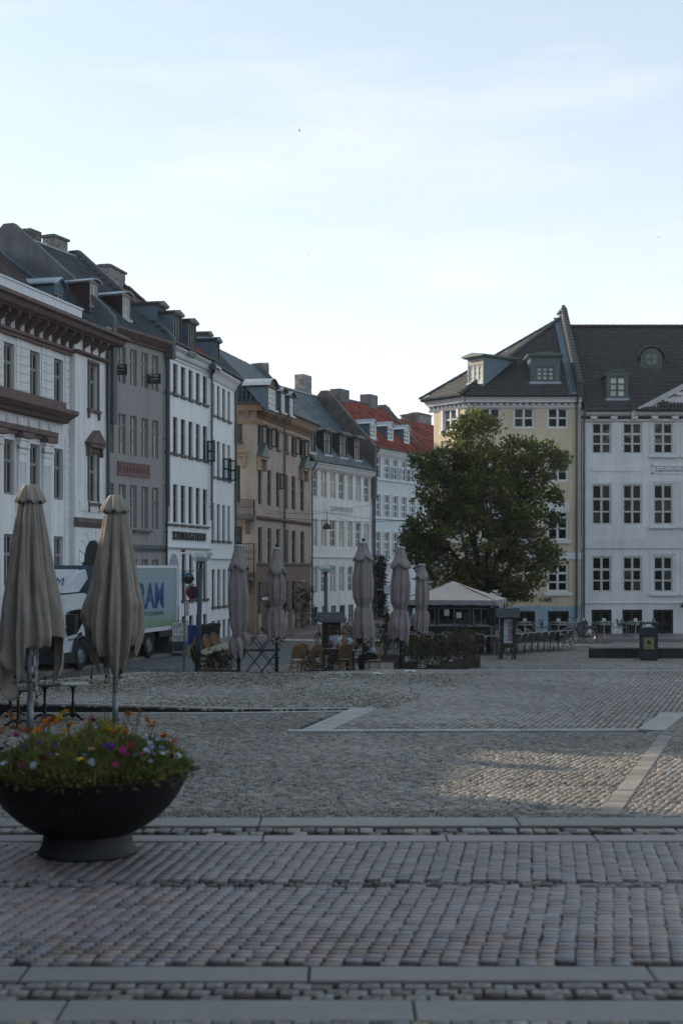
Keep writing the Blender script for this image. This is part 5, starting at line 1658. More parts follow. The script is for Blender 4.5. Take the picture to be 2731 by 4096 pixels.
h_cornice(Hc, -.3, lc + .12)
mi_ = MHc.inverted()
ap = mi_ @ Vector((apex.x, 5.0, zrH))
tiled_plane(Hc, [(-.45, -.5, zeH - .02), (lc + .14, -.5, zeH - .02), tuple(ap)], None, 'pan', .155, .28, 'tile_black', cap=150)
L_ = Vector((-.45, -.5, zeH - .02))
bk = mi_ @ Vector((apex.x + 1.0, 10.5, zeH + .6))
MB().add([tuple(L_), tuple(ap), tuple(bk), (-2.6, 8, zeH)], [(0, 1, 2), (0, 2, 3)]).build('rear_roof', M['tile_black'], Hc)
ridge_tiles(Hc, (lc + .16, -.5, zeH + .04), tuple(ap + Vector((0, 0, .05))), 'tile_black', .13)
ridge_tiles(Hc, (-.45, -.5, zeH + .04), tuple(ap + Vector((0, .0, .03))), 'tile_black', .13)
# dormer on the chamfer, its zinc cheek towards the square
rpc = Vector((0, -.5, zeH - .02))
e1 = Vector((1, 0, 0))
rnc = e1.cross(ap - rpc)
rnc = tuple(rnc)
dc = dormer(Hc, fHc, tuple(rpc), rnc, q(7, 490, 0)[0], q(7, 632, 0)[0], q(7, 0, 512)[1], q(7, 0, 750)[1], 0, 'flat', 'zinc', 'grey_frame', 'white_old', 3, (.36, .32, .32), 'dorm_green', 'glass_sky_tint', mar=(.08, .08, .4), over=.2)
MB().box(apex.x - .1, LH - .3, 4.75, 5.4, zrH + .02, zrH + .3).box(apex.x - .2, LH - .3, 4.6, 5.5, zrH + .3, zrH + .38).build('roof_ridge_cap', M['zinc'], H)
MB().add([(apex.x, 5, zrH), (LH, 5, zrH), (LH, 10, zeH), (apex.x - 3, 10, zeH)], [(0, 1, 2, 3)]).build('rear_roof', M['tile_black'], H)
# tiled fire wall between the two houses
x0, x1 = fH.s_at(2296, 3), fH.s_at(2340, 3)
zk = fH.z_at(2320, 1235, 5)
gable_wall(H, LH - .25, .30, [(-.45, zeH - .1), (-.45, zeH + .55), (4.7, zk), (5.3, zk), (10, zeH)], 'zinc_dark')
rt = MB()
n = 26
for i in range(n):
 t0, t1 = i / n, (i + 1.25) / n
 y0_, y1_ = -.5 + 5.2 * t0, -.5 + 5.2 * t1
 zz0, zz1 = zeH + .55 + (zk - zeH - .5) * t0, zeH + .55 + (zk - zeH - .5) * t1
 k = 6
 V = []
 for (yy, zz, rr) in ((y0_, zz0 + .04, .125), (y1_, zz1, .105)):
  for j in range(k + 1):
   an = math.pi * j / k
   V.append((LH - .12 + rr * math.cos(an), yy, zz + rr * .6 * math.sin(an)))
 rt.add(V, [(j, j + 1, k + 2 + j, k + 1 + j) for j in range(k)] + [tuple(range(k, -1, -1))])
rt.build('coping_tile', M['tile_black'], H)
MB().box(LH - .5, LH - .3, -.5, -.49, zeH, zeH + .1).build('flashing', M['lead'], H)
fl = MB()
fl.add([(LH - .62, -.45, zeH + .06), (LH - .3, -.45, zeH + .06), (LH - .3, 4.9, zrH + .06), (LH - .62, 4.9, zrH + .06)], [(0, 1, 2, 3)])
fl.build('valley_flashing', M['zinc'], H)
downpipe(H, LH - .22, .6, zeH, y=-.1, r=.055)
downpipe(H, LH - .22, -.3, .6, y=-.1, r=.06, mm='lead', swan=False)
# ---- I: cool white house with pediment
cI = [(fI.s_at(q(8, a, 0)[0]), fI.s_at(q(8, b_, 0)[0])) for a, b_ in ((723, 908), (1007, 1190), (1290, 1475))]
pI = cI[2][0] - cI[1][0]
cI += [(cI[2][0] + pI * i, cI[2][1] + pI * i) for i in (1, 2, 3)]
zI = [zrow(fI, 8, 815, 1125, 1420), zrow(fI, 10, 757, 88, 497), zrow(fI, 10, 757, 807, 1166)]
zS = zrow(fI, 10, 765, 1338, 1575)
LI = cI[-1][1] + 1.0
hI = row(cI, zI[0]) + row(cI, zI[1]) + row(cI, zI[2]) + row(cI, zS)
I = house('cool_white_house', fI, .03, LI, 10.1, 'white_i', hI, 'cool white house with black tiled roof, arched dormers and a pediment', depth=9)
for i, h in enumerate(hI[:18]):
 put_window(I, *h, cols=2, rows=(.36, .32, .32), thick=(0,), fm='white_old', gm=random.choice(('glass', 'glass', 'glass', 'glass_shop')), y=.04, fr=.075)
 if i % 6 >= 2:
  a, e, c, d = h
  t = .16
  MB().box(a - t, a - t + .05, -.03, .01, c - .05, d + t).box(e + t - .05, e + t, -.03, .01, c - .05, d + t).box(a - t, e + t, -.032, .01, d + t - .05, d + t).box(a - t - .05, e + t + .05, -.12, .01, c - .17, c - .06).build('casing', M['white_i'], I)
for h in hI[18:]: shop_window(I, *h)
zeI = zpt(fI, 8, 900, 1020)
cornice(I, 0, LI, zeI - .03, [(.36, 0), (.36, -.07), (.22, -.20), (.05, -.24)], 'white_i')
cornice(I, 0, LI, zeI - .48, [(.08, .05), (.08, 0), (.03, -.06)], 'white_i', 'frieze')
dentils(I, .1, LI, zeI - .42, zeI - .27, .98, .32, .2, 'white_i')
gutter(I, -.1, fI.s_at(q(8, 1095, 0)[0]), -.44, zeI + .04)
zsI = zpt(fI, 10, 900, 680)
cornice(I, 0, LI, zsI, [(.06, .25), (.06, -.25), (.02, -.27)], 'white_i', 'string_course')
zlo = zpt(fI, 10, 900, 1272)
cornice(I, 0, LI, zlo, [(.06, .03), (.06, -.02), (.0, -.05)], 'white_i', 'string_course')
ed = [0] + [v for c in cI for v in c] + [LI]
b = MB()
for i in range(0, len(ed), 2): b.box(ed[i], ed[i + 1], -.035, .01, -.6, zpt(fI, 10, 900, 1577))
b.build('base_course', M['plinth_dark'], I)
z0_, z1_ = zpt(fI, 8, 950, 1578), zpt(fI, 8, 950, 1535)
MB().box(cI[0][0], cI[1][1], -.03, .01, z0_, z1_).build('panel', M['white_i'], I)
z0_, z1_ = zpt(fI, 8, 1400, 1600), zpt(fI, 8, 1400, 1520)
gx0 = fI.s_at(q(8, 1275, 0)[0])
b = MB().box(gx0, gx0 + 6, -.04, .01, z1_ - .06, z1_).box(gx0, gx0 + 6, -.04, .01, z0_, z0_ + .06).box(gx0, gx0 + .08, -.04, .01, z0_, z1_)
for i in range(13):                                         # Greek key band
 x = gx0 + .22 + i * .42
 zz0, zz1 = z0_ + .12, z1_ - .12
 w, t = .40, .045
 for (a, e, c, d) in ((0, w, zz1 - t, zz1), (0, t, zz0, zz1), (0, w * .8, zz0, zz0 + t), (w * .7, w * .8, zz0, zz1 - .14), (w * .28, w * .8, zz1 - .14 - t, zz1 - .14), (w * .28, w * .4, zz0 + .1, zz1 - .14)):
  b.box(x + a, x + e, -.04, .0, c, d)
b.build('key_frieze', M['white_i'], I)
ridI = fI.hit(2500, 1309, (0, 4.6, 0), (0, 1, 0)).z
rpI, rnI = (0, -.4, zeI), (0, -(ridI - zeI), 5.0)
da = dormer(I, fI, rpI, rnI, q(8, 862, 0)[0], q(8, 1062, 0)[0], q(8, 0, 702)[1], q(8, 0, 915)[1], 0, 'arch', 'dorm_green', 'dorm_green', 'dorm_green', 2, (.34, .33, .33), 'dorm_green', 'glass_sky_tint', mar=(.13, .13, .02), over=.10)
# bull's-eye dormer
po = fI.hit(q(8, 1275, 0)[0], q(8, 0, 625)[1], rpI, rnI)
dO = empty('round_dormer', (po.x, po.y, po.z), 0, parent=I)
w = .54
zt = fI.z_at(q(8, 1275, 0)[0], q(8, 0, 445)[1], po.y) - po.z
yb = (ridI - zeI) and zt / ((ridI - zeI) / 5.0)
arc = [(-w, -.1), (w, -.1)] + [(w * math.cos(math.pi * i / 12), zt - w * .95 + w * .95 * math.sin(math.pi * i / 12)) for i in range(13)]
MB().prism(arc, 0, yb, 'y').build('dormer_body', M['dorm_green'], dO)
ro = MB()
k = 12
pts = [((w + .12) * math.cos(math.pi * i / k), zt - w * .95 + (w + .12) * .98 * math.sin(math.pi * i / k)) for i in range(k + 1)]
n = k + 1
V = [(x, -.12, z + .03) for x, z in pts] + [(x, yb + .3, z + .03) for x, z in pts] + [(x, -.12, z - .06) for x, z in pts]
ro.add(V, [(i, n + i, n + i + 1, i + 1) for i in range(k)] + [(2 * n + i, i, i + 1, 2 * n + i + 1) for i in range(k)])
ro.build('dormer_roof', M['zinc_dark'], dO)
rc = .36
zc = zt - w * .95 - .02
MB().tube([(rc * math.cos(t * math.pi / 12), -.03, zc + rc * math.sin(t * math.pi / 12)) for t in range(24)], .04, 6, closed=True).box(-.02, .02, -.05, -.01, zc - rc, zc + rc).box(-rc, rc, -.045, -.012, zc - .02, zc + .02).build('round_frame', M['dorm_green'], dO)
MB().prism([(rc * math.cos(t * math.pi / 12), zc + rc * math.sin(t * math.pi / 12)) for t in range(24)], -.012, -.004, 'y').build('pane', M['glass_curtain'], dO)
hO = (po.x - w, po.x + w, 0, 0, po.z - .1, po.z + zt)
xR = fI.s_at(q(8, 1568, 0)[0])
tiled_plane(I, [(0.15, -.45, zeI - .02), (LI, -.45, zeI - .02), (LI, 4.6, ridI), (0.15, 4.6, ridI)], None, 'pan', .17, .32, 'tile_black', holes=[da, hO])
ridge_tiles(I, (.2, 4.6, ridI + .02), (LI, 4.6, ridI + .02), 'tile_black', .14)
MB().add([(0, 4.6, ridI), (LI, 4.6, ridI), (LI, 9.5, zeI), (0, 9.5, zeI)], [(0, 1, 2, 3)]).build('rear_roof', M['tile_black'], I)
for (mx, yy, wd, zz) in (((da[0] + da[1]) / 2, 0, (da[1] - da[0]) / 2 + .2, da[4]),):
 pass
# pediment rising at the right edge
p0x, p0z = fI.s_at(q(8, 1092, 0)[0]), zeI
sl = (zpt(fI, 8, 1568, 752) - zpt(fI, 8, 1092, 1008)) / (xR - p0x)
pe = 5.2
pk = (p0x + pe, zeI + sl * pe)
p2x = p0x + 2 * pe
MB().prism([(p0x + .5, zeI - .05), (p2x - .5, zeI - .05), (pk[0], pk[1] - .45)], -.06, 1.5, 'y').build('tympanum', M['white_i'], I)
rb = MB()
for (xa, za, xb, zb_) in ((p0x - .05, zeI, pk[0], pk[1]), (p2x + .05, zeI, pk[0], pk[1])):
 rb.add([(xa, -.42, za), (xb, -.42, zb_), (xb, -.42, zb_ - .16), (xa, -.42, za - .16), (xa, 0, za), (xb, 0, zb_), (xb, 0, zb_ - .16), (xa, 0, za - .16)], [(0, 1, 2, 3), (0, 4, 5, 1), (3, 2, 6, 7)])
 rb.add([(xa, -.30, za - .16), (xb, -.30, zb_ - .16), (xb, -.30, zb_ - .32), (xa, -.30, za - .32), (xb, 0, zb_ - .32), (xa, 0, za - .32)], [(0, 1, 2, 3), (3, 2, 4, 5)])
 n = 9
 for i in range(1, n):
  t = i / n
  x, z = xa + (xb - xa) * t, za + (zb_ - za) * t - .33
  rb.box(x - .16, x + .16, -.26, 0, z - .16, z - .02)
rb.build('raking_cornice', M['white_i'], I)
MB().add([(p0x - .1, -.46, zeI + .02), (pk[0], -.46, pk[1] + .04), (pk[0], 3.5, pk[1] + .04), (p0x - .1, .5, zeI + .02), (p0x - .1, -.46, zeI - .06), (pk[0], -.46, pk[1] - .05)], [(0, 3, 2, 1), (0, 1, 5, 4)]).build('pediment_roof', M['zinc_dark'], I)
cornice(I, p0x + .5, p2x, zeI - .05, [(.30, .02), (.30, -.04), (.1, -.1)], 'white_i', 'pediment_base')
downpipe(I, fI.s_at(2333), .6, zeI, y=-.1, r=.055)
MB().box(LI - .2, LI, -.1, 0, 0, 1).build('corner_stone', M['white_i'], I)
lampx = fI.s_at(2728)
MB().tube([(lampx, 0, zpt(fI, 10, 1560, 1275)), (lampx, -.35, zpt(fI, 10, 1560, 1275) + .05), (lampx, -.5, zpt(fI, 10, 1560, 1290))], .03, 6).lathe([(.02, .1), (.12, .05), (.26, -.12), (.24, -.14), (0, -.05)], 14, 0, (lampx, -.5, zpt(fI, 10, 1560, 1285))).build('wall_lamp', M['iron'], I)
M['dull_brick'] = mat('dull_brick_wall', (.045, .045, .05), .9, var=.2)
# ---- courthouse side and closing rows outside the frame, shaped for shade and dark reflections
for (nm, x0, x1, y0, y1, z, lb) in (('south_dark_house', -34, 66, -62, -48, 23, 'broad dark unseen house behind the viewer, sized to darken window reflections'),
         ('west_shade_house', -27, -16.2, -12, 28.3, 15, 'plain dark unseen house on the west side, ended to bound the sun patch')):
 t = empty(nm, (x0, y0, 0), 0, lb, 'building')
 MB().box(0, x1 - x0, 0, y1 - y0, -1.5, z).build('wall', M['dull_brick'], t)
 MB().prism([(-.3, z), (x1 - x0 + .3, z), ((x1 - x0) / 2, z + 3.6)], -.2, y1 - y0 + .2, 'y').build('roof', M['tile_dark'], t)
lo = empty('low_sun_gap_house', (fA.o.x, fA.o.y, 0), fA.rz, 'low unseen house added so a patch of sun reaches the square', 'building')  # added out of view; its low ridge sets where the sun patch begins
MB().box(-19, -11.1, .1, 8.2, -1.5, 8.2).build('wall', M['dull_brick'], lo)
MB().prism([(-.2, 8.2), (8.4, 8.2), (4.1, 10.0)], -19.2, -11.1, 'x').build('roof', M['tile_dark'], lo)
# pavements and kerbs along the fronts
walk('pavement', [tuple(fA.w(-12, -2.0)[:2]), tuple(fA.w(8.2, -2.0)[:2]), tuple(fB.w(4.7, -1.9)[:2]), tuple(fC.w(5.8, -1.9)[:2]), tuple(fC2.w(5.2, -2.0)[:2]), tuple(fC2.w(5.2, .5)[:2]), tuple(fC.w(3, .5)[:2]), tuple(fB.w(2, .5)[:2]), tuple(fA.w(-12, .5)[:2])], -.20)
walk('pavement', [tuple(fD0.w(-3, -1.6)[:2]), tuple(fD.w(.9, -1.8)[:2]), tuple(fD.w(11.6, -1.9)[:2]), tuple(fE.w(10, -1.9)[:2]), tuple(fE.w(10, .5)[:2]), tuple(fD.w(11, .5)[:2]), tuple(fD.w(1, .5)[:2]), tuple(fD0.w(-3, .5)[:2])], -.34)
walk('pavement', [(4.0, 64.6), (19.0, 64.6), (19.0, 70.5), (2.0, 76), (2.6, 70)], -.17)
# ------------------------------------------------------------------ street objects
M['canvas_near'] = mat('taupe_canvas', (0.30, 0.27, 0.236), 0.9, spec=0.15, var=0.14, vscale=2.5, streak=0.25, bump=0.7, bscale=7)
M['canvas_far'] = mat('mauve_grey_canvas', (0.275, 0.245, 0.242), 0.9, spec=0.15, var=0.14, vscale=2.5, streak=0.25, bump=0.8, bscale=8)
M['canvas_tent'] = mat('pale_tent_canvas', (0.52, 0.445, 0.395), 0.9, spec=0.15, var=0.06, vscale=1.2, streak=0.06)
M['valance'] = mat('grey_valance', (0.25, 0.25, 0.255), 0.9, var=0.25, vscale=4)
M['pole_white'] = mat('dull_aluminium_pole', (0.30, 0.33, 0.37), 0.45, metal=0.3, var=0.15, vscale=6)
M['steel'] = mat('galvanised_steel', (0.22, 0.24, 0.26), 0.45, metal=0.5, var=0.2, vscale=5)
M['blue_pole'] = mat('blue_grey_lamp_paint', (0.045, 0.075, 0.100), 0.5, var=0.25, vscale=4, streak=0.2)
M['rattan'] = mat('honey_rattan', (0.26, 0.145, 0.060), 0.55, var=0.3, vscale=14)
M['weave'] = mat('rattan_weave', (0.24, 0.15, 0.075), 0.6, col2=(0.10, 0.06, 0.03), vscale=60)
M['cream_weave'] = mat('pale_seat_weave', (0.42, 0.37, 0.29), 0.6, var=0.2, vscale=40)
M['alu'] = mat('brushed_aluminium', (0.36, 0.37, 0.39), 0.35, metal=0.9)
M['dark_weave'] = mat('dark_woven_plastic', (0.016, 0.017, 0.018), 0.6, var=0.3, vscale=50)
M['red_weave'] = mat('red_brown_woven_plastic', (0.10, 0.035, 0.022), 0.6, var=0.3, vscale=50)
M['table_top'] = mat('worn_table_top', (0.20, 0.17, 0.15), 0.5, var=0.2, vscale=6)
M['wood_grey'] = mat('weathered_planks', (0.075, 0.066, 0.060), 0.85, var=0.35, vscale=5, bump=0.2, bscale=40, rnd=0.25)
M['wood_dark'] = mat('dark_stained_wood', (0.028, 0.022, 0.018), 0.7, var=0.3, vscale=6)
M['shingle'] = mat('grey_roof_boards', (0.055, 0.058, 0.065), 0.75, var=0.3, vscale=6, rnd=0.2)
M['white_paint'] = mat('white_vehicle_paint', (0.60, 0.63, 0.68), 0.3, spec=0.5, coat=0.6)
M['box_white'] = mat('pale_box_panel', (0.36, 0.42, 0.47), 0.4, spec=0.4, var=0.05)
M['logo_blue'] = mat('blue_print', (0.006, 0.058, 0.20), 0.45)
M['grey_print'] = mat('grey_print', (0.06, 0.08, 0.09), 0.5)
M['rubber'] = mat('black_rubber', (0.012, 0.012, 0.013), 0.8)
M['plastic_black'] = mat('black_plastic', (0.014, 0.015, 0.017), 0.45)
M['plastic_blue'] = mat('blue_plastic', (0.010, 0.035, 0.17), 0.4)
M['amber'] = mat('amber_plate', (0.42, 0.26, 0.02), 0.5)
M['paper'] = mat('white_paper', (0.6, 0.6, 0.6), 0.7)
M['kiosk_green'] = mat('black_green_kiosk_paint', (0.010, 0.016, 0.015), 0.4, var=0.2)
M['bulb'] = mat('clear_bulb_glass', (0.20, 0.16, 0.12), 0.05, spec=0.8)
M['bowl_glass'] = clear_glass('pale_lamp_glass')
_nt = M['bowl_glass'].node_tree
_o = _nt.nodes['Material Output']
_x, _d = _nt.nodes.new('ShaderNodeMixShader'), _nt.nodes.new('ShaderNodeBsdfTranslucent')
_d.inputs[0].default_value = (.75, .78, .8, 1)
_x.inputs[0].default_value = .4
_nt.links.new(_o.inputs[0].links[0].from_socket, _x.inputs[1])
_nt.links.new(_d.outputs[0], _x.inputs[2])
_nt.links.new(_x.outputs[0], _o.inputs[0])
M['navy'] = mat('navy_enamel', (0.008, 0.012, 0.035), 0.4)
def canopy_mesh(prof, seed, nfold=8, nz=56, nth=120, hem=.25, hem_pat=None, twist=.25, depth=.52):
 """folded cloth round a pole; prof: (fraction down, radius); returns verts and faces with height 0 at the top and -1 at the hem"""
 rg = np.random.default_rng(seed)
 ts = np.array([p[0] for p in prof])
 rs = np.array([p[1] for p in prof])
 th = np.linspace(0, 2 * np.pi, nth, endpoint=False)
 t = np.linspace(0, 1, nz)
 TT, TH = np.meshgrid(t, th, indexing='ij')
 Rr = np.interp(TT, ts, rs)
 ph = rg.uniform(0, 6.28, 6)
 wob = .35 * np.sin(2 * TH + ph[0]) + .25 * np.sin(3 * TH + ph[1]) + twist * TT * np.sin(TH + ph[2]) * 2
 f1 = np.abs(np.sin(nfold / 2 * (TH + .12 * wob) + ph[3])) ** .7
 f2 = np.sin((nfold * 2 + 1) * TH + ph[4] + 2.5 * TT)
 f3 = np.sin((nfold * 3 + 2) * TH - 3.5 * TT + ph[5])
 amp = depth * np.clip(TT * 3.0, .25, 1)
 fa = 1 + .35 * np.sin(3 * TH + ph[2]) + .2 * np.sin(5 * TH + ph[0])
 R_ = Rr * (1 - amp * fa + amp * fa * (f1 * 1.05) + .055 * f2 + .03 * f3)
 for _ in range(16):                                    # crumples
  a0, t0 = rg.uniform(0, 6.28), rg.uniform(.35, 1)
  R_ += Rr * rg.uniform(-.16, .18) * np.exp(-((np.angle(np.exp(1j * (TH - a0 - rg.uniform(-2, 2) * (TT - t0))))) / rg.uniform(.12, .4)) ** 2 - ((TT - t0) / rg.uniform(.04, .16)) ** 2)
 # hem: panels hang to different depths with pointed corners
 lab = (nfold * TH / (2 * np.pi)) % 1.0
 pan = np.floor(nfold * TH / (2 * np.pi)).astype(int) % nfold
 drop = rg.uniform(-.10, .10, nfold) if hem_pat is None else np.asarray(hem_pat)
 h = drop[pan] * (.5 + .5 * np.sin(lab * np.pi)) - hem * .5 * (1 - np.abs(2 * lab - 1)) + hem * .25
 k = np.clip((TT - .55) / .45, 0, 1) ** 1.6
 Z = -TT + k * h
 bend = .045 * np.sin(TT * 2.6 + ph[0]) * TT, .04 * np.sin(TT * 3.1 + ph[1]) * TT
 X, Y = R_ * np.cos(TH) + bend[0], R_ * np.sin(TH) + bend[1]
 V = np.stack([X, Y, Z], -1).reshape(-1, 3)
 F = []
 for i in range(nz - 1):
  for j in range(nth):
   F.append((i * nth + j, (i + 1) * nth + j, (i + 1) * nth + (j + 1) % nth, i * nth + (j + 1) % nth))
 return V, np.array(F)
def fine_bulbs(name, label, loc, pts):
 t = empty(name, loc, 0, label, 'string light', 'string lights hung in the folded parasols')
 for (x, y, z) in pts:
  MB().tube([(x, y, z + .13), (x, y, z + .06)], .022, 8).build('socket', M['plastic_black'], t)
  MB().ball((x, y, z), .052, 10).build('bulb', M['bulb'], t, smooth=True)
 b = MB()
 for i in range(len(pts) - 1):
  a, e = Vector(pts[i]), Vector(pts[i + 1])
  a.z += .12
  e.z += .12
  c = (a + e) / 2 + Vector((0, 0, -.12))
  b.tube([a, a.lerp(c, .55) + Vector((0, 0, -.03)), c, c.lerp(e, .45) + Vector((0, 0, -.03)), e], .009, 5)
 b.build('cable', M['plastic_black'], t)
def near_parasol(px, d, py_top, py_hem, prof, seed, label, pole_r, hub_z, hem_pat, zbase=0.0, cap_r=.25):
 p = at(px, d, zbase)
 r = empty('folded_parasol', p, 0, label, 'parasol', 'closed parasols on the square')
 zt = zat(py_top, d) - zbase
 zh = zat(py_hem, d) - zbase
 V, F = canopy_mesh(prof, seed, hem=.16, hem_pat=hem_pat)
 V = V * np.array([1, 1, zt - .14 - zh]) + np.array([0, 0, zt - .14])
 o = link('canopy', np_mesh('canopy', V, F, M['canvas_near'], smooth=True), r)
 sm = o.modifiers.new('thickness', 'SOLIDIFY')
 sm.thickness = .006
 # scalloped cap
 c = MB()
 c.lathe([(.001, 0), (cap_r * .42, -.006), (cap_r * .5, -.03), (cap_r * .72, -.14), (cap_r * .93, -.24), (cap_r * 1.02, -.30), (cap_r * .96, -.31), (cap_r * .6, -.2)], 64, 0, (0, 0, zt),
   lambda a, rr, z: (rr * (1 + (.11 if z < -.1 else .03) * math.cos(8 * a + seed)), z - (.055 * (abs(math.sin(4 * a + seed / 2)) if z < -.2 else 0))))
 c.build('cap', M['canvas_near'], r, smooth=True)
 MB().tube([(0, 0, -.02), (0, 0, zt - .1)], pole_r, 16).build('pole', M['pole_white'], r, smooth=True)
 MB().tube([(0, 0, 0), (0, 0, .62)], pole_r * 1.18, 16).build('sleeve', M['steel'], r, smooth=True)
 hb = MB().tube([(0, 0, hub_z), (0, 0, hub_z + .10)], pole_r * 1.5, 12).tube([(0, 0, hub_z + .1), (0, 0, hub_z + .4)], pole_r * 1.9, 12)
 for k in range(8):
  a = k * math.pi / 4
  hb.box(-.02, .02, pole_r * 1.4, pole_r * 2.8, hub_z + .12, hub_z + .3, 0, Matrix.Rotation(a, 4, 'Z'))
 hb.build('hub', M['pole_white'], r)
 ri = MB()
 for k in range(8):
  a = k * math.pi / 4 + .2
  ri.tube([(pole_r * 2.4 * math.cos(a), pole_r * 2.4 * math.sin(a), hub_z + .22), (.16 * math.cos(a), .16 * math.sin(a), zt - .5)], .014, 6)
 ri.build('rib', M['pole_white'], r)
 MB().tube([(.11, -.02, .85), (.11, -.02, hub_z + .2)], .008, 5).tube([(.135, -.02, .85), (.135, -.02, hub_z + .2)], .008, 5).box(.09, .15, -.04, 0, .80, .87).build('cord', M['paper'], r)
 return r
near_parasol(122, 26.5, 1937, 2665, [(0, .13), (.05, .20), (.12, .25), (.25, .32), (.45, .42), (.62, .52), (.8, .60), (.92, .62), (1, .58)], 5,
             'tall folded taupe parasol on a white pole above the round tables', .055, 1.15, [-.06, .10, .02, -.14, -.16, -.05, .14, .20], cap_r=.27)
near_parasol(462, 28.0, 1980, 2635, [(0, .12), (.05, .18), (.12, .24), (.25, .31), (.45, .42), (.65, .54), (.8, .58), (.92, .55), (1, .46)], 12,
             'tall folded taupe parasol with lifted front flap, in front of the delivery truck', .05, 1.0, [.0, .14, -.1, -.06, .22, .05, -.12, .1], cap_r=.27)
p = at(122, 26.5)
fine_bulbs('string_light', 'glass bulbs on black cable under the folded parasol at the round tables', p, [(.12, -.30, 1.0), (.20, -.36, .62), (.34, -.25, .95), (-.22, -.3, .98)])
p = at(462, 28.0)
fine_bulbs('string_light', 'glass bulbs on black cable under the parasol before the truck', p, [(-.42, -.30, .86), (-.28, -.4, 1.95), (-.12, -.36, .88), (.18, -.38, .98), (.1, -.3, 1.2)])
def far_parasol(px, d, py_top, py_strap, py_hem, seed, label, w=1.0, tier=.2):
 zb = gz(*at(px, d).xy)
 r = empty('folded_parasol', at(px, d, zb), 0, label, 'parasol', 'closed parasols on the square')
 zt, zs, zh = zat(py_top, d) - zb, zat(py_strap, d) - zb, zat(py_hem, d) - zb
 H = zt - .12 - zh
 ks = (zt - .12 - zs) / H
 pr = [(0, .13 * w), (tier * .5, .22 * w), (tier, .31 * w), (tier + .02, .27 * w), (ks * .6, .35 * w), (ks * .86, .34 * w), (ks, .21 * w), (ks + .03, .30 * w), (min(.9, ks + .2), .39 * w), (1, .33 * w)]
 V, F = canopy_mesh(pr, seed, nfold=7, hem=.10, nz=56, nth=84, depth=.36)
 V = V * np.array([1, 1, H]) + np.array([0, 0, zt - .12])
 o = link('canopy', np_mesh('canopy', V, F, M['canvas_far'], smooth=True), r)
 # pointed upper tier over the vent
 t = MB()
 k = 48
 hh = H * tier
 t.lathe([(.10 * w, 0), (.17 * w, -hh * .4), (.29 * w, -hh * .85), (.33 * w, -hh), (.30 * w, -hh)], k, 0, (0, 0, zt - .10),
   lambda a, rr, z: (rr * (1 + .16 * abs(math.cos(2 * a + seed)) * (-z / hh) + .03 * math.sin(9 * a)), z * (1 + .30 * (abs(math.cos(2 * a + seed)) - .5) * (-z / hh))))
 t.build('upper_tier', M['canvas_far'], r, smooth=True)
 st = [(.225 * w * math.cos(a), .225 * w * math.sin(a), zs - .02 * math.sin(2 * a)) for a in np.linspace(0, 6.28, 25)[:-1]]
 MB().tube(st, .022, 6, closed=True).build('strap', M['canvas_far'], r)
 MB().lathe([(.001, .02), (.14, -.01), (.15, -.05), (.10, -.06)], 20, 0, (0, 0, zt - .07)).build('top_disc', M['lead'], r)
 MB().ball((0, 0, zt), .055, 10).tube([(0, 0, zt - .06), (0, 0, zt)], .02, 6).build('finial', M['iron'], r)
 MB().tube([(0, 0, 0), (0, 0, zt - .1)], .042, 12).tube([(0, 0, 0), (0, 0, .5)], .055, 12).box(-.1, .1, -.1, .1, .5, .53).box(-.06, .06, -.09, .06, .38, .5).build('pole', M['iron'], r)
 return r
far_parasol(955, 44.6, 2170, 2534, 2600, 21, 'folded mauve grey parasol beside the stacked rattan chairs', .90, .21)
far_parasol(1107, 45.2, 2182, 2432, 2555, 22, 'folded mauve grey parasol bunched open at its foot above the folding tables', .84, .26)
far_parasol(1453, 44.8, 2159, 2427, 2572, 23, 'folded mauve grey parasol standing among the seated people', .92, .16)
far_parasol(1602, 46.0, 2178, 2440, 2562, 24, 'folded mauve grey parasol beside the corner of the shrub boxes', .92, .2)
far_parasol(1686, 51.5, 2248, 2440, 2532, 25, 'smaller folded mauve grey parasol in front of the kiosk', .76, .2)
for (px, d, lb, sd) in ((1122, 45.1, 'small bare bulbs dangling under the parasol over the folding tables', 3), (1470, 44.7, 'small bare bulbs tangled under the parasol among the people', 4)):
 p = at(px, d, gz(*at(px, d).xy))
 zz = 1.02
 fine_bulbs('string_light', lb, p, [(-.08, -.2, zz), (.02, -.22, zz - .08), (.14, -.18, zz + .02)])
# ---- round cafe tables at the near left
def pedestal_table(px, d, label, top='wood_dark', r_=.36, zb=0.0, h=.74):
 t = empty('round_table', at(px, d, zb), random.uniform(0, 6), label, 'table', 'round pedestal tables under the tall parasols')
 MB().lathe([(.001, h), (r_ - .01, h), (r_, h - .008), (r_, h - .03), (r_ - .02, h - .035), (.001, h - .035)], 32).build('table_top', M[top], t)
 MB().lathe([(.0, h - .035), (.10, h - .05), (.035, h - .11), (.028, h - .2), (.026, .36), (.04, .33), (.03, .30), (.034, .14), (.055, .1), (.05, .05), (0, .04)], 14).build('pedestal', M['iron'], t, smooth=True)
 for k in range(3):
  a = k * 2.094
  c, s_ = math.cos(a), math.sin(a)
  MB().tube([(.03 * c, .03 * s_, .12), (.16 * c, .16 * s_, .10), (.26 * c, .26 * s_, .03), (.31 * c, .31 * s_, .02)], [.03, .026, .022, .03], 8).build('foot', M['iron'], t)
M['pale_top'] = mat('pale_table_top', (0.34, 0.33, 0.31), 0.35, spec=0.5, var=0.1)
pedestal_table(293, 28.9, 'round table with a pale top, beside the parasol pole before the truck', 'pale_top')
pedestal_table(180, 28.7, 'round dark table between the pale topped table and the white parasol pole')
pedestal_table(74, 27.6, 'round dark table nearest the flower bowl, before the white parasol pole', r_=.42)
pedestal_table(42, 29.6, 'round dark table standing close against the dark step', r_=.42)
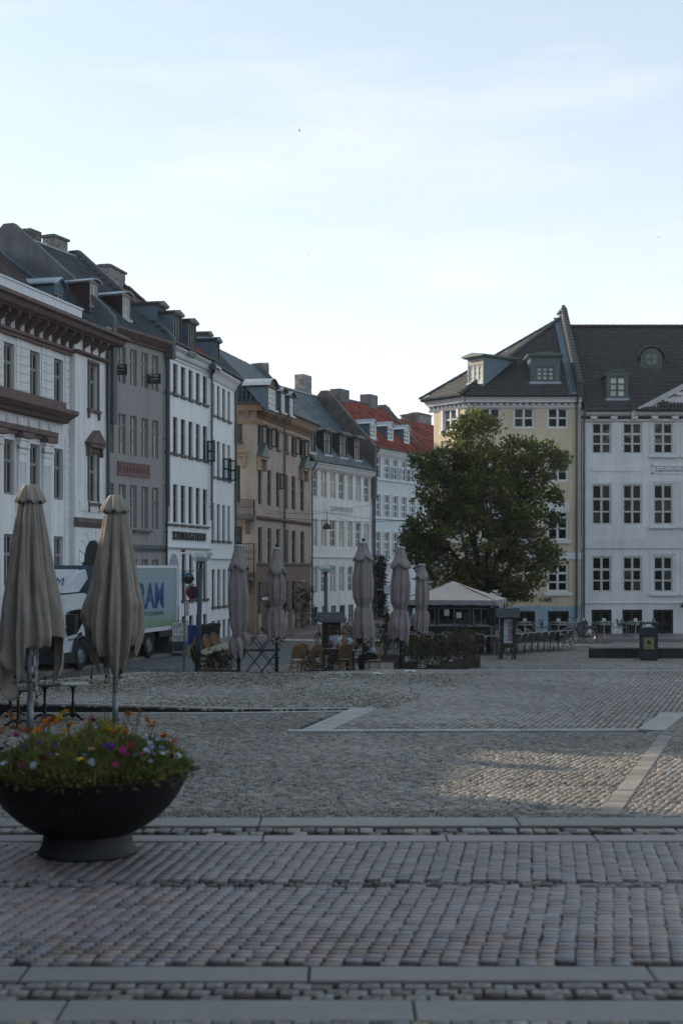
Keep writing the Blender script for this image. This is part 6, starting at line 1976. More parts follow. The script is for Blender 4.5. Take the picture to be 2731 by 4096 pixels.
pedestal_table(-30, 30.4, 'round pale edged table at the picture edge by the step', 'pale_top', r_=.42)
# ---- street lamps with glass bowls
def bowl_lamp(px, d, py_rim, lean, label, r_=.37, pole_r=.075, zb=None):
 zb = gz(*at(px, d).xy) if zb is None else zb
 t = empty('street_lamp', at(px, d, zb), 0, label, 'street lamp', 'bowl topped street lamps')
 zr = zat(py_rim, d) - zb
 x = lean
 MB().tube([(0, 0, -.05), (x * .9, 0, zr - .5)], [pole_r * 1.15, pole_r * .95], 16).build('pole', M['blue_pole'], t, smooth=True)
 MB().tube([(x * .9, 0, zr - .5), (x * .95, 0, zr - .33)], pole_r * .7, 12).tube([(x * .95, 0, zr - .35), (x * .96, 0, zr - .30)], pole_r * 1.2, 12).build('neck', M['iron'], t)
 prof = [(.001, -.33), (r_ * .35, -.31), (r_ * .68, -.23), (r_ * .9, -.11), (r_ * .96, -.02)]
 MB().lathe(prof, 32, 0, (x, 0, zr)).build('glass_bowl', M['bowl_glass'], t, smooth=True)
 b = MB()
 b.tube([(x + (r_ + .02) * math.cos(a), (r_ + .02) * math.sin(a), zr) for a in np.linspace(0, 6.283, 33)[:-1]], .028, 8, closed=True)
 for a in (.3, 1.35, 2.4, 3.45, 4.5, 5.55):
  b.tube([(x + rr * 1.02 * math.cos(a), rr * 1.02 * math.sin(a), zr + z) for rr, z in prof], .014, 5)
 M.setdefault('diffuser', mat('frosted_diffuser', (.6, .6, .6), .4))
 MB().lathe([(.001, -.28), (.15, -.25), (.19, -.17), (.17, -.1), (.12, -.06)], 18, 0, (x, 0, zr)).build('diffuser', M['diffuser'], t, smooth=True)
 return t
bowl_lamp(789, 44.4, 2208, .13, 'leaning blue grey street lamp with a glass bowl, in front of the white houses')
bowl_lamp(1303, 57.5, 2259, .0, 'blue grey street lamp with a glass bowl, behind the wooden menu case', r_=.36)
# ---- no stopping sign
d = 45.6
zb = gz(*at(741, d).xy)
t = empty('no_stopping_sign', at(736, d, zb), 0, 'round red and blue no stopping sign on an arched grey pole', 'traffic sign')
zt = zat(2338, d) - zb
xx = .30
MB().tube([(0, 0, -.05), (.05, 0, zt - .35), (.07, 0, zt - .18), (.13, 0, zt - .06), (.22, 0, zt - .01), (.34, 0, zt)], .03, 10).build('pole', M['steel'], t)
zc = zat(2371, d) - zb
M['sign_red'] = mat('sign_red', (0.16, 0.012, 0.018), 0.45)
M['sign_blue'] = mat('sign_blue', (0.010, 0.016, 0.055), 0.45)
disc = lambda rr, y0, y1, m: MB().prism([(xx + rr * math.cos(a), zc + rr * math.sin(a)) for a in np.linspace(0, 6.283, 41)[:-1]], y0, y1, 'y', 0).build('disc' if rr > .2 else 'face', M[m], t)
disc(.215, -.045, -.03, 'sign_red')
disc(.165, -.05, -.044, 'sign_blue')
b = MB()
for a in (math.pi / 4, -math.pi / 4):
 c, s_ = math.cos(a), math.sin(a)
 b.add([(xx + u * c - v * s_, y, zc + u * s_ + v * c) for y in (-.052, -.049) for u, v in ((-.165, -.022), (.165, -.022), (.165, .022), (-.165, .022))], [(0, 1, 2, 3), (4, 7, 6, 5)])
b.build('cross_bars', M['sign_red'], t)
pz0, pz1 = zat(2462, d) - zb, zat(2402, d) - zb
MB().box(.045, .165, -.05, -.04, pz0, pz1).build('plate', M['sign_red'], t)
MB().box(.053, .157, -.052, -.0495, pz0 + .01, pz1 - .01).build('plate_face', M['paper'], t)
zm = (pz0 + pz1) / 2
MB().box(.098, .112, -.055, -.0515, pz0 + .05, pz1 - .05).prism([(.08, pz1 - .09), (.13, pz1 - .09), (.105, pz1 - .03)], -.055, -.0515, 'y').prism([(.08, pz0 + .09), (.105, pz0 + .03), (.13, pz0 + .09)], -.055, -.0515, 'y').build('double_arrow', M['plastic_black'], t)
# ---- delivery truck
fT = Fac(255, 45.2, 2700)
T = empty('delivery_truck', (fT.o.x, fT.o.y, -.27), fT.rz, 'white delivery truck with a pale box body, blue lettering and a green band', 'truck')
bx0, bx1 = 2.75, 10.6
zbt = zat(2263, 47.7) + .27
zbb = 1.02
W = 2.5
# panel colour fades from blue grey to a leafy green print at the foot
M['box_print'] = mat('printed_box_panel', (0.36, 0.42, 0.47), 0.4, spec=0.4)
nt = M['box_print'].node_tree
tc, sp, rp = nt.nodes.new('ShaderNodeTexCoord'), nt.nodes.new('ShaderNodeSeparateXYZ'), nt.nodes.new('ShaderNodeValToRGB')
no = nt.nodes.new('ShaderNodeTexNoise')
no.inputs['Scale'].default_value = 1.5
ad = nt.nodes.new('ShaderNodeMath')
ad.operation = 'MULTIPLY_ADD'
ad.inputs[1].default_value = .25
mr = nt.nodes.new('ShaderNodeMapRange')
mr.inputs['From Min'].default_value = zbb
mr.inputs['From Max'].default_value = zbb + 1.35
nt.links.new(tc.outputs['Object'], sp.inputs[0])
nt.links.new(tc.outputs['Object'], no.inputs['Vector'])
nt.links.new(sp.outputs['Z'], mr.inputs['Value'])
nt.links.new(no.outputs['Fac'], ad.inputs[0])
nt.links.new(mr.outputs[0], ad.inputs[2])
nt.links.new(ad.outputs[0], rp.inputs[0])
rp.color_ramp.elements[0].position = .02
rp.color_ramp.elements[0].color = (.12, .23, .035, 1)
rp.color_ramp.elements[1].position = .62
rp.color_ramp.elements[1].color = (.205, .305, .355, 1)
nt.links.new(rp.outputs[0], nt.nodes['Principled BSDF'].inputs['Base Color'])
MB().box(bx0, bx1, 0, W, zbb, zbt).build('box_body', M['box_print'], T)
b = MB()
for (x0, x1, z0, z1) in ((bx0, bx1, zbt - .09, zbt + .02), (bx0, bx1, zbb - .06, zbb + .09), (bx0, bx0 + .10, zbb + .09, zbt - .09), (bx1 - .10, bx1, zbb + .09, zbt - .09)):
 b.box(x0, x1, -.025, .005, z0, z1)
b.build('corner_rail', M['white_paint'], T)
MB().box(bx0 - .006, bx0 + .01, -.02, W, zbb, zbt + .015).build('front_panel', M['zinc'], T)
tl_ = text('RAM', T, (0, -.014, 0), 1.0, M['logo_blue'], .004, bold=.02, name='logo')
sx_ = lambda px: fT.s_at(px)
gx0_, gx1_ = sx_(q(2, 1232, 0)[0]), sx_(q(2, 1460, 0)[0])
gz0_ = fT.z_at(*q(2, 1350, 1302)) + .27
gz1_ = fT.z_at(*q(2, 1350, 1080)) + .27
k = (gz1_ - gz0_) / .70
tl_.scale = ((gx1_ - gx0_) / tl_['wide'], k, 1)
tl_.location = (gx0_, -.014, gz0_)
t2 = text('FS CULINAR', T, (sx_(q(2, 1288, 0)[0]), -.014, fT.z_at(*q(2, 1380, 1368)) + .27), 1.0, M['grey_print'], .003, name='logo')
t2.scale = ((sx_(q(2, 1463, 0)[0]) - sx_(q(2, 1288, 0)[0])) / t2['wide'], (fT.z_at(*q(2, 1380, 1332)) - fT.z_at(*q(2, 1380, 1368))) / .70, 1)
# cab
def cab_side(y0, y1, grow=0.0):
 return [(.16 - grow, .42), (.05 - grow, 1.15), (.12 - grow, 1.75), (.42 - grow, 2.72), (.62, 2.86), (1.9, 2.90), (2.22, 2.82), (2.26, 1.2), (2.26, .95), (2.02, .95), (1.98, 1.02), (1.82, 1.16), (1.5, 1.22), (1.2, 1.14), (1.05, .95), (.98, .42)]
zsc = (zat(q(2, 0, 1172)[1], 46.5) + .27) / 2.90
pl = [(x, z * zsc) for x, z in cab_side(0, 0)]
MB().prism(pl, .13, W - .13, 'y').build('cab', M['white_paint'], T)
sw = [(.50, 1.62), (.66, 2.26), (1.5, 2.30), (1.72, 2.22), (1.70, 1.75), (1.35, 1.45), (.72, 1.42)]
MB().prism([(x, z * zsc) for x, z in [(.42, 1.55), (.62, 2.36), (1.6, 2.40), (1.84, 2.28), (1.82, 1.70), (1.42, 1.36), (.62, 1.33)]], .098, .14, 'y').build('window_surround', M['white_paint'], T)
MB().prism([(x, z * zsc) for x, z in sw], .088, .12, 'y').build('side_window', M['glass_shop'], T)
MB().add([(.115, .2, 1.5 * zsc), (.115, W - .2, 1.5 * zsc), (.385, W - .3, 2.58 * zsc), (.385, .3, 2.58 * zsc)], [(0, 3, 2, 1)]).add([(.09, .16, 1.46 * zsc), (.09, W - .16, 1.46 * zsc), (.37, W - .26, 2.6 * zsc), (.37, .26, 2.6 * zsc)], [(0, 3, 2, 1)]).build('windscreen', M['glass_shop'], T)
MB().box(.0, .12, .25, W - .25, .55, 1.25).build('grille', M['plastic_black'], T)
MB().box(.0, .9, .02, W - .02, .28, .62).box(.85, 1.05, .05, .4, .25, .5).build('bumper', M['plastic_black'], T)
for y in (.18, W - .62): MB().box(-.015, .1, y, y + .44, .66, .84).build('headlight', M['clear'], T)
MB().prism([(x, z) for x, z in [(.52, 2.92 * zsc), (1.75, 2.95 * zsc), (2.48, zbt - .42), (2.3, zbt - .12), (2.0, zbt - .16), (1.5, zbt - .36)]], .24, .35, 'y').prism([(.58, 2.92 * zsc), (1.72, 2.95 * zsc), (2.0, zbt - .12), (1.45, zbt - .34)], .35, W - .35, 'y').prism([(x, z) for x, z in [(.52, 2.92 * zsc), (1.75, 2.95 * zsc), (2.48, zbt - .42), (2.3, zbt - .12), (2.0, zbt - .16), (1.5, zbt - .36)]], W - .35, W - .24, 'y').build('wind_deflector', M['white_paint'], T)
text('M', T, (.95, .75, zbt - .65), .42, M['logo_blue'], .004, rot=(R(62), 0, R(-90)), name='logo')
text('www.hoka.dk', T, (.62, .122, .98), .15, M['grey_print'], .002, name='lettering')
for y, sgn in ((-.38, 1), (W + .06, 1)):
 mo = MB().box(.02, .28, y, y + .32, 1.72 * zsc, 2.15 * zsc).box(.04, .27, y + .02, y + .31, 1.42 * zsc, 1.70 * zsc)
 mo.tube([(.2, y + .16, 2.15 * zsc), (.3, y + (.40 if y < 0 else -.06), 2.2 * zsc)], .03, 6).tube([(.2, y + .16, 1.42 * zsc), (.32, y + (.40 if y < 0 else -.06), 1.36 * zsc)], .03, 6)
 mo.build('mirror', M['plastic_black'], T)
MB().box(1.42, 1.68, .096, .13, 1.03, 1.22).build('door_handle', M['plastic_black'], T)
for z in (2.02, 2.26, 2.50): MB().tube([(bx0 - .02, .35, z * zsc), (bx0 - .005, .35, z * zsc)], .085, 14).build('vent', M['zinc_dark'], T)
def truck_wheel(x, y):
 w = MB().lathe([(.30, -.13), (.46, -.15), (.50, -.11), (.50, .11), (.46, .15), (.30, .13)], 28).build('wheel', M['rubber'], T, loc=(x, y, .50), rot=(R(90), 0, 0), smooth=False)
 rm = MB().lathe([(.30, .12), (.28, .05), (.20, .03), (.15, .10), (.06, .12), (.001, .12)], 20)
 for k in range(10):
  a = k * .628
  rm.ball((.23 * math.cos(a), .23 * math.sin(a), .055), .022, 6)
 rm.build('rim', M['steel'], w)
for x in (1.5, bx1 - 2.9):
 for y in (.17, W - .17): truck_wheel(x, y)
MB().tube([(1.5 + .60 * math.cos(a), .06, .50 + .60 * math.sin(a)) for a in np.linspace(.1, 3.04, 11)], .05, 6).tube([(bx1 - 2.9 + .60 * math.cos(a), .08, .5 + .60 * math.sin(a)) for a in np.linspace(.1, 3.04, 11)], .05, 6).build('mudguard', M['plastic_black'], T)
MB().box(.5, bx1 - .4, .55, W - .55, .55, .98).box(2.5, 3.4, .1, .5, .3, .9).box(3.7, 5.6, .12, .5, .38, .92).box(bx1 - 1.6, bx1 - .1, .15, W - .15, .7, .95).build('chassis', M['plastic_black'], T)
MB().box(2.5, 6.0, .06, .1, .42, .52).box(2.5, 6.0, .06, .1, .66, .74).build('side_guard', M['steel'], T)
MB().box(bx1 - .02, bx1 + 1.75, .1, W - .1, .10, .16).prism([(bx1 + 1.75, .10), (bx1 + 2.3, .03), (bx1 + 1.75, .16)], .1, W - .1, 'y').box(bx1 - .3, bx1, .2, W - .2, .1, .7).build('tail_lift', M['steel'], T)
MB().box(bx1 - .02, bx1 + .05, .05, .3, .72, .86).build('tail_light', mat('tail_light_red', (.35, .03, .02), .3, emit=.6), T)
MB().box(-.03, -.005, 1.5, 2.02, .40, .52).build('number_plate', M['amber'], T)
text('37', T, (-.033, 1.66, .42), .11, M['plastic_black'], .002, rot=(R(90), 0, R(-90)), name='plate_number')
# ---- roll cage with cardboard, wheeled bins
d = 54.5
pc = at(690, d)
t = empty('roll_cage', (pc.x, pc.y, zat(2620, d)), .35, 'wire roll cage with a lettered cardboard sheet behind the truck', 'roll cage')
w_, h_ = .62, 1.30
b = MB()
for (x, y) in ((0, 0), (w_, 0), (w_, .7), (0, .7)): b.tube([(x, y, .08), (x, y, h_)], .013, 5)
for z in (.12, .4, .68, .96, h_):
 b.tube([(0, 0, z), (w_, 0, z), (w_, .7, z), (0, .7, z)], .009, 4, closed=True)
for i in range(1, 7): b.tube([(w_ * i / 7, 0, .12), (w_ * i / 7, 0, h_)], .006, 4).tube([(w_, .1 * i, .12), (w_, .1 * i, h_)], .006, 4)
b.build('wire_frame', M['steel'], t)
MB().box(-.02, w_ + .02, -.02, .72, .08, .13).build('base_plate', M['steel'], t)
for (x, y) in ((.05, .05), (w_ - .05, .05), (.05, .65), (w_ - .05, .65)): MB().tube([(x - .012, y, .04), (x + .012, y, .04)], .045, 10).build('caster', M['rubber'], t)
cb = MB().box(.03, w_ - .03, .06, .08, .52, 1.24).build('cardboard', M['paper'], t)
text('TEST', cb, (.05, .055, .56), .24, M['plastic_black'], .002, sx=.85)
text('KØLE', cb, (.08, .055, 1.0), .22, M['plastic_black'], .002, rot=(R(90), R(-14), 0), sx=.85)
text('nu også', cb, (.10, .055, .84), .13, M['logo_blue'], .002)
MB().box(.05, w_ - .05, .12, .6, .14, .5).build('crate', M['navy'], t)
def wheelie(px, d, label, body, rz=.2, h=1.0):
 zb = -.2
 t = empty('wheelie_bin', at(px, d, zb), rz, label, 'rubbish bin', 'wheeled bins along the white house')
 t.scale = (.78, .78, .82)
 b = MB()
 V = [(-.22, -.24, .1), (.22, -.24, .1), (.22, .22, .1), (-.22, .22, .1), (-.28, -.32, h), (.28, -.32, h), (.28, .30, h), (-.28, .30, h)]
 b.add(V, [(0, 3, 2, 1), (0, 1, 5, 4), (1, 2, 6, 5), (2, 3, 7, 6), (3, 0, 4, 7)])
 b.box(-.30, .30, -.34, .31, h - .06, h)
 b.build('body', M[body], t)
 MB().box(-.30, .30, -.36, .33, h + .004, h + .035).box(-.26, .26, -.30, .26, h + .035, h + .06).tube([(-.28, .36, h - .02), (.28, .36, h - .02)], .02, 6).build('lid', M[body], t)
 for x in (-.26, .26): MB().tube([(x - .03, .2, .1), (x + .03, .2, .1)], .1, 12).build('wheel', M['rubber'], t)
wheelie(764, 59.5, 'blue wheeled bin by the white house basement', 'plastic_blue')
wheelie(820, 60.5, 'black wheeled bin with a poster scrap beside the blue bin', 'plastic_black', .3)
wheelie(857, 61.5, 'black wheeled bin farther from the blue bin', 'plastic_black', .3)
# ---- hanging guild style sign on the white house
sp = fC.s_at(q(4, 275, 0)[0])
zc = fC.z_at(*q(4, 330, 925))
pw_ = fC.w(sp, -.02, zc)
t = empty('hanging_sign', pw_, 0, 'round hanging sign with a skyline on a black bracket at the white house', 'sign')
t.scale = (.5, .5, .5)
MB().tube([(0, 0, .62), (1.15, -.25, .62)], .04, 6).tube([(0, 0, .25), (.5, -.1, .60)], .03, 6).build('bracket', M['iron'], t)
so = MB().prism([(.62 + .48 * math.cos(a), .48 * math.sin(a)) for a in np.linspace(0, 6.283, 33)[:-1]], -.19, -.13, 'y').build('sign_disc', M['iron'], t)
M['sign_sky'] = mat('painted_sky_blue', (.08, .20, .33), .6, var=.3, vscale=3)
MB().prism([(.62 + .42 * math.cos(a), .06 + .36 * math.sin(a)) for a in np.linspace(0, math.pi, 17)], -.20, -.188, 'y').build('sky_panel', M['sign_sky'], so)
sk = [(.2, .06)] + [(.2 + i * .035, .06 + random.choice((.05, .08, .16, .06))) for i in range(24)] + [(1.04, .06)]
MB().prism(sk, -.206, -.199, 'y').build('skyline', M['plastic_black'], so)
MB().box(.08, 1.16, -.215, -.19, -.13, .04).build('band', M['iron'], so)
text('SCIENTOLOGY', so, (.10, -.218, -.09), .145, mat('dull_gold', (.10, .085, .06), .5), .003)
# ---- rattan bistro chairs
def rattan_chair(loc, rz, label, group='rattan bistro chairs', tilt=None):
 t = empty('rattan_chair', loc, rz, label, 'chair', group)
 st = MB().lathe([(.001, .46), (.19, .46), (.215, .45), (.215, .43), (.19, .425), (.001, .425)], 20).build('seat', M['cream_weave'], t)
 arch = [(-.19, .17, .45), (-.205, .21, .65), (-.19, .25, .80), (-.12, .275, .90), (0, .285, .935), (.12, .275, .90), (.19, .25, .80), (.205, .21, .65), (.19, .17, .45)]
 MB().tube(arch, .020, 8).build('back_frame', M['rattan'], t, smooth=True)
 k = MB()
 V = []
 rows_ = [(.50, .19, .18), (.62, .20, .205), (.74, .192, .235), (.84, .16, .262), (.90, .10, .275), (.925, .02, .283)]
 for (z, hw, y) in rows_:
  for j in range(7): V.append((-hw + 2 * hw * j / 6, y + .018 * (1 - ((j - 3) / 3) ** 2), z))
 n = 7
 k.add(V, [(r * n + j, r * n + j + 1, (r + 1) * n + j + 1, (r + 1) * n + j) for r in range(5) for j in range(6)])
 k.build('back_weave', M['weave'], t)
 for (x, y) in ((-.16, -.15), (.16, -.15), (.17, .16), (-.17, .16)):
  MB().tube([(x, y, .45), (x * 1.25, y * 1.3, 0)], .017, 7).build('leg', M['rattan'], t)
 s_ = MB()
 for z, f in ((.2, 1.15), (.34, 1.06)):
  s_.tube([(-.16 * f, -.15 * f, z), (.16 * f, -.15 * f, z), (.17 * f, .16 * f, z), (-.17 * f, .16 * f, z)], .010, 6, closed=True)
 s_.tube([(-.17, -.16, .30), (0, -.19, .42), (.17, -.16, .30)], .010, 5)
 s_.build('stretcher', M['rattan'], t)
 return t
g_ = lambda px, d: at(px, d, gz(*at(px, d).xy))
rc0 = rattan_chair(g_(1187, 45.0), R(195), 'rattan bistro chair standing free at the end nearest the folding tables')
cs = [(1222, 45.9, 160, 'rattan bistro chair drawn up behind the free standing one'), (1252, 45.4, 215, 'rattan bistro chair half hidden by the low hedge box'),
      (1379, 45.5, 184, 'rattan bistro chair carrying the bald man'), (1494, 45.0, -100, 'rattan bistro chair turned sideways under the man in the pale shirt'),
      (1408, 46.3, 150, 'rattan bistro chair empty behind the table between the two men'), (1343, 47.9, 5, 'rattan bistro chair under the man with glasses')]
for (px, d, a, lb) in cs: dup(rc0, g_(px, d), R(a), lb)
# stacked chairs leaning one into the next
stk = [(828, 44.9, 3, 0), (862, 45.3, 3, .0), (893, 45.8, 3, 0)]
words_n = ['lowest', 'second', 'topmost']
where = ['stack beside the street lamp', 'middle stack behind the dark hedge', 'stack beside the folded parasol']
for si, (px, d, n, _) in enumerate(stk):
 for k in range(n):
  p = g_(px, d)
  dup(rc0, (p.x + .085 * k - .08, p.y + .02 * k, p.z + .17 * k + si * .05), (R(0), R(-24 - 3 * k), R(70)), 'rattan chair tipped over, %s of the %s' % (words_n[k], where[si]), 'stacked rattan chairs')
# ---- folding tables, two of them upside down on the others
def folding_table(loc, rz, label, flip=False):
 t = empty('folding_table', loc, (rz if not flip else 0), label, 'table', 'black folding cafe tables')
 if flip: t.rotation_euler = (R(180), 0, rz)
 h = .72
 MB().box(-.30, .30, -.30, .30, h - .022, h).build('table_top', M['wood_dark'], t)
 for y in (-.25, .25):
  MB().tube([(-.28, y, 0), (.27, y, h - .03)], .014, 6).tube([(.28, y * .9, 0), (-.27, y * .9, h - .03)], .014, 6).build('leg_cross', M['iron'], t)
 MB().tube([(-.28, -.25, .02), (-.28, .25, .02)], .012, 5).tube([(.28, -.23, .02), (.28, .23, .02)], .012, 5).tube([(0, -.25, h / 2), (0, .25, h / 2)], .012, 5).build('stretcher', M['iron'], t)
for (px, a, lb, fl) in ((1018, .12, 'black folding table on its feet beside the stacked chairs', False), (1078, -.1, 'black folding table on its feet beside the bunched parasol', False),
      (1016, -.15, 'black folding table upside down on the one beside the stacked chairs', True), (1080, .2, 'black folding table upside down on the one beside the parasol', True)):
 p = g_(px, 45.6)
 folding_table((p.x, p.y, p.z + (1.445 if fl else 0)), a, lb, fl)
# ---- small round tables of the seated people
def small_table(px, d, label):
 t = empty('cafe_table', g_(px, d), 0, label, 'table', 'small tables of the seated people')
 MB().lathe([(.001, .73), (.33, .73), (.34, .72), (.34, .70), (.001, .70)], 28).build('table_top', M['table_top'], t)
 MB().tube([(0, 0, .70), (0, 0, .05)], .025, 8).build('pedestal', M['iron'], t)
 for k in range(4):
  a = k * 1.571 + .4
  MB().tube([(0, 0, .12), (.25 * math.cos(a), .25 * math.sin(a), .02)], .016, 6).build('foot', M['iron'], t)
 return t
small_table(1318, 46.6, 'small round cafe table with a dark bag on it before the man with glasses')
small_table(1412, 45.6, 'small round cafe table beside the knees of the man in the pale shirt')
p = g_(1300, 46.5)
MB().prism([(-.18, 0), (.17, 0), (.1, .09), (-.03, .13), (-.13, .08)], -.1, .1, 'y').build('bag', M['plastic_black'], loc=(p.x, p.y, p.z + .732))
tag(bpy.data.objects['bag'], 'soft black bag lying on the small round table', 'bag')
p = g_(1324, 46.4)
MB().lathe([(.0, 0), (.035, 0), (.042, .11), (.038, .11), (.032, .01), (0, .01)], 12).build('beer_glass', mat('dark_beer', (.06, .022, .008), .1), loc=(p.x, p.y, p.z + .732))
tag(bpy.data.objects['beer_glass'], 'small glass of dark drink standing on the round table', 'glass')
p = g_(1422, 45.4)
MB().lathe([(.0, 0), (.03, 0), (.036, .13), (.032, .13), (.028, .01), (0, .01)], 12).build('drink_glass', mat('red_drink', (.10, .02, .012), .1), loc=(p.x, p.y, p.z + .732))
tag(bpy.data.objects['drink_glass'], 'tall glass of reddish drink by the hands of the seated man', 'glass')
# ---- roofed menu cases
def menu_case(px, d, w, zroof_py, zb, label, post_h, panel, rz=0.0, lean=False, legs=False):
 t = empty('menu_board', at(px, d, zb), rz, label, 'menu board')
 zr = zat(zroof_py, d) - zb
 hw = w / 2
 for x in (-hw + .06, hw - .06): MB().box(x - .045, x + .045, -.045, .045, 0, zr - .1).build('post', M['wood_dark'], t)
 if legs:
  for x in (-hw + .06, hw - .06):
   MB().tube([(x, -.02, .62), (x - .12, -.42, 0)], .03, 6).tube([(x, .02, .62), (x + .05, .42, 0)], .03, 6).build('strut', M['wood_dark'], t)
  MB().box(-hw, hw, -.075, -.046, .42, .60).build('rail', M['wood_dark'], t)
 z0, z1 = zr - .28 - panel, zr - .28
 MB().box(-hw + .10, hw - .10, -.04, .04, z0 - .06, z1 + .06).build('case', M['wood_dark'], t)
 ro = empty('roof', (0, 0, 0), 0, parent=t)
 n = 5
 for s_ in (-1, 1):
  for k in range(n):
   y0, y1 = s_ * (.36 * (k + 1) / n), s_ * (.36 * k / n - .03 * (k > 0))
   za, zb_ = zr + .10 - .30 * (k + 1) / n, zr + .10 - .30 * k / n
   m = MB()
   x0, x1 = -hw - .12, hw + .12
   V = [(x0, y0, za), (x1, y0, za), (x1, y1, zb_ + .012), (x0, y1, zb_ + .012)]
   m.add(V + [(a, b_, c - .022) for a, b_, c in V], [(0, 1, 2, 3), (7, 6, 5, 4), (0, 4, 5, 1), (1, 5, 6, 2), (2, 6, 7, 3), (3, 7, 4, 0)]).build('plank', M['shingle'], ro)
 for x in (-hw - .11, hw + .09): MB().prism([(-.34, zr - .2), (.34, zr - .2), (0, zr + .08)], x, x + .02, 'x').build('gable', M['wood_dark'], t)
 return t, z0, z1, hw
d = 47.6
t, z0, z1, hw = menu_case(1325, d, .64, 2462, gz(*at(1336, d).xy), 'wooden menu case with a shingled roof and a brown menu sheet', 1.7, .98, .12)
M['menu_brown'] = mat('brown_menu_sheet', (.065, .040, .034), .5, var=.2)
M['menu_ink'] = mat('faded_menu_ink', (.22, .18, .15), .7)
po = MB().box(-hw + .17, hw - .17, -.05, -.041, z0, z1).build('menu_sheet', M['menu_brown'], t)
b = MB()
z = z1 - .12
b.box(-.12, .12, -.053, -.0505, z1 - .08, z1 - .05)
while z > z0 + .05:
 for (xa, xb) in ((-hw + .22, -.03), (.03, hw - .22)):
  L_ = random.uniform(.6, 1.0)
  b.box(xa, xa + (xb - xa) * L_, -.053, -.0505, z, z + .012)
 z -= .038
b.build('menu_lines', M['menu_ink'], po, kind='stuff')
d = 52.0
t, z0, z1, hw = menu_case(2030, d, .62, 2445, gz(*at(2030, d).xy), 'dark A frame menu board with a pale and pink price sheet before the metal chairs', 1.7, .98, -.08, legs=True)
M['menu_pale'] = mat('pale_menu_sheet', (.40, .44, .50), .5)
M['menu_pink'] = mat('plum_menu_field', (.16, .085, .11), .5)
po = MB().box(-hw + .16, hw - .16, -.05, -.041, z0, z1).build('menu_sheet', M['menu_pale'], t)
b = MB()
xs0, xs1 = -hw + .16, hw - .16
ww = xs1 - xs0
for (c0, c1, ys) in ((.50, .70, (.10, .20, .30, .44, .56, .70)), (.73, .98, (.10, .34, .60, .72))):
 for i, y in enumerate(ys):
  y2 = (ys + (.84,))[i + 1] - .02
  b.box(xs0 + ww * c0, xs0 + ww * c1, -.054, -.0505, z1 - (z1 - z0) * y2, z1 - (z1 - z0) * y)
b.build('price_field', M['menu_pink'], po)
b = MB()
for y in (.14, .27, .42, .62, .70, .82): b.box(xs0 + ww * .03, xs0 + ww * .47, -.0535, -.0505, z1 - (z1 - z0) * y, z1 - (z1 - z0) * y + .014)
b.build('menu_lines', M['grey_print'], po)
# ------------------------------------------------------------------ kiosk, ledge, bin, bicycles, chairs
d = 55.0
pk = at(1984, d)
zk = gz(pk.x, pk.y)
K = empty('kiosk', (pk.x, pk.y, zk), R(-13), 'dark kiosk with sliding windows under a pale pyramid tent roof', 'kiosk')
WK, DK = 3.9, 3.7
zev = zat(2402, d) - zk
zvl = zat(2420, d) - zk
zap = zat(2325, d + 1.6) - zk
e = .0
C4 = [(-WK, 0), (0, 0), (0, DK), (-WK, DK)]
apx = (-WK / 2, DK / 2, zap)
tm = MB()
nn = 10
for i in range(4):                                           # sagging canvas panels
 a, b_ = Vector((*C4[i], zev)), Vector((*C4[(i + 1) % 4], zev))
 V, F = [], []
 for r_ in range(nn + 1):
  f = r_ / nn
  sag = -.09 * math.sin(math.pi * f) * 1.0
  for c in range(nn + 1):
   g = c / nn
   p = a.lerp(b_, g).lerp(Vector(apx), f)
   V.append((p.x, p.y, p.z + sag * (.6 + .8 * math.sin(math.pi * g)) * .8))
 tm.add(V, [(r_ * (nn + 1) + c, r_ * (nn + 1) + c + 1, (r_ + 1) * (nn + 1) + c + 1, (r_ + 1) * (nn + 1) + c) for r_ in range(nn) for c in range(nn)])
tm.build('tent_roof', M['canvas_tent'], K, smooth=False)
vm = MB()
for i in range(4):
 a, b_ = Vector((*C4[i], zev + .003)), Vector((*C4[(i + 1) % 4], zev + .003))
 n = 30
 V = []
 for j in range(n + 1):
  p = a.lerp(b_, j / n)
  nr = Vector((b_ - a).xy).normalized()
  o = Vector((nr.y, -nr.x)) * (.012 * math.sin(j * 1.9))
  V += [(p.x, p.y, p.z), (p.x + o.x, p.y + o.y, zvl - .012 + .012 * math.sin(j * .9))]
 vm.add(V, [(2 * j, 2 * j + 1, 2 * j + 3, 2 * j + 2) for j in range(n)])
vm.build('valance', M['valance'], K)
ix, iy = .32, .35
x0, x1, y0, y1 = -WK + ix, -.28, iy, DK - .4
zc = zat(2507, d + .3) - zk
zw1 = zat(2433, d + .3) - zk
b = MB().box(x0, x1, y0, y1, .0, zc)
b.build('base', M['kiosk_green'], K)
MB().box(x0 - .05, x1 + .03, y0 - .12, y0 + .02, zc, zc + .045).build('counter', M['steel'], K)
fr = MB()
fr.box(x0, x1, y0, y0 + .08, zw1, zvl + .1).box(x0, x1, y1 - .08, y1, zw1, zvl + .1).box(x1 - .08, x1, y0 + .08, y1 - .08, zw1, zvl + .1).box(x0, x0 + .08, y0 + .08, y1 - .08, zw1, zvl + .1)
div = [x0, x0 + (x1 - x0) * .36, x0 + (x1 - x0) * .78, x1]
for x in div: fr.box(x - .05, x + .05, y0 + .0, y0 + .09, zc + .045, zw1)
for y in (y0, (y0 + y1) / 2, y1 - .1): fr.box(x1 - .09, x1 + .003, y, y + .1, zc, zw1)
fr.box(x0, x0 + .09, y1 - .09, y1, zc, zw1).box(x1 - .09, x1, y1 - .09, y1, zc, zw1)
fr.build('frame', M['kiosk_green'], K)
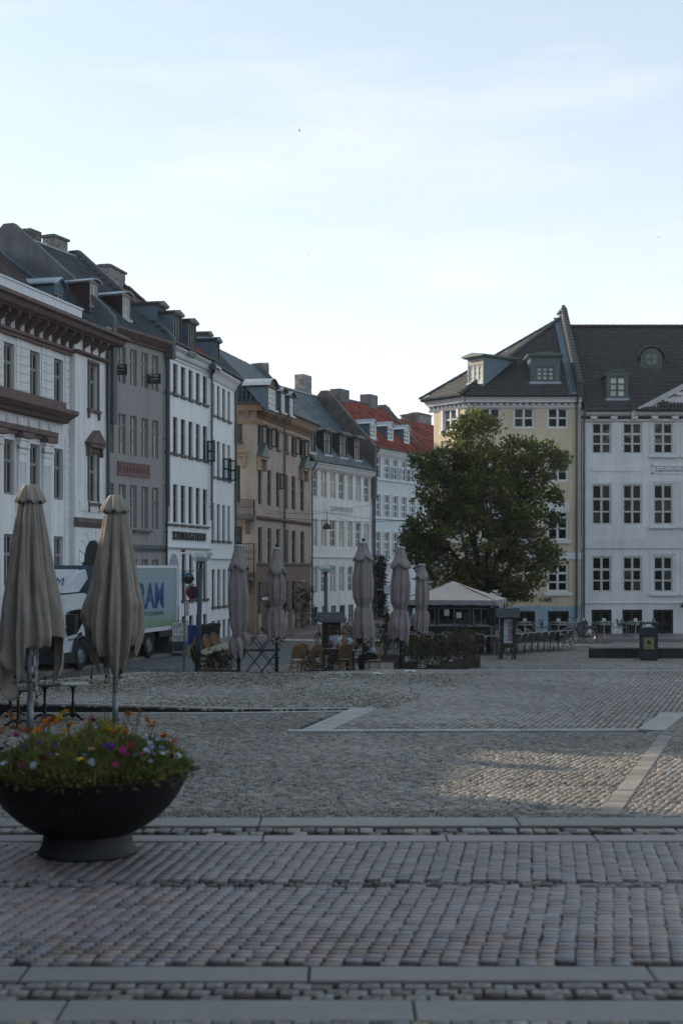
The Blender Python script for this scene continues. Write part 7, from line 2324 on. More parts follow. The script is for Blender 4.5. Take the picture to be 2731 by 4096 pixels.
for i in range(3):
 a, c = div[i] + .06, div[i + 1] - .06
 if i == 2: fm_ = 'kiosk_green'
 wf = MB().box(a, a + .03, y0 + .01, y0 + .05, zc + .05, zw1).box(c - .03, c, y0 + .01, y0 + .05, zc + .05, zw1).box(a, c, y0 + .012, y0 + .048, zw1 - .03, zw1 - .001).box(a, c, y0 + .012, y0 + .048, zc + .05, zc + .09).box((a + c) / 2 - .015, (a + c) / 2 + .015, y0 + .008, y0 + .052, zc + .09, zw1 - .03).build('sliding_window', M['steel'], K)
 MB().box(a + .03, c - .03, y0 + .028, y0 + .034, zc + .09, zw1 - .03).build('pane', M['clear'], wf)
ins = MB().box(x0 + .3, x1 - .3, y1 - .6, y1 - .2, .0, zc + .15)
for k in range(7): ins.box(x0 + .4 + k * .38, x0 + .55 + k * .38, y1 - .55, y1 - .4, zc + .15, zc + .15 + random.uniform(.08, .3))
ins.build('back_counter', M['steel'], K)
MB().box(x0 + .06, x1 - .06, y1 - .05, y1 - .02, 0, zw1).build('rear_panel', M['kiosk_green'], K)
MB().box(div[1] + .3, div[1] + .5, y0 + .02, y0 + .026, zc + .42, zc + .66).box(div[1] + .78, div[1] + .98, y0 + .02, y0 + .026, zc + .32, zc + .55).build('notice', M['paper'], K)
for (x, y) in ((-.10, .12), (-WK + .12, .12), (-.10, DK - .12), (-WK + .12, DK - .12)): MB().tube([(x, y, 0), (x, y, zev)], .03, 8).build('pole', M['iron'], K)
ib = MB()
ib.tube([(-.05, .05, zev), (apx[0], apx[1], zap - .04)], .02, 5).tube([(-WK + .05, .05, zev), (apx[0], apx[1], zap - .04)], .02, 5)
ib.build('roof_pole', M['iron'], K)
# ---- raised stone bed edge on the right
c0, c1 = at(2360, 52.6), at(2460, 56.2)
zl = zat(2590, 52.6)
zb = -.29
L = tag(empty('raised_plinth', (0, 0, 0)), 'long raised dark stone plinth filled with cobbles behind the litter bin', 'plinth')
outer = [(c0.x, c0.y), (c0.x + 9, c0.y + .1), (c1.x + 9, c1.y + .2), (c1.x, c1.y)]
wk = .42
nst = 7
for i in range(nst):
 xa, xb = c0.x + (9.0) * i / nst + .006, c0.x + 9.0 * (i + 1) / nst - .006
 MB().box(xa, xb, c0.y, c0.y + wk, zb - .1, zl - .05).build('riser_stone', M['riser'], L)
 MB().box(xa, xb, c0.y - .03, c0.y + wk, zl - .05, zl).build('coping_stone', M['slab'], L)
nl = 4
for i in range(nl):
 a, b_ = Vector(c0.xy).lerp(Vector(c1.xy), i / nl), Vector(c0.xy).lerp(Vector(c1.xy), (i + 1) / nl)
 if i == 0: a = a.lerp(b_, .45)
 MB().prism([(a.x, a.y), (b_.x, b_.y - .01), (b_.x + .62, b_.y - .01), (a.x + .62, a.y)], zb - .1, zl, 'z').build('coping_stone', M['slab'], L)
bed = [(c0.x + .62, c0.y + wk), (c0.x + 9, c0.y + wk), (c1.x + 9, c1.y), (c1.x + .55, c1.y)]
MB().prism(bed, zb, zl - .035, 'z').build('bed', M['soil'], L)
sett_field('cobble', L, bed, lambda x, y: zl - .008, .125, .105, .1, 'sett', cap=0, tone_sd=.22, jit=.22, gap=.016, dome=.013)
# ---- litter bin
d = 51.6
pb_ = at(2592, d)
zb = -.28
B_ = empty('litter_bin', (pb_.x, pb_.y, zb), R(-8), 'dark blue grey litter bin with a yellow heart sticker', 'litter bin')
hb = zat(2488, d) - zb
w2, d2 = .31, .30
z_o0, z_o1 = hb - .22, hb - .06
M['bin_paint'] = mat('blue_grey_bin_paint', (.022, .030, .040), .45, var=.2, vscale=4)
b = MB().box(-w2, w2, -d2, d2, .06, z_o0)
for (x, y) in ((-w2, -d2), (w2 - .05, -d2), (-w2, d2 - .05), (w2 - .05, d2 - .05)): b.box(x, x + .05, y, y + .05, z_o0, z_o1)
b.build('body', M['bin_paint'], B_)
MB().box(-w2 - .035, w2 + .035, -d2 - .035, d2 + .035, z_o1, hb).build('lid', M['bin_paint'], B_)
MB().box(-w2 + .02, w2 - .02, -d2 + .02, d2 - .02, 0, .06).build('foot', M['plastic_black'], B_)
MB().box(-w2 + .015, w2 - .015, -d2 - .012, -d2 - .003, .10, z_o0 - .03).build('door', M['bin_paint'], B_)
hl = MB()
for r_ in range(5):
 for c in range(9): hl.box(-w2 + .08 + c * .03, -w2 + .09 + c * .03, -d2 - .015, -d2 - .0125, z_o0 - .15 - r_ * .035, z_o0 - .14 - r_ * .035)
hl.build('perforation', M['plastic_black'], B_)
M['sticker'] = mat('yellow_green_sticker', (.20, .21, .085), .6, var=.1)
s0, s1 = .42, .83
stc = MB().box(-.19, .17, -d2 - .016, -d2 - .0125, s0, s1).build('sticker', M['sticker'], B_)
hp_ = []
for k in range(40):
 a = 2 * math.pi * k / 40
 x, z = 16 * math.sin(a) ** 3, 13 * math.cos(a) - 5 * math.cos(2 * a) - 2 * math.cos(3 * a) - math.cos(4 * a)
 hp_.append((x * .0052, z * .0052))
rot_ = [(-.01 + x * .77 - z * -.64 * 1, .66 + z * .77 + x * -.64) for x, z in hp_]
MB().prism(rot_, -d2 - .019, -d2 - .0155, 'y').build('heart', M['navy'], stc)
for i, (tx, zz) in enumerate((('Hos', .53), ('kærlighed', .49), ('til Kbh.', .45))): text(tx, stc, (-.01, -d2 - .017, zz), .045, M['navy'], .001, align='CENTER')
MB().box(w2 + .002, w2 + .05, -.2, -.02, .72, .80).build('tag', M['sticker'], B_)
# ---- bicycles
def bicycle(loc, rz, label, basket=True, steer=.5):
 t = empty('bicycle', loc, rz, label, 'bicycle', 'bicycles parked before the cafe houses')
 r_ = .335
 def wheel(x, rot):
  w = empty('wheel', (x, 0, r_), 0, parent=t)
  w.rotation_euler = (0, 0, rot)
  ring = lambda rr: [(rr * math.cos(a), 0, rr * math.sin(a)) for a in np.linspace(0, 6.283, 33)[:-1]]
  MB().tube(ring(r_ - .016), .018, 7, closed=True).build('tyre', M['rubber'], w, smooth=True)
  MB().tube(ring(r_ - .04), .010, 5, closed=True).build('rim', M['alu'], w)
  sp_ = MB()
  for k in range(18):
   a = k * .349
   sp_.tube([(0, .02 * (-1) ** k, 0), ((r_ - .045) * math.cos(a), 0, (r_ - .045) * math.sin(a))], .0028, 3)
  sp_.tube([(0, -.05, 0), (0, .05, 0)], .018, 8)
  sp_.build('spokes', M['alu'], w)
  return w
 wheel(.54, 0)
 wheel(-.54, steer)
 f = MB()
 hd, bb, st = (-.36, 0, .86), (.06, 0, .29), (.20, 0, .78)
 f.tube([(.54, 0, r_), bb], .012, 6).tube([bb, st], .017, 8).tube([hd, (-.28, 0, .62), bb], .018, 8).tube([(-.34, 0, .80), (-.16, 0, .55), (.13, 0, .55)], .015, 8).tube([st, (.54, 0, r_)], .011, 6)
 c, s_ = math.cos(steer), math.sin(steer)
 f.tube([(-.36, 0, .9), (-.38, 0, .74), (-.46, -.02, .5), (-.54, 0, r_)], .014, 6)
 f.tube([(.20, 0, .78), (.21, 0, .88)], .012, 6)
 f.build('frame', M['iron'], t, smooth=True)
 MB().tube([(-.36, 0, .9), (-.35, 0, 1.02)], .013, 6).tube([(-.18, -.29, 1.10), (-.30, -.24, 1.08), (-.36, -.08, 1.05), (-.35, 0, 1.02), (-.36, .08, 1.05), (-.30, .24, 1.08), (-.18, .29, 1.10)], .012, 7).build('handlebar', M['alu'], t, smooth=True)
 for y in (-1, 1): MB().tube([(-.17, .29 * y, 1.10), (-.29, .245 * y, 1.082)], .018, 7).build('grip', M['rubber'], t)
 MB().prism([(.10, .90), (.34, .89), (.36, .95), (.28, .96), (.12, .93)], -.07, .07, 'y').build('saddle', M['rubber'], t)
 MB().tube([(.54 + (r_ + .03) * math.cos(a), 0, r_ + (r_ + .03) * math.sin(a)) for a in np.linspace(-.2, 2.6, 14)], .016, 5).tube([(-.54 + (r_ + .03) * math.cos(a), 0, r_ + (r_ + .03) * math.sin(a)) for a in np.linspace(.6, 3.0, 12)], .014, 5).build('mudguard', M['iron'], t)
 MB().tube([(.30, -.07, .76), (.80, -.07, .74)], .008, 5).tube([(.30, .07, .76), (.80, .07, .74)], .008, 5).tube([(.78, -.07, .74), (.54, -.06, r_)], .008, 5).build('rack', M['iron'], t)
 MB().lathe([(.085, -.005), (.095, 0), (.085, .005)], 18, 0).build('chainring', M['steel'], t, loc=bb, rot=(R(90), 0, 0))
 MB().box(-.02, .56, -.055, -.04, .27, .35).build('chain_guard', M['iron'], t)
 for sgn in (-1, 1): MB().tube([(.06, .06 * sgn, .29), (.06 + .12 * sgn, .08 * sgn, .17)], .009, 5).box(.02 + .12 * sgn, .12 + .12 * sgn, .08 * sgn - .03, .08 * sgn + .06, .155, .18).build('pedal', M['steel'], t)
 MB().tube([(.08, 0, .29), (.16, .18, .02)], .01, 5).build('kickstand', M['steel'], t)
 if basket:
  b = MB()
  for z, k in ((.74, .78), (.83, .88), (.92, .95), (1.0, 1.02)):
   b.tube([(-.42 - .26 * k, -.17 * k, z), (-.42, -.17 * k, z), (-.42, .17 * k, z), (-.42 - .26 * k, .17 * k, z)], .006, 4, closed=True)
  for i in range(8):
   y = -.17 + .34 * i / 7
   b.tube([(-.63, y * .8, .74), (-.69, y, 1.0)], .004, 3).tube([(-.42, y * .8, .74), (-.42, y, 1.0)], .004, 3)
  for i in range(5):
   x = -.42 - .26 * i / 4
   b.tube([(x, -.14, .74), (x, -.17, 1.0)], .004, 3).tube([(x, .14, .74), (x, .17, 1.0)], .004, 3)
  b.build('basket', M['alu'], t)
 return t
p = at(2322, 60.4)
bicycle((p.x, p.y, -.19), R(34), 'black bicycle with a wire front basket, parked by the blue grey rack', True, -.35)
p = at(2308, 61.6)
bicycle((p.x, p.y, -.19), R(14), 'dark bicycle without basket behind the basket bicycle', False, .1)
p = at(1288, 58.5)
bicycle((p.x, p.y, gz(p.x, p.y)), R(70), 'dark bicycle half hidden behind the wooden menu case', False, .2)
p = at(1500, 58.0)
bicycle((p.x, p.y, gz(p.x, p.y)), R(20), 'dark bicycle leaning among the shrubs below the blue house', False, .2)
p = at(2321, 62.4)
t = empty('notice_rack', (p.x, p.y, -.18), 0, 'blue grey framed board on legs behind the bicycles', 'board')
z0, z1 = zat(2541, 62.4) + .18, zat(2487, 62.4) + .18
MB().tube([(-.2, 0, 0), (-.2, 0, z1 - .06), (-.14, 0, z1), (.14, 0, z1), (.2, 0, z1 - .06), (.2, 0, 0)], .018, 7).build('frame', M['steel'], t)
MB().box(-.19, .19, -.012, .012, z0, z1 - .03).build('panel', mat('slate_blue_panel', (.05, .075, .095), .5, var=.2), t)
# ---- aluminium chairs and tables of the cafe
def alu_chair(loc, rz, label, weave='dark_weave'):
 t = empty('aluminium_chair', loc, rz, label, 'chair', 'aluminium chairs of the cafe')
 for s_ in (-1, 1):
  MB().tube([(.25 * s_, -.24, 0), (.25 * s_, -.21, .62), (.25 * s_, -.14, .67), (.25 * s_, .10, .67), (.24 * s_, .17, .72)], .0135, 7).build('leg', M['alu'], t, smooth=True)
  MB().tube([(.21 * s_, .28, 0), (.215 * s_, .17, .45)], .0125, 7).build('leg', M['alu'], t, smooth=True)
 MB().tube([(-.215, .17, .45), (-.23, .21, .64), (-.20, .25, .80), (-.12, .27, .83), (.12, .27, .83), (.20, .25, .80), (.23, .21, .64), (.215, .17, .45)], .0135, 7).build('back_frame', M['alu'], t, smooth=True)
 MB().tube([(-.22, -.18, .43), (.22, -.18, .43), (.21, .17, .43), (-.21, .17, .43)], .011, 6, closed=True).build('seat_frame', M['alu'], t)
 MB().box(-.215, .215, -.19, .18, .435, .45).build('seat', M[weave], t)
 V = []
 for z, hw, y in ((.50, .20, .18), (.60, .215, .205), (.70, .215, .228), (.78, .195, .248), (.815, .15, .262)):
  V += [(-hw, y, z), (0, y + .022, z), (hw, y, z), (-hw, y + .012, z), (0, y + .034, z), (hw, y + .012, z)]
 F = []
 for r_ in range(4):
  for o in (0, 1, 3, 4): F.append((r_ * 6 + o, r_ * 6 + o + 1, r_ * 6 + o + 7, r_ * 6 + o + 6))
 MB().add(V, F).build('back', M[weave], t)
 return t
def alu_table(loc, rz, label):
 t = empty('cafe_table', loc, rz, label, 'table', 'square tables of the cafe')
 MB().box(-.35, .35, -.35, .35, .705, .735).build('table_top', M['table_top'], t)
 MB().box(-.36, .36, -.362, -.351, .70, .738).box(-.36, .36, .351, .362, .70, .738).box(-.362, -.351, -.35, .35, .70, .738).box(.351, .362, -.35, .35, .70, .738).build('edge', M['alu'], t)
 MB().tube([(0, 0, .70), (0, 0, .04)], .03, 8).build('pedestal', M['alu'], t)
 MB().box(-.25, .25, -.03, .03, .01, .04).box(-.03, .03, -.25, .25, .011, .041).build('foot', M['alu'], t)
 return t
def line_pt(u):
 """plan line of the table row, u in metres from its west end"""
 A_, B2, C_ = at(1530, 55.0), at(1960, 54.6), at(2236, 58.6)
 L1 = (B2 - A_).length
 p = A_.lerp(B2, u / L1) if u < L1 else B2.lerp(C_, (u - L1) / (C_ - B2).length)
 dr = (B2 - A_) if u < L1 else (C_ - B2)
 return p, math.atan2(dr.y, dr.x), L1 + (C_ - B2).length
tot = line_pt(0)[2]
ordn = ['first', 'second', 'third', 'fourth', 'fifth', 'sixth', 'seventh', 'eighth', 'ninth', 'tenth', 'eleventh', 'twelfth', 'thirteenth', 'fourteenth', 'fifteenth', 'sixteenth', 'seventeenth', 'eighteenth']
ch_d = alu_chair((0, 0, -50), 0, 'x')
ch_r = alu_chair((0, 0, -50), 0, 'x', 'red_weave')
tb = alu_table((0, 0, -50), 0, 'x')
used = {ch_d.name: 0, ch_r.name: 0, tb.name: 0}
def put(src, loc, rz, lb):
 if not used[src.name]:
  used[src.name] = 1
  src.location, src.rotation_euler = loc, (0, 0, rz)
  src['label'] = lb
  return src
 return dup(src, loc, rz, lb)
ntab = int(tot / .80)
for i in range(ntab):
 p, a, _ = line_pt(.4 + i * .80)
 z = gz(p.x, p.y)
 put(tb, (p.x, p.y, z), a + random.uniform(-.04, .04), 'square metal edged table, %s along the cafe row from the shrub side' % ordn[i])
nch = int(tot / .50)
for i in range(nch):
 p, a, _ = line_pt(.22 + i * .50)
 n = Vector((math.sin(a), -math.cos(a)))
 q_ = p.xy + n * .62
 red = i < nch * .42 and i % 3 != 1
 put(ch_r if red else ch_d, (q_.x, q_.y, gz(q_.x, q_.y)), a + math.pi + random.uniform(-.12, .12), 'aluminium chair with %s woven back, %s in the near row from the shrub side' % ('red brown' if red else 'dark', ordn[min(i, 17)]))
for i in range(int(tot / .72)):
 p, a, _ = line_pt(.3 + i * .72)
 n = Vector((math.sin(a), -math.cos(a)))
 q_ = p.xy - n * .62
 put(ch_d if i % 2 else ch_r, (q_.x, q_.y, gz(q_.x, q_.y)), a + random.uniform(-.15, .15), 'aluminium chair with %s woven back, %s in the far row behind the tables' % ('dark' if i % 2 else 'red brown', ordn[min(i, 17)]))
pe_ = at(2226, 57.0)
put(ch_d, (pe_.x, pe_.y, gz(pe_.x, pe_.y)), R(150), 'aluminium chair with dark woven back pulled out near the bicycles')
pe_ = at(2248, 57.7)
put(ch_r, (pe_.x, pe_.y, gz(pe_.x, pe_.y)), R(120), 'aluminium chair with red brown woven back at the bicycle end of the row')
# ---- checked tables along the cafe fronts
M['check'] = mat('green_white_check', (.5, .52, .5), .8)
nt = M['check'].node_tree
tc = nt.nodes.new('ShaderNodeTexCoord')
def stripe(axis):
 sp_ = nt.nodes.new('ShaderNodeSeparateXYZ')
 nt.links.new(tc.outputs['UV'], sp_.inputs[0])
 w = nt.nodes.new('ShaderNodeMath')
 w.operation = 'FRACT'
 m_ = nt.nodes.new('ShaderNodeMath')
 m_.operation = 'MULTIPLY'
 m_.inputs[1].default_value = 1 / .11
 nt.links.new(sp_.outputs[axis], m_.inputs[0])
 nt.links.new(m_.outputs[0], w.inputs[0])
 g = nt.nodes.new('ShaderNodeMath')
 g.operation = 'GREATER_THAN'
 g.inputs[1].default_value = .5
 nt.links.new(w.outputs[0], g.inputs[0])
 return g.outputs[0]
sx2, sy2 = stripe('X'), stripe('Y')
ad = nt.nodes.new('ShaderNodeMath')
ad.operation = 'ADD'
nt.links.new(sx2, ad.inputs[0])
nt.links.new(sy2, ad.inputs[1])
dv = nt.nodes.new('ShaderNodeMath')
dv.operation = 'MULTIPLY'
dv.inputs[1].default_value = .5
nt.links.new(ad.outputs[0], dv.inputs[0])
rp = nt.nodes.new('ShaderNodeValToRGB')
rp.color_ramp.elements[0].color = (.42, .45, .43, 1)
rp.color_ramp.elements[1].color = (.008, .030, .022, 1)
e_ = rp.color_ramp.elements.new(.5)
e_.color = (.10, .15, .13, 1)
nt.links.new(dv.outputs[0], rp.inputs[0])
nt.links.new(rp.outputs[0], nt.nodes['Principled BSDF'].inputs['Base Color'])
def checked_table(px, d, w, label, cl, seed):
 zb = -.17
 t = empty('bistro_table', at(px, d, zb), 0, label, 'table', 'small tables before the cafe fronts')
 MB().lathe([(.001, .73), (.30, .73), (.30, .70), (.001, .70)], 20).build('table_top', M['table_top'], t)
 MB().tube([(0, 0, .7), (0, 0, .03)], .025, 8).lathe([(.2, 0), (.2, .02), (.02, .05)], 16).build('pedestal', M['alu'], t)
 n = 12
 s_ = w / 2
 V, UV = [], []
 m = 18
 for i in range(m + 1):
  for j in range(m + 1):
   u, v = (j / m - .5) * w * 1.75, (i / m - .5) * w * 1.75
   ru = max(abs(u), abs(v))
   over = max(0.0, ru - s_)
   k = min(1.0, s_ / max(ru, 1e-6))
   flare = 1 + .25 * over
   x, y = u * k * flare, v * k * flare
   f = .025 * math.sin(9 * math.atan2(v, u) + seed) * (over / s_)
   V.append((x * (1 + f * 3), y * (1 + f * 3), .742 - over * .93))
   UV.append((u, v))
 F = [(i * (m + 1) + j, i * (m + 1) + j + 1, (i + 1) * (m + 1) + j + 1, (i + 1) * (m + 1) + j) for i in range(m) for j in range(m)]
 o = MB().add(V, F).build('tablecloth', M['check'], None, loc=at(px, d, zb), rot=(0, 0, R(12 + 25 * (seed % 2))))
 uvl = o.data.uv_layers.new(name='UVMap')
 for li, lp in enumerate(o.data.loops): uvl.data[li].uv = UV[lp.vertex_index]
 tag(o, cl, 'tablecloth', 'green checked tablecloths')
 h = MB().prism([(-.09, .744), (.09, .744), (.07, .88), (-.07, .88)], -.03, .03, 'y').build('napkin_holder', M['paper'], None, loc=at(px, d, zb))
 tag(h, 'white napkin holder on the ' + label.split('small ')[-1], 'napkin holder', 'napkin holders on the checked tables')
for i, (px, d, w, place) in enumerate(((2098, 66.0, .52, 'below the middle cafe window'), (2232, 66.2, .52, 'beside the bicycles'), (2414, 66.4, .56, 'below the first window of the cool white house'), (2540, 66.4, .56, 'behind the litter bin'))):
 checked_table(px, d, w, 'small table %s' % place, 'green checked cloth on the table %s' % place, i)
 for s_, nm in ((-1, 'west'), (1, 'east')):
  p = at(px + s_ * 52, d + .35)
  put(ch_d, (p.x, p.y, -.17), R(-90 * s_), 'dark chair %s of the checked table %s' % (nm, place))
# ---- wooden boxes with shrubs
def plank_box(loc, rz, w, dpt, h, label):
 t = empty('planter_box', loc, rz, label, 'planter', 'weathered plank planters')
 n = max(2, round(h / .14))
 for k in range(n):
  z0, z1 = h * k / n + .006, h * (k + 1) / n - .006
  MB().box(-w / 2, w / 2, -dpt / 2, -dpt / 2 + .025, z0, z1).build('plank', M['wood_grey'], t)
  MB().box(-w / 2, w / 2, dpt / 2 - .025, dpt / 2, z0, z1).build('plank', M['wood_grey'], t)
  MB().box(w / 2 - .025, w / 2, -dpt / 2 + .027, dpt / 2 - .027, z0, z1).build('plank', M['wood_grey'], t)
  MB().box(-w / 2, -w / 2 + .025, -dpt / 2 + .027, dpt / 2 - .027, z0, z1).build('plank', M['wood_grey'], t)
 for (x, y) in ((-1, -1), (1, -1), (1, 1), (-1, 1)): MB().box(x * w / 2 - .02 + x * .02, x * w / 2 + .02 + x * .02, y * dpt / 2 - .02 + y * .02, y * dpt / 2 + .02 + y * .02, 0, h + .02).build('corner_post', M['wood_grey'], t)
 MB().box(-w / 2 + .03, w / 2 - .03, -dpt / 2 + .03, dpt / 2 - .03, .02, h - .05).build('soil', M['soil_dark'], t)
 return t
boxes = [(1622, 46.2, .66, .5, .30, 'plank planter nearest the folded parasol, set behind the others'), (1692, 44.6, .52, .5, .20, 'low plank planter at the front corner of the shrub row'), (1744, 45.0, .46, .5, .27, 'plank planter second in the stepped shrub row'),
         (1799, 45.7, .46, .5, .33, 'plank planter third in the stepped shrub row'), (1845, 46.8, .40, .5, .34, 'plank planter fourth in the stepped shrub row'), (1888, 47.8, .44, .5, .36, 'plank planter at the far end of the stepped shrub row')]
for (px, d, w, dp, h, lb) in boxes: plank_box(g_(px, d), R(-8), w, dp, h, lb)
plank_box(g_(1290, 44.3), 0, 1.05, .4, .16, 'long low plank box under the hedge before the rattan chairs')
plank_box(g_(876, 44.4), 0, 1.0, .4, .16, 'low plank box under the dark hedge before the stacked chairs')
plank_box(g_(1395, 50.2), 0, 1.4, .4, .25, 'plank box under the wide hedge behind the seated people')
plank_box(g_(1530, 50.6), 0, 1.5, .4, .25, 'plank box under the hedge between two folded parasols')
# ---- signs, wires, hanging lamps, birds
d = 71.0
p = at(1063, d)
t = empty('one_way_sign', (p.x, p.y, gz(p.x, p.y)), 0, 'blue one way sign with a white arrow at the side street', 'traffic sign')
zz = zat(2394, d) - gz(p.x, p.y)
MB().tube([(.35, 0, 0), (.35, 0, zz + .2)], .03, 8).build('pole', M['steel'], t)
M['road_blue'] = mat('road_sign_blue', (.012, .035, .10), .45)
fc = MB().box(-.26, .38, -.05, -.035, zz - .13, zz + .13).build('face', M['road_blue'], t)
MB().prism([(-.22, zz), (-.10, zz + .09), (-.10, zz + .075), (.34, zz + .075), (.34, zz - .075), (-.10, zz - .075), (-.10, zz - .09)], -.054, -.0505, 'y').build('arrow', M['paper'], fc)
text('Ensrettet', fc, (-.08, -.056, zz - .045), .115, M['plastic_black'], .001)
d = 84.5
p = at(1523, d)
t = empty('shop_sign', (p.x, p.y, zat(2345, d)), 0, 'navy projecting shop sign with white script', 'sign')
hh = 42 * d / FPX / 2
fc = MB().box(-.30, .10, -.04, .04, -hh, hh).build('board', M['navy'], t)
MB().tube([(.1, 0, hh - .1), (.9, 1.2, hh - .1)], .02, 5).build('arm', M['iron'], t)
text('Sonny', fc, (-.24, -.043, -hh + .08), .16, M['paper'], .002)
p0_, p1_ = at(1537, 86.0), at(1572, 86.6)
t = empty('awning', (p0_.x, p0_.y, 0), 0, 'dark awning with thin white stripes over the shop door', 'awning')
z0, z1 = zat(2376, 86), zat(2341, 86)
aw = MB()
n = 11
for i in range(n):
 t0, t1 = i / n, (i + .5) / n
 for tt_, m_ in ((t0, 0), (t1, 1)):
  a, b_ = tt_, tt_ + .5 / n
  V = [(0, a * 1.4 * -1 + 1.4, z1 - (z1 - z0) * a), (1.5, a * -1.4 + 1.4, z1 - (z1 - z0) * a), (1.5, b_ * -1.4 + 1.4, z1 - (z1 - z0) * b_), (0, b_ * -1.4 + 1.4, z1 - (z1 - z0) * b_)]
  aw.add(V, [(3, 2, 1, 0)], m_)
aw.build('cloth', [M['navy'], M['paper']], t)
MB().tube([(0, 0, z0), (1.5, 0, z0)], .02, 6).build('front_bar', M['iron'], t)
for i, (k, a, b_, t0, t1) in enumerate(((1, 1012, 1070, 1360, 1456), (1, 1320, 1372, 1445, 1535))):
 s0_ = fB.s_at(q(k, a, 0)[0])
 zt_, zl_ = fB.z_at(*q(k, a, t0)), fB.z_at(*q(k, a, t1))
 w = .54
 pp = fB.w(s0_, -.02, zl_)
 t = empty('letting_board', pp, R(-4), 'black to let board on the grey house, %s' % ('nearer the red trimmed house' if i == 0 else 'nearer the long white house'), 'sign', 'to let boards on the grey house')
 h = zt_ - zl_
 bo = MB().box(0, w, -.02, .02, 0, h).build('board', M['plastic_black'], t)
 text('Til leje', bo, (.03, -.023, h * .72), .15, M['paper'], .002)
 text('NORDEN', bo, (.12, -.023, h * .40), .075, M['paper'], .001)
 text('33 11 20 11', bo, (.10, -.023, h * .16), .05, M['paper'], .001)
def hang_lamp(px, py, d, py_top, label):
 t = empty('hanging_street_lamp', at(px, d, zat(py, d)), 0, label, 'street lamp', 'lamps hung on wires over the side street')
 r_ = .25
 MB().lathe([(.03, .30), (.06, .24), (.10, .20), (r_ * .75, .12), (r_ * .98, .0), (r_, -.05), (r_ * .95, -.05), (r_ * .6, .08), (.001, .14)], 24).build('shade', mat('rusty_brown_enamel', (.05, .03, .026), .5, var=.3), t, smooth=True)
 MB().tube([(0, 0, .28), (0, 0, zat(py_top, d) - zat(py, d))], .012, 5).ball((0, 0, .45), .03, 6).ball((0, 0, .85), .025, 6).build('stem', M['iron'], t)
 MB().ball((0, 0, .0), .09, 10).build('bulb', M['paper'], t)
hang_lamp(1308, 2112, 74.0, 2048, 'brown dome lamp hung on wires before the white slate roofed house')
hang_lamp(1652, 2145, 74.0, 2080, 'brown dome lamp hung on wires beside the oak crown')
def wire(a, b_, sag, nm):
 pts = [a.lerp(b_, i / 12) - Vector((0, 0, sag * 4 * (i / 12) * (1 - i / 12))) for i in range(13)]
 return pts
wr = MB()
fDw = fD.w(3.5, 0, zat(2040, 75))
for (a, b_) in ((fDw, at(1308, 74.0, zat(2050, 74))), (at(1308, 74, zat(2050, 74)), at(1652, 74, zat(2082, 74))), (at(1652, 74, zat(2082, 74)), at(1800, 72, zat(2060, 72))), (fD.w(6, 0, zat(2070, 78)), at(1652, 74, zat(2082, 74))), (fD.w(2.0, 0, zat(2052, 74)), at(1490, 93, zat(2018, 93))), (at(1308, 74, zat(2050, 74)), at(1500, 93.5, zat(2110, 93.5)))):
 wr.tube(wire(a, b_, .12, ''), .008, 4)
tag(wr.build('overhead_wires', M['iron']), 'thin black wires strung across the side street for the lamps', 'wire')
def bird(px, py, d, s_, rot, label):
 t = empty('bird', at(px, d, zat(py, d)), 0, label, 'bird', 'birds in the sky')
 t.rotation_euler = rot
 MB().ball((0, 0, 0), .05 * s_, 8, 0, (3.2, .9, .9)).add([(-.15 * s_, -.01, 0), (-.32 * s_, -.07 * s_, 0), (-.27 * s_, 0, .01), (-.32 * s_, .07 * s_, 0), (-.15 * s_, .01, .012)], [(0, 1, 2), (0, 2, 4), (4, 2, 3)]).build('body', M['plastic_black'], t)
 for y in (-1, 1):
  V = [(.10 * s_, .03 * y * s_, .02 * s_), (-.06 * s_, .03 * y * s_, .02 * s_), (.09 * s_, .28 * y * s_, .10 * s_), (-.04 * s_, .26 * y * s_, .10 * s_), (-.12 * s_, .62 * y * s_, .06 * s_)]
  V += [(a, b_, c + .012) for a, b_, c in V]
  MB().add(V, [(0, 1, 3, 2), (2, 3, 4), (5, 7, 8, 6), (7, 9, 8), (0, 2, 7, 5), (2, 4, 9, 7), (1, 6, 8, 3), (3, 8, 9, 4)]).build('wing', M['plastic_black'], t)
bird(1198, 523, 55, .17, (R(60), R(-15), R(20)), 'black swift with spread curved wings high in the clear sky')
bird(1230, 1022, 70, .10, (R(85), 0, R(60)), 'tiny dark bird low in the sky above the row of houses')
bird(2632, 949, 70, .13, (R(75), R(40), R(10)), 'tiny dark bird in the sky above the black tiled roof')
for (px, py, w, lb) in ((1640, 2687, .32, 'crumpled white paper lying at the platform kerb by the shrub boxes'), (1508, 2697, .22, 'small white paper scrap on the setts before the seated people')):
 p = gnd(px, py, .02)
 V = [(random.uniform(-w, w) / 2, random.uniform(-.1, .1), random.uniform(.0, .05)) for _ in range(9)]
 o = MB()
 o.add([(-w / 2, -.06, .0), (0, -.09, .035), (w / 2, -.04, .0), (w / 2, .06, .03), (0, .08, .0), (-w / 2, .05, .045), (0, 0, .05)], [(0, 1, 6), (1, 2, 6), (2, 3, 6), (3, 4, 6), (4, 5, 6), (5, 0, 6)])
 tag(o.build('paper_scrap', M['paper'], None, loc=(p.x, p.y, platz(p.x) + .012)), lb, 'litter', 'paper litter')
p = at(1713, 66.0)
t = empty('round_road_sign', (p.x, p.y, gz(p.x, p.y)), 0, 'red rimmed round road sign showing above the tent roof', 'traffic sign')
zz = zat(2358, 66.0) - gz(p.x, p.y)
MB().tube([(0, .02, 0), (0, .02, zz)], .03, 8).build('pole', M['steel'], t)
MB().prism([(.30 * math.cos(a), zz + .30 * math.sin(a)) for a in np.linspace(0, 6.283, 33)[:-1]], -.02, -.005, 'y').build('disc', M['sign_red'], t)
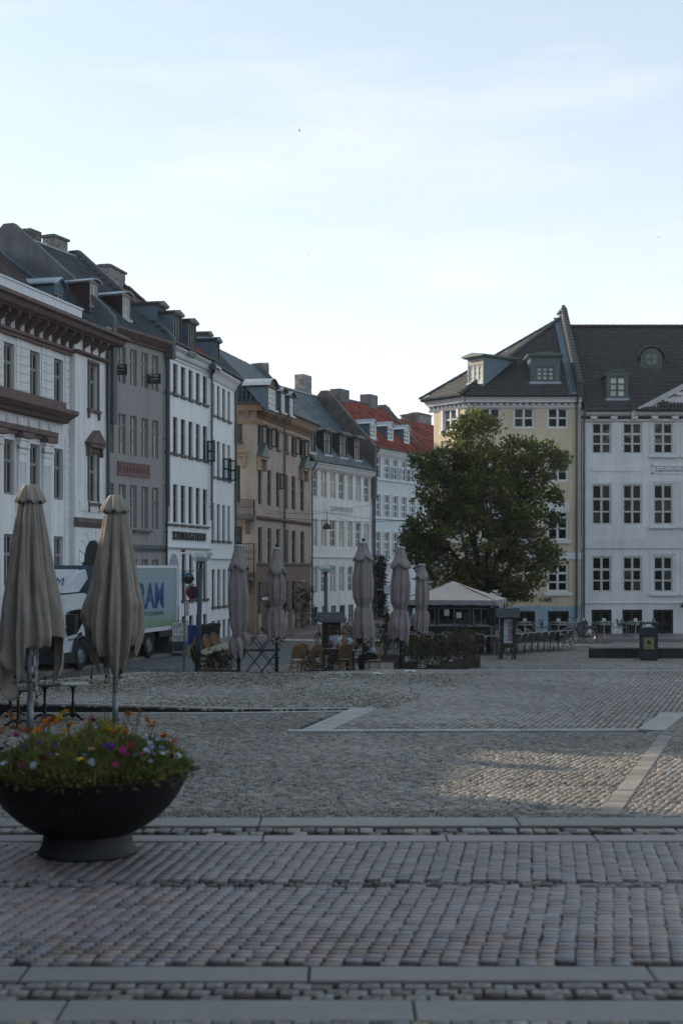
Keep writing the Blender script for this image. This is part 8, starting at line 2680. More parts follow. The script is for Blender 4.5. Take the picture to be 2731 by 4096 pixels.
MB().prism([(.20 * math.cos(a), zz + .20 * math.sin(a)) for a in np.linspace(0, 6.283, 33)[:-1]], -.026, -.019, 'y').build('face', M['paper'], t)
# ------------------------------------------------------------------ plants
def leaf_mat(name, c1, c2, trans=.3, spec=.35, rough=.5):
 m = bpy.data.materials.new(name)
 m.use_nodes = True
 nt = m.node_tree
 L = nt.links.new
 b = nt.nodes['Principled BSDF']
 b.inputs['Roughness'].default_value = rough
 b.inputs['Specular IOR Level'].default_value = spec
 out = nt.nodes['Material Output']
 a = nt.nodes.new('ShaderNodeAttribute')
 a.attribute_name = 'tone'
 sp = nt.nodes.new('ShaderNodeSeparateColor')
 L(a.outputs['Color'], sp.inputs[0])
 mx = nt.nodes.new('ShaderNodeMixRGB')
 mx.inputs['Color1'].default_value = (*c1, 1)
 mx.inputs['Color2'].default_value = (*c2, 1)
 L(sp.outputs[0], mx.inputs['Fac'])
 L(mx.outputs[0], b.inputs['Base Color'])
 t = nt.nodes.new('ShaderNodeBsdfTranslucent')
 L(mx.outputs[0], t.inputs['Color'])
 x = nt.nodes.new('ShaderNodeMixShader')
 x.inputs[0].default_value = trans
 L(b.outputs[0], x.inputs[1])
 L(t.outputs[0], x.inputs[2])
 L(x.outputs[0], out.inputs['Surface'])
 return m
M['oak_leaf'] = leaf_mat('oak_leaf', (.042, .066, .022), (.21, .225, .052), .42, .34)
M['laurel_leaf'] = leaf_mat('laurel_leaf', (.020, .030, .010), (.070, .075, .022), .2, .45, .4)
M['laurel_red'] = leaf_mat('reddish_laurel_leaf', (.025, .030, .010), (.13, .045, .020), .2, .45, .4)
M['hedge_leaf'] = leaf_mat('dark_hedge_leaf', (.012, .017, .009), (.035, .040, .016), .15, .3)
M['ivy_leaf'] = leaf_mat('ivy_leaf', (.010, .015, .009), (.026, .032, .014), .1, .3)
M['herb_leaf'] = leaf_mat('flower_bowl_leaf', (.075, .102, .034), (.31, .30, .085), .42, .25)
M['bark'] = mat('oak_bark', (.045, .040, .035), .95, var=.3, vscale=6, bump=.4, bscale=20)
def leaves_arrays(C, D, size, aspect=.42, seed=0, up=.35, lobes=False):
 """C (n,3) leaf bases, D (n,3) pointing directions, size (n,)"""
 rg = np.random.default_rng(seed)
 n = len(C)
 D = D / (np.linalg.norm(D, axis=1, keepdims=True) + 1e-9)
 Nn = rg.normal(0, 1, (n, 3)) + np.array([0, 0, up])
 S = np.cross(D, Nn)
 S /= np.linalg.norm(S, axis=1, keepdims=True) + 1e-9
 Nn = np.cross(S, D)
 s = size[:, None]
 droop = Nn * s * rg.uniform(-.12, .06, (n, 1))
 if lobes:
  P = [C, C + D * s * .3 + S * s * aspect * .30 + Nn * s * .03, C + D * s * .5 + S * s * aspect * .62 + Nn * s * .06, C + D * s * .62 + S * s * aspect * .34, C + D * s * .8 + S * s * aspect * .5 + Nn * s * .03, C + D * s + droop,
             C + D * s * .8 - S * s * aspect * .5 + Nn * s * .03, C + D * s * .62 - S * s * aspect * .34, C + D * s * .5 - S * s * aspect * .62 + Nn * s * .06, C + D * s * .3 - S * s * aspect * .30 + Nn * s * .03]
  k = 10
  tri = [(0, 1, 9), (1, 2, 3), (1, 3, 7), (1, 7, 9), (9, 7, 8), (3, 4, 5), (3, 5, 7), (5, 6, 7)]
 else:
  P = [C, C + D * s * .5 + S * s * aspect * .5 + Nn * s * .05, C + D * s + droop, C + D * s * .5 - S * s * aspect * .5 + Nn * s * .05]
  k = 4
  tri = [(0, 1, 2), (0, 2, 3)]
 V = np.stack(P, 1).reshape(-1, 3)
 F = (np.array(tri)[None] + (np.arange(n) * k)[:, None, None]).reshape(-1, 3)
 return V, F, k
def foliage(name, parent, C, D, size, mm, tone, seed=0, aspect=.42, up=.35, lobes=False, kind=None):
 V, F, k = leaves_arrays(C, D, size, aspect, seed, up, lobes)
 t = np.repeat(np.clip(tone, 0, 1), k)
 o = link(name, np_mesh(name, V, F, M[mm], tone=t), parent)
 if kind: o['kind'] = kind
 return o
# ---- the oak
OD = 62.0
oz = gz(*at(1925, OD).xy)
ob = at(1925, OD, oz)
oak = empty('oak_tree', ob, 0, 'broad dark green oak growing in front of the yellow cafe house', 'tree')
blobs = [(1925, 2335, 130, 52), (1900, 1755, 120, 100), (1888, 1702, 50, 58), (1800, 1880, 110, 90), (1705, 1845, 60, 34), (1755, 1960, 110, 95), (1930, 1930, 190, 150), (2080, 1830, 90, 80), (2120, 1900, 78, 85), (2205, 1800, 32, 34), (2235, 1850, 34, 30),
         (1900, 2130, 240, 140), (1720, 2120, 90, 90), (1640, 2175, 38, 46), (1690, 2210, 80, 60), (2090, 2120, 105, 130), (2215, 1985, 30, 24), (1785, 2290, 120, 62), (2060, 2290, 150, 90), (2070, 2372, 50, 34), (2190, 2230, 50, 60), (1640, 2110, 30, 26), (2215, 2080, 30, 28), (1960, 2010, 230, 150)]
rg = np.random.default_rng(3)
cl, nr_ = [], []
for (cx_, cy_, rx, ry) in blobs:
 c = np.array([(cx_ - CX) / FPX * OD, OD, zat(cy_, OD)]) - np.array(ob)
 r3 = np.array([rx / FPX * OD, (rx + ry) * .5 / FPX * OD * 1.05, ry / FPX * OD])
 n = int(24 * (rx * ry / 2500.0) ** .85) + 10
 u = rg.normal(0, 1, (n, 3))
 u /= np.linalg.norm(u, axis=1, keepdims=True)
 rad = rg.uniform(.35, 1.0, (n, 1)) ** .55
 off = rg.normal(0, .35, (n, 1)) * 0
 cl.append(c + u * rad * r3)
 nr_.append(u * .9 + np.array([0, 0, .45]))
cl, nr_ = np.concatenate(cl), np.concatenate(nr_)
cenO = np.array([0, 0, 5.2])
# limbs: a trunk that forks towards sampled twig centres
tr = MB().tube([(0, 0, -.1), (.05, 0, .9), (.02, .05, 1.8), (.10, 0, 2.6)], [.30, .22, .19, .17], 12)
tr.build('trunk', M['bark'], oak, smooth=True)
lb = MB()
main = []
for k in range(11):
 a = k * 2.4
 h = rg.uniform(1.9, 2.7) if k < 8 else 2.5
 rr = rg.uniform(1.3, 2.4) if k < 9 else .5
 e_ = np.array([rr * math.cos(a), rr * math.sin(a) * .9, rg.uniform(3.6, 7.2)])
 m_ = np.array([.1, 0, h]) * .5 + e_ * .5 + np.array([rg.normal(0, .15), rg.normal(0, .15), -.25])
 lb.tube([(.06, 0, h - .3), tuple(m_), tuple(e_)], [.13, .08, .045], 7)
 main += [m_, e_, (m_ + e_) / 2]
main = np.array(main + [[.1, 0, 2.6]])
tw = MB()
for c in cl[rg.permutation(len(cl))[:420]]:
 j = np.argmin(np.linalg.norm(main - c, axis=1) + .6 * np.maximum(0, main[:, 2] - c[2]))
 m_ = (main[j] + c) / 2 + rg.normal(0, .12, 3) + np.array([0, 0, -.08])
 tw.tube([tuple(main[j]), tuple(m_), tuple(c)], [.030, .018, .006], 4, cap=False)
lb.build('limb', M['bark'], oak, smooth=True)
tw.build('twig', M['bark'], oak, kind='stuff')
per = 20
gap_ = np.sin(cl[:, 0] * 2.1 + 1) * np.sin(cl[:, 2] * 1.9 + .5) + .6 * np.sin(cl[:, 0] * 4.3 + cl[:, 2] * 3.7) + rg.normal(0, .4, len(cl))
keep_ = gap_ > -.8
cl, nr_ = cl[keep_], nr_[keep_]
n = len(cl) * per
ci = np.repeat(np.arange(len(cl)), per)
base = cl[ci] + rg.normal(0, .15, (n, 3)) * np.array([1, 1, .8])
dirs = nr_[ci] * .8 + rg.normal(0, .75, (n, 3)) + np.array([0, 0, .15])
hfac = np.clip((cl[:, 2] - 1.5) / 8.0, 0, 1)
tone = rg.beta(1.3, 3.2, n) + .25 * (rg.random(len(cl)) ** 3)[ci]
foliage('crown', oak, base, dirs, rg.uniform(.11, .20, n), 'oak_leaf', tone, 5, .62, .5, lobes=True)
print('oak leaves', n)
def shrub(name, loc, rx, ry, rz_, n, size, mm, label, cat='shrub', group=None, stems=6, seed=1, up=.4, base_z=.0, lean=.6, aspect=.36, tone_a=(1.3, 2.6)):
 rg = np.random.default_rng(seed)
 t = empty(name, loc, 0, label, cat, group)
 ns = max(8, n // 16)
 u = rg.normal(0, 1, (ns, 3))
 u /= np.linalg.norm(u, axis=1, keepdims=True)
 c = u * rg.uniform(.25, 1, (ns, 1)) ** .5 * np.array([rx, ry, rz_ * .5]) * (1 + .22 * rg.normal(0, 1, (ns, 1)).clip(-1, 1.2)) + np.array([0, 0, base_z + rz_ * .52])
 c[:, 2] = np.maximum(c[:, 2], base_z + .02)
 k = n // ns
 ci = np.repeat(np.arange(ns), k)
 B0 = c[ci] + rg.normal(0, size * .45, (len(ci), 3))
 dr = u[ci] * lean + rg.normal(0, .6, (len(ci), 3)) + np.array([0, 0, .5])
 foliage('foliage', t, B0, dr, rg.uniform(.6, 1.15, len(ci)) * size, mm, rg.beta(*tone_a, len(ci)), seed, aspect, up)
 b = MB()
 for cc in c[rg.permutation(ns)[:stems]]:
  b.tube([(cc[0] * .2, cc[1] * .2, base_z - .05), (cc[0] * .6, cc[1] * .6, cc[2] * .55), tuple(cc)], [.012, .009, .004], 4)
 b.build('stem', M['bark'], t)
 return t
sp_ = [(1655, 46.2, .50, .32, .78, .28, 'laurel_leaf', 'leafy green shrub in the planter nearest the folded parasol'), (1688, 44.6, .42, .30, .95, .18, 'laurel_leaf', 'leafy green shrub in the low front planter'), (1742, 45.0, .42, .30, 1.0, .24, 'laurel_leaf', 'tall leafy shrub second in the stepped planter row'),
       (1800, 45.7, .40, .30, .92, .30, 'laurel_red', 'shrub with reddish shoots third in the stepped planter row'), (1842, 46.8, .42, .32, 1.22, .30, 'laurel_leaf', 'tallest leafy shrub toward the far end of the planter row'), (1884, 47.8, .42, .30, 1.05, .32, 'laurel_red', 'shrub with a few rusty leaves at the far end of the planter row')]
for i, (px, d, rx, ry, h, bz, mm, lb_) in enumerate(sp_):
 shrub('shrub', g_(px, d), rx, ry, h, 1500, .085, mm, lb_, 'shrub', 'shrubs in the plank planters', 8, 31 + i, base_z=bz)
shrub('hedge', g_(876, 44.4), .52, .25, .70, 2600, .055, 'hedge_leaf', 'small dark hedge before the stacked rattan chairs', 'hedge', None, 8, 41, base_z=.10)
shrub('hedge', g_(1290, 44.3), .62, .24, .66, 1500, .075, 'laurel_red', 'loose low hedge with reddish leaves before the rattan chairs', 'hedge', None, 10, 42, base_z=.12, tone_a=(1, 3.5))
shrub('hedge', g_(1395, 50.2), .62, .3, 1.25, 1500, .075, 'laurel_leaf', 'hedge behind the seated people beside the menu case', 'hedge', None, 10, 43, base_z=.2)
shrub('hedge', g_(1525, 50.6), .72, .3, 1.30, 1800, .075, 'laurel_leaf', 'hedge between two folded parasols below the blue house', 'hedge', None, 10, 44, base_z=.2)
# climbing plant on the corner of the blue house
rgv = np.random.default_rng(8)
ivp = fF.w(.55, -.12, -.8)
iv = empty('climbing_plant', ivp, fF.rz, 'dark climbing plant covering the corner pilaster of the pale blue house', 'climbing plant')
n = 2400
hgt = 4.6
zz = rgv.random(n) * hgt
wd = .55 + .35 * np.sin(zz * 1.7) * .4 + .25 * (zz / hgt)
B0 = np.stack([rgv.normal(0, .5, n) * wd, -rgv.random(n) * .45 * (1 - .3 * zz / hgt), zz], 1)
foliage('foliage', iv, B0, rgv.normal(0, .6, (n, 3)) + np.array([0, -.6, -.2]), rgv.uniform(.10, .2, n), 'ivy_leaf', rgv.beta(1.2, 3, n), 9, .8, .2)
MB().tube([(0, 0, 0), (.1, -.03, 1.5), (-.1, -.03, 3), (.05, -.03, hgt)], .03, 5).build('stem', M['bark'], iv)
for s_, h_, sd, lb_ in ((spt(fD, 4, 1040), 2.9, 51, 'dark climbing shrub at the foot of the beige house behind the bunched parasol'), (spt(fD, 4, 1300), 2.6, 52, 'dark climbing shrub at the foot of the beige house beside its door')):
 shrub('climbing_shrub', fD.w(s_, -.4, -.5), .75, .35, h_, 1500, .13, 'ivy_leaf', lb_, 'shrub', None, 6, sd)
# ---- flower bowl
FD = 15.45
fb = at(352, FD)
bowl = empty('flower_bowl', fb, 0, 'huge black round bowl on a flared foot at the near left', 'planter')
prof = [(.0, .0), (.53, 0), (.54, .02), (.51, .06), (.485, .13), (.475, .20), (.47, .225)]
MB().lathe(prof, 64).build('foot', mat('dark_foot_metal', (.018, .018, .021), .6, var=.3, vscale=4), bowl, smooth=True)
bp_ = [(.30, .17), (.49, .20), (.62, .27), (.76, .38), (.89, .52), (.985, .66), (1.05, .80), (1.08, .90), (1.10, .905), (1.10, .925), (1.06, .925), (1.03, .84), (.0, .80)]
M['bowl_iron'] = mat('black_cast_iron', (.006, .006, .0072), .62, spec=.3, var=.6, vscale=2.2, streak=.3, bump=.08)
bp_ = [(r_, .20 + (z_ - .17) * .90) if z_ >= .17 else (r_, z_) for r_, z_ in bp_]
MB().lathe(bp_, 96).build('bowl_shell', M['bowl_iron'], bowl, smooth=False)
lipx = at(768, FD).x - fb.x
MB().add([(1.04, -.20, .875), (1.23, -.10, .92), (1.20, .12, .92), (1.02, .2, .88), (1.04, -.2, .895), (1.23, -.1, .935), (1.2, .12, .935), (1.02, .2, .895)], [(0, 3, 2, 1), (4, 5, 6, 7), (0, 1, 5, 4), (1, 2, 6, 5), (2, 3, 7, 6)]).build('rim_flap', M['bowl_iron'], bowl)
b = MB()
rgw = np.random.default_rng(2)
for k in range(4):                                           # scratched scrawl on the bowl
 a0 = -1.67 + k * .055
 pts = []
 for j in range(7):
  a = a0 + rgw.uniform(-.02, .035)
  zz = .60 + rgw.uniform(-.045, .05)
  r_ = np.interp(zz, [p[1] for p in bp_[:8]], [p[0] for p in bp_[:8]]) + .003
  pts.append((r_ * math.cos(a), r_ * math.sin(a), zz))
 b.tube(pts, .0022, 3)
b.build('scrawl', mat('pale_scratch', (.06, .06, .065), .7), bowl)
pl = empty('flower_bed', (fb.x, fb.y, .755), 0, 'dense mixed summer flowers and grasses filling the black bowl', 'flowers')
rgf = np.random.default_rng(17)
MB().lathe([(1.02, .02), (.8, .09), (.4, .13), (.001, .14)], 40).build('soil', M['soil_dark'], pl)
n = 19000
a = rgf.random(n) * 6.283
rr = np.sqrt(rgf.random(n)) * 1.06
hmf = lambda x, y: (.38 * (1 - (np.hypot(x, y) / 1.13) ** 3.6) + .10) * (1 + .20 * np.sin(4.3 * x + 1) * np.cos(3.1 * y) + .16 * np.sin(9 * x + 2.2 * y) + .10 * np.sin(17 * x + 1) * np.sin(13 * y))
hm = hmf(rr * np.cos(a), rr * np.sin(a))
zz = .03 + hm * rgf.random(n) ** .75 * .92
B0 = np.stack([rr * np.cos(a), rr * np.sin(a), zz], 1)
dr = np.stack([np.cos(a) * rr * .7, np.sin(a) * rr * .7, np.full(n, 1.0)], 1) + rgf.normal(0, .5, (n, 3))
patch = .5 + .5 * np.sin(2.3 * B0[:, 0] + 1.2) * np.cos(2.0 * B0[:, 1])
tone = np.clip(rgf.beta(1.2, 2.4, n) + .35 * patch * (np.abs(B0[:, 0] + .05) < .42) - .1, 0, 1)
foliage('foliage', pl, B0, dr, rgf.uniform(.035, .12, n) * (1 + .25 * (zz > hm * .85)), 'herb_leaf', tone, 18, .17, .2)
n = 900
a = rgf.random(n) * 6.283
rr = rgf.uniform(.92, 1.12, n)
B0 = np.stack([rr * np.cos(a), rr * np.sin(a), rgf.uniform(.08, .22, n)], 1)
dr = np.stack([np.cos(a), np.sin(a), rgf.uniform(-.5, .6, n)], 1) + rgf.normal(0, .35, (n, 3))
foliage('trailing_foliage', pl, B0, dr, rgf.uniform(.05, .12, n), 'herb_leaf', rgf.beta(1.2, 2.0, n), 19, .3, .2)
fcol = {'orange_petal': (.52, .17, .015), 'yellow_petal': (.55, .36, .01), 'pink_petal': (.33, .03, .14), 'violet_petal': (.08, .03, .17), 'white_petal': (.50, .53, .60), 'red_petal': (.16, .02, .03), 'apricot_petal': (.42, .20, .11), 'lilac_petal': (.25, .28, .46)}
for k, c in fcol.items(): M[k] = mat(k, c, .7, spec=.2, var=.2, vscale=30)
fl_me = {}
for k in fcol:
 m = MB()
 for j in range(7):
  t0 = j * .898
  c, s_ = math.cos(t0), math.sin(t0)
  w = .42
  m.add([(0, 0, 0), (.6 * math.cos(t0 - w), .6 * math.sin(t0 - w), .16), (1.0 * c, 1.0 * s_, .10), (.6 * math.cos(t0 + w), .6 * math.sin(t0 + w), .16)], [(0, 1, 2, 3)])
 m.ball((0, 0, .10), .24, 6)
 fl_me[k] = m.mesh('flower', M[k])
def flower(k, x, y, z, s_):
 o = link('flower', fl_me[k], pl, (x, y, z))
 o.scale = (s_, s_, s_)
 o.rotation_euler = (rgf.uniform(-.3, 1.2), rgf.uniform(-.5, .5), rgf.uniform(0, 6))
zsurf = lambda x, y: .05 + max(.08, float(hmf(x, y))) * .96
def fpx(px, py, yoff):
 dd = FD + yoff
 return (px - CX) / FPX * dd - fb.x, yoff, zat(py, dd) - .755
zoom3 = lambda x, y: (x / 1.742, 2650 + y / 1.742)
named = [('orange_petal', [(70, 360), (150, 465), (325, 410), (410, 412), (370, 395), (900, 352), (968, 345), (1080, 412), (1030, 405), (790, 488), (1140, 500), (1165, 508), (495, 432), (830, 470), (870, 488), (270, 470), (300, 450), (240, 480)]),
         ('apricot_petal', [(100, 390), (160, 480), (110, 450), (635, 375), (1060, 440), (1225, 535), (200, 470), (340, 430), (640, 600), (40, 460)]),
         ('yellow_petal', [(420, 370), (450, 350), (468, 340), (430, 390), (745, 460), (740, 440), (455, 470), (560, 675), (915, 432), (435, 510), (765, 470)]),
         ('pink_petal', [(60, 540), (115, 505), (848, 600), (865, 595), (880, 645), (890, 650), (980, 695), (995, 642), (160, 712), (810, 710), (650, 395), (40, 560)]),
         ('violet_petal', [(10, 605), (165, 590), (385, 572), (340, 638), (770, 570), (785, 575), (740, 575), (780, 610), (55, 580), (270, 560)]),
         ('red_petal', [(300, 660), (905, 610), (1200, 650), (120, 680), (660, 400), (870, 630)]),
         ('white_petal', [(1018, 525), (1110, 528), (1150, 535), (1025, 620), (1070, 630), (1125, 635), (1160, 625), (1235, 650), (1265, 660), (1295, 660), (40, 700), (240, 715), (640, 690), (1055, 690), (1050, 565)]),
         ('lilac_petal', [(950, 645), (1065, 600), (1130, 600), (1040, 625), (1270, 770), (575, 640)])]
for k, pts in named:
 for (x, y) in pts:
  px, py = zoom3(x, y)
  fx, fy, fz = None, None, None
  best = None
  for yo in np.linspace(-1.1, .9, 41):                 # where the line of sight meets the flower mound
   X, Y, Z = fpx(px, py, yo)
   if math.hypot(X, Y) < 1.08 and Z <= zsurf(X, Y) + .03:
    best = (X, Y, Z)
    break
  if best is None: best = fpx(px, py, .2)
  for q_ in range(3 if k in ('orange_petal', 'apricot_petal', 'white_petal') else 2):
   flower(k, best[0] + rgf.normal(0, .012) * (q_ > 0), best[1] + rgf.normal(0, .03) * (q_ > 0) - .02, best[2] + rgf.normal(0, .014) * (q_ > 0), rgf.uniform(.032, .056))
for i in range(26):
 a, r0 = rgf.random() * 6.283, math.sqrt(rgf.random()) * 1.0
 x, y = r0 * math.cos(a), r0 * math.sin(a)
 flower(random.choice(list(fcol)), x, y, zsurf(x, y) * rgf.uniform(.75, 1.0), rgf.uniform(.014, .026))
# a few tall stalks
st = MB()
for (x, y) in ((70, 350), (640, 370), (900, 345), (970, 340), (1080, 405), (460, 335), (760, 330), (880, 310), (985, 330)):
 px, py = zoom3(x, y)
 X, Y, Z = fpx(px, py, .15)
 st.tube([(X * .8, Y, .3), (X * .92, Y, Z * .7), (X, Y, Z)], .004, 4)
for i in range(90):                                          # loose taller stems over the mound
 a, r0 = rgf.random() * 6.283, math.sqrt(rgf.random()) * .95
 x, y = r0 * math.cos(a), r0 * math.sin(a)
 z = zsurf(x, y)
 e = (x + rgf.normal(0, .05), y + rgf.normal(0, .05), z + rgf.uniform(.05, .20))
 st.tube([(x, y, z - .1), ((x + e[0]) / 2, (y + e[1]) / 2, z + .04), e], .0035, 3)
 if i % 3 == 0: flower(('yellow_petal', 'apricot_petal', 'orange_petal', 'white_petal', 'pink_petal', 'lilac_petal')[i // 3 % 6], *e, rgf.uniform(.014, .028))
st.build('stalk', M['herb_leaf'], pl, kind='stuff')
# ---- weeds in the joints of the setts
def weeds(name, P2, zf, n, size, seed, label):
 rg = np.random.default_rng(seed)
 P2 = np.asarray(P2)
 x0, y0 = P2.min(0)
 x1, y1 = P2.max(0)
 C = rg.random((n * 3, 2)) * (np.array([x1 - x0, y1 - y0])) + np.array([x0, y0])
 C = C[in_poly(C, P2)]
 den = np.sin(C[:, 0] * 1.1 + 2) * np.cos(C[:, 1] * .9) + np.sin(C[:, 0] * .43 - C[:, 1] * .6 + 1)
 C = C[den > rg.normal(-.25, .8, len(C))][:n]
 k = 5
 ci = np.repeat(np.arange(len(C)), k)
 B0 = np.concatenate([C[ci] + rg.normal(0, .025, (len(ci), 2)), np.array([[zf(x, y)] for x, y in C])[ci] - .006], 1)
 D = rg.normal(0, .7, (len(ci), 3)) + np.array([0, 0, .55])
 o = foliage(name, None, B0, D, rg.uniform(.5, 1.2, len(ci)) * size, 'weed_leaf', rg.beta(1.5, 1.8, len(ci)), seed, .35, .2)
 return tag(o, label, 'weeds', None, 'stuff')
M['weed_leaf'] = leaf_mat('joint_weed_leaf', (.050, .062, .018), (.12, .12, .04), .25, .2, .7)
wl = [(-12, 30.6), (1.0, 30.9), (4.5, 41.0), (-9, 41.5), (-12, 39)]
weeds('weeds', wl, lambda x, y: platz(x), 9000, .040, 61, 'low green weeds growing between the setts of the raised platform')
weeds('weeds', near_poly, flat, 4200, .03, 62, 'thin weeds in the joints of the cobbled square')
weeds('weeds', [(-6, 42.2), (1.5, 42.6), (1.8, 46), (-6, 46)], lambda x, y: gz(x, y) - .02, 3000, .06, 63, 'grassy weeds behind the far kerb around the cafe chairs')
# ------------------------------------------------------------------ people
M['skin'] = mat('skin', (.21, .125, .09), .6, var=.1, vscale=8)
M['shirt_blue'] = mat('pale_blue_grey_cotton', (.36, .40, .47), .85, var=.08, vscale=8, bump=.15, bscale=14)
M['shirt_white'] = mat('white_cotton', (.48, .52, .60), .85, var=.06, vscale=8, bump=.15, bscale=14)
M['jeans'] = mat('dark_jeans', (.012, .014, .020), .85, var=.25, vscale=12)
M['black_cloth'] = mat('black_cloth', (.012, .012, .013), .9, var=.2)
M['hair_dark'] = mat('dark_brown_hair', (.020, .012, .009), .75, var=.3, vscale=30)
M['blue_jeans'] = mat('blue_jeans', (.035, .055, .11), .85, var=.2, vscale=10)
def skin_mesh(name, parent, nodes, edges, mm, sub=2, root_i=0):
 """nodes: (x, y, z, r) joints; edges join them; grown into one continuous body by a skin surface"""
 me = bpy.data.meshes.new(name)
 me.from_pydata([n[:3] for n in nodes], edges, [])
 me.materials.append(M[mm])
 o = link(name, me, parent)
 sk = o.modifiers.new('skin', 'SKIN')
 sk.use_smooth_shade = True
 for i, n in enumerate(nodes):
  r_ = n[3]
  me.skin_vertices[0].data[i].radius = (r_ if not isinstance(r_, tuple) else r_[0], r_ if not isinstance(r_, tuple) else r_[1])
  me.skin_vertices[0].data[i].use_root = (i == root_i)
 s_ = o.modifiers.new('smooth', 'SUBSURF')
 s_.levels = s_.render_levels = sub
 return o
def fingers(nodes, edges, wi, w, dirn, side):
 """palm and five bent fingers growing from wrist node wi"""
 w, d_ = Vector(w), Vector(dirn).normalized()
 s_ = Vector(side).normalized()
 palm = w + d_ * .075
 pi = len(nodes)
 nodes.append((*palm, .032))
 edges.append((wi, pi))
 dn = d_.cross(s_)
 for k, (o, L) in enumerate(((-.030, .070), (-.010, .080), (.011, .076), (.030, .060))):
  b0 = palm + s_ * o + d_ * .02
  i0 = len(nodes)
  nodes.append((*b0, .0105))
  nodes.append((*(b0 + d_ * L * .5 + dn * .008), .0095))
  nodes.append((*(b0 + d_ * L * .85 + dn * .035), .008))
  edges += [(pi, i0), (i0, i0 + 1), (i0 + 1, i0 + 2)]
 b0 = w + d_ * .035 - s_ * .035
 i0 = len(nodes)
 nodes.append((*b0, .013))
 nodes.append((*(b0 + d_ * .045 - s_ * .022 + dn * .015), .0105))
 edges += [(wi, i0), (i0, i0 + 1)]
def person(label, loc, rz, J, shirt, trousers, hair='dark', glasses=False, group=None, beard=False, sleeve=.6):
 t = empty('person', loc, rz, label, 'person', group)
 h = Vector(J['head'])
 nk = Vector(J['neck'])
 nodes = [(*J['hip'], (.15, .11)), (*J['waist'], (.135, .10)), (*J['chest'], (.155, .11)), (*nk, .058), (*(nk.lerp(h, .45)), .056), (*(h + Vector((0, -.012, -.055))), (.066, .072)), (*h, (.078, .090)), (*(h + Vector((0, .008, .055))), (.072, .084)), (*(h + Vector((0, .01, .10))), (.035, .04))]
 edges = [(i, i + 1) for i in range(8)]
 def limb(parent_i, pts):
  prev = parent_i
  for p in pts:
   nodes.append(p)
   edges.append((prev, len(nodes) - 1))
   prev = len(nodes) - 1
  return prev
 for s_ in ('l', 'r'):
  S_, E_, W_ = J['sh' + s_], J['el' + s_], J['wr' + s_]
  wi = limb(2, [(*S_, .058), (*(Vector(S_).lerp(Vector(E_), .5)), .048), (*E_, .040), (*(Vector(E_).lerp(Vector(W_), .35)), .040), (*W_, .027)])
  dd = Vector(W_) - Vector(E_)
  fingers(nodes, edges, wi, W_, dd, dd.cross(Vector((0, 0, 1))) if abs(dd.normalized().z) < .9 else (1, 0, 0))
  P_, K_, A_ = J['th' + s_], J['kn' + s_], J['an' + s_]
  limb(0, [(*P_, .085), (*(Vector(P_).lerp(Vector(K_), .5)), .076), (*K_, .056), (*(Vector(K_).lerp(Vector(A_), .35)), .055), (*A_, .036)])
 skin_mesh('body', t, nodes, edges, 'skin', 1)
 # clothes follow the body a little outside it
 n2 = [(*J['hip'], (.165, .125)), (*J['waist'], (.155, .118)), (*J['chest'], (.175, .128)), (*(Vector(J['chest']).lerp(nk, .62)), (.10, .085))]
 e2 = [(0, 1), (1, 2), (2, 3)]
 for s_ in ('l', 'r'):
  S_, E_ = Vector(J['sh' + s_]), Vector(J['el' + s_])
  i0 = len(n2)
  n2 += [(*S_, .074), (*S_.lerp(E_, sleeve * .55), .066), (*S_.lerp(E_, sleeve), .064)]
  e2 += [(2, i0), (i0, i0 + 1), (i0 + 1, i0 + 2)]
 skin_mesh('shirt', t, n2, e2, shirt, 1)
 n3 = [(*J['hip'], (.172, .132))]
 e3 = []
 for s_ in ('l', 'r'):
  P_, K_, A_ = Vector(J['th' + s_]), Vector(J['kn' + s_]), Vector(J['an' + s_])
  i0 = len(n3)
  n3 += [(*P_, .105), (*P_.lerp(K_, .5), .094), (*K_, .074), (*K_.lerp(A_, .4), .070), (*K_.lerp(A_, .96), .058)]
  e3 += [(0, i0), (i0, i0 + 1), (i0 + 1, i0 + 2), (i0 + 2, i0 + 3), (i0 + 3, i0 + 4)]
 skin_mesh('trousers', t, n3, e3, trousers, 1)
 for s_ in ('l', 'r'):
  A_ = Vector(J['an' + s_])
  f = Vector(J.get('toe', (0, -1, 0))).normalized() * .2
  b = MB()
  b.tube([A_ + Vector((0, 0, -.02)) - f * .25, A_ + Vector((0, 0, -.055)) + f * .2, A_ + Vector((0, 0, -.065)) + f], [.05, .05, .036], 8)
  b.build('shoe', M['black_cloth'], t, smooth=True)
 fc = MB()
 f = Vector(J.get('face', (0, -1, 0))).normalized()
 sd = f.cross(Vector((0, 0, 1))).normalized()
 def fp(a, b_, c): return h + sd * a + f * b_ + Vector((0, 0, c))
 fc.add([fp(-.012, .085, .0), fp(.012, .085, .0), fp(.016, .088, -.042), fp(-.016, .088, -.042), fp(0, .088, .012), fp(0, .112, -.034)], [(3, 5, 4, 0), (5, 2, 1, 4), (3, 2, 5)])
 for s_ in (-1, 1): fc.ball(fp(.082 * s_, .0, -.012), .026, 8, 0, (.5, .8, 1.2))
 fc.build('nose_and_ears', M['skin'], t, smooth=True)
 ey = MB()
 for s_ in (-1, 1): ey.ball(fp(.032 * s_, .078, .008), .011, 8)
 ey.box(-.001, .001, -.001, .001, -.001, .001, 0, Matrix.Translation(h))
 for s_ in (-1, 1): ey.tube([fp(.018 * s_, .088, .028), fp(.048 * s_, .080, .030)], .005, 4)
 ey.build('eyes', M['hair_dark'], t)
 MB().tube([fp(-.022, .082, -.068), fp(0, .088, -.070), fp(.022, .082, -.068)], .006, 5).build('mouth', M['sign_red'], t)
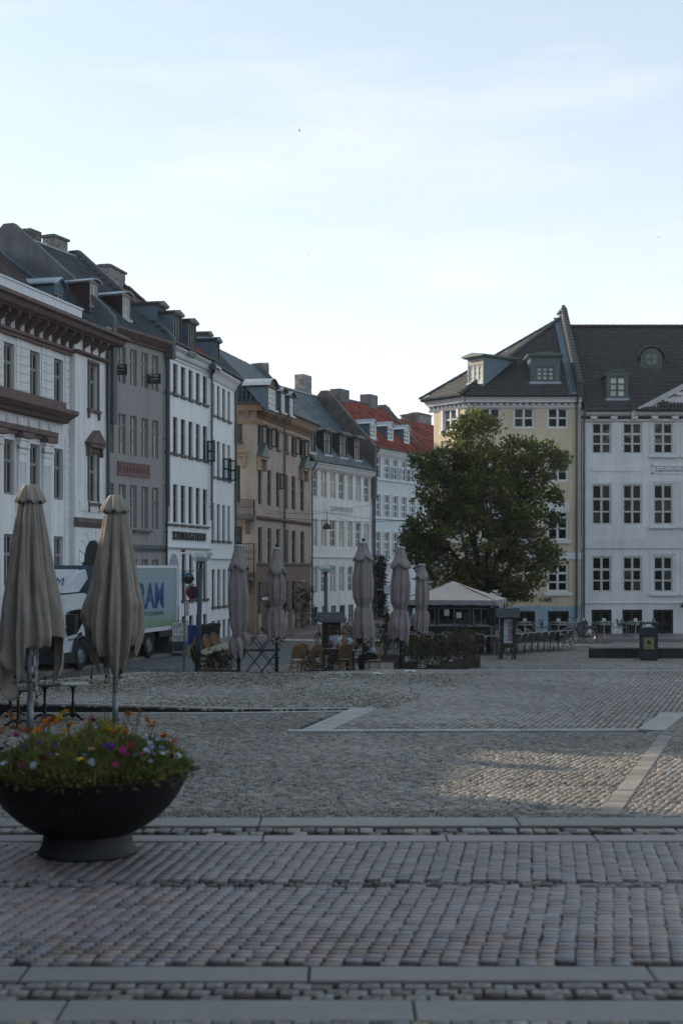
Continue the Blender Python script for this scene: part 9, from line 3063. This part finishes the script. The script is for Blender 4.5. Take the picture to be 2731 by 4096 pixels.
 if hair == 'dark':
  MB().ball(h + Vector((0, 0, .052)) - f * .018, .098, 14, 0, (.93, 1.0, .82)).build('hair', M['hair_dark'], t, smooth=True)
 elif hair == 'long':
  MB().ball(h + Vector((0, 0, .045)) - f * .02, .104, 14, 0, (.95, 1.0, .9)).ball(h - f * .06 + Vector((0, 0, -.10)), .08, 10, 0, (1.0, .6, 2.0)).build('hair', M['hair_dark'], t, smooth=True)
 if beard: MB().ball(fp(0, .035, -.075), .062, 10, 0, (1, .9, .75)).build('beard', M['hair_dark'], t, smooth=True)
 if glasses:
  g = MB()
  for s_ in (-1, 1): g.tube([fp(.034 * s_ + .024 * math.cos(a), .094, .008 + .018 * math.sin(a)) for a in np.linspace(0, 6.283, 11)[:-1]], .0045, 4, closed=True)
  g.tube([fp(-.012, .096, .012), fp(.012, .096, .012)], .004, 4).tube([fp(.058, .092, .012), fp(.08, .0, .01)], .004, 4).tube([fp(-.058, .092, .012), fp(-.08, .0, .01)], .004, 4)
  g.build('glasses', M['plastic_black'], t)
 return t
def seated(dx=0.0, arms=None, lean=0.0):
 J = dict(hip=(0, .02, .55), waist=(0, .04 - lean * .3, .75), chest=(0, .03 - lean * .7, .98), neck=(0, .015 - lean, 1.13), head=(0, -.01 - lean, 1.27),
             thl=(.10, -.04, .53), thr=(-.10, -.04, .53), knl=(.13, -.44, .54), knr=(-.13, -.44, .54), anl=(.13, -.40, .11), anr=(-.13, -.40, .11),
             shl=(.18, .03 - lean * .8, 1.05), shr=(-.18, .03 - lean * .8, 1.05), ell=(.24, -.08, .80), elr=(-.24, -.08, .80), wrl=(.13, -.33, .79), wrr=(-.13, -.33, .79))
 if arms: J.update(arms)
 return J
person('man with glasses and dark hair in a grey blue T-shirt facing us', g_(1345, 47.5), 0, seated(lean=.03), 'shirt_blue', 'jeans', 'dark', True, beard=True)
person('bald man in a pale T-shirt seated with his back to us on a rattan chair', g_(1378, 45.55), R(186), seated(lean=.08), 'shirt_white', 'jeans', 'bald')
J3 = seated(lean=.20, arms=dict(ell=(.22, -.25, .86), elr=(-.20, -.25, .86), wrl=(.08, -.52, .92), wrr=(-.08, -.50, .90)))
person('man in a pale T-shirt seated sideways with forearms raised, head hidden', g_(1492, 45.0), R(-92), J3, 'shirt_white', 'jeans', 'dark')
def standing(arms=None):
 J = dict(hip=(0, 0, .94), waist=(0, .01, 1.12), chest=(0, 0, 1.34), neck=(0, .01, 1.49), head=(0, -.015, 1.63),
             thl=(.09, 0, .86), thr=(-.09, 0, .86), knl=(.10, -.03, .48), knr=(-.10, .0, .48), anl=(.10, .0, .08), anr=(-.10, .04, .08),
             shl=(.19, 0, 1.41), shr=(-.19, 0, 1.41), ell=(.25, .02, 1.12), elr=(-.25, .02, 1.12), wrl=(.20, -.18, 1.0), wrr=(-.20, -.18, 1.0))
 if arms: J.update(arms)
 return J
p = at(1546, 61.0)
person('bald man in black standing before the shop front of the blue house', (p.x, p.y, gz(p.x, p.y) - .02), R(-80), standing(dict(wrl=(.10, -.32, 1.20), wrr=(-.10, -.30, 1.18), ell=(.22, -.08, 1.10), elr=(-.22, -.08, 1.10))), 'black_cloth', 'black_cloth', 'bald', sleeve=1.0)
p = at(1641, 60.0)
person('person with long hair in a white top and blue jeans standing beside the kiosk', (p.x, p.y, gz(p.x, p.y) - .06), R(-30), standing(), 'shirt_white', 'blue_jeans', 'long')
# ------------------------------------------------------------------ thin morning haze filling the square and street
hm = bpy.data.materials.new('thin_haze')
hm.use_nodes = True
hm.node_tree.nodes.clear()
h_o = hm.node_tree.nodes.new('ShaderNodeOutputMaterial')
h_v = hm.node_tree.nodes.new('ShaderNodeVolumePrincipled')
h_v.inputs['Color'].default_value = (.92, .95, 1.0, 1)
h_v.inputs['Density'].default_value = 0.0003
h_v.inputs['Anisotropy'].default_value = 0.3
hm.node_tree.links.new(h_v.outputs[0], h_o.inputs['Volume'])
tag(MB().box(-295, 295, -145, 395, -3.3, 19.5).build('haze', hm), kind='stuff')
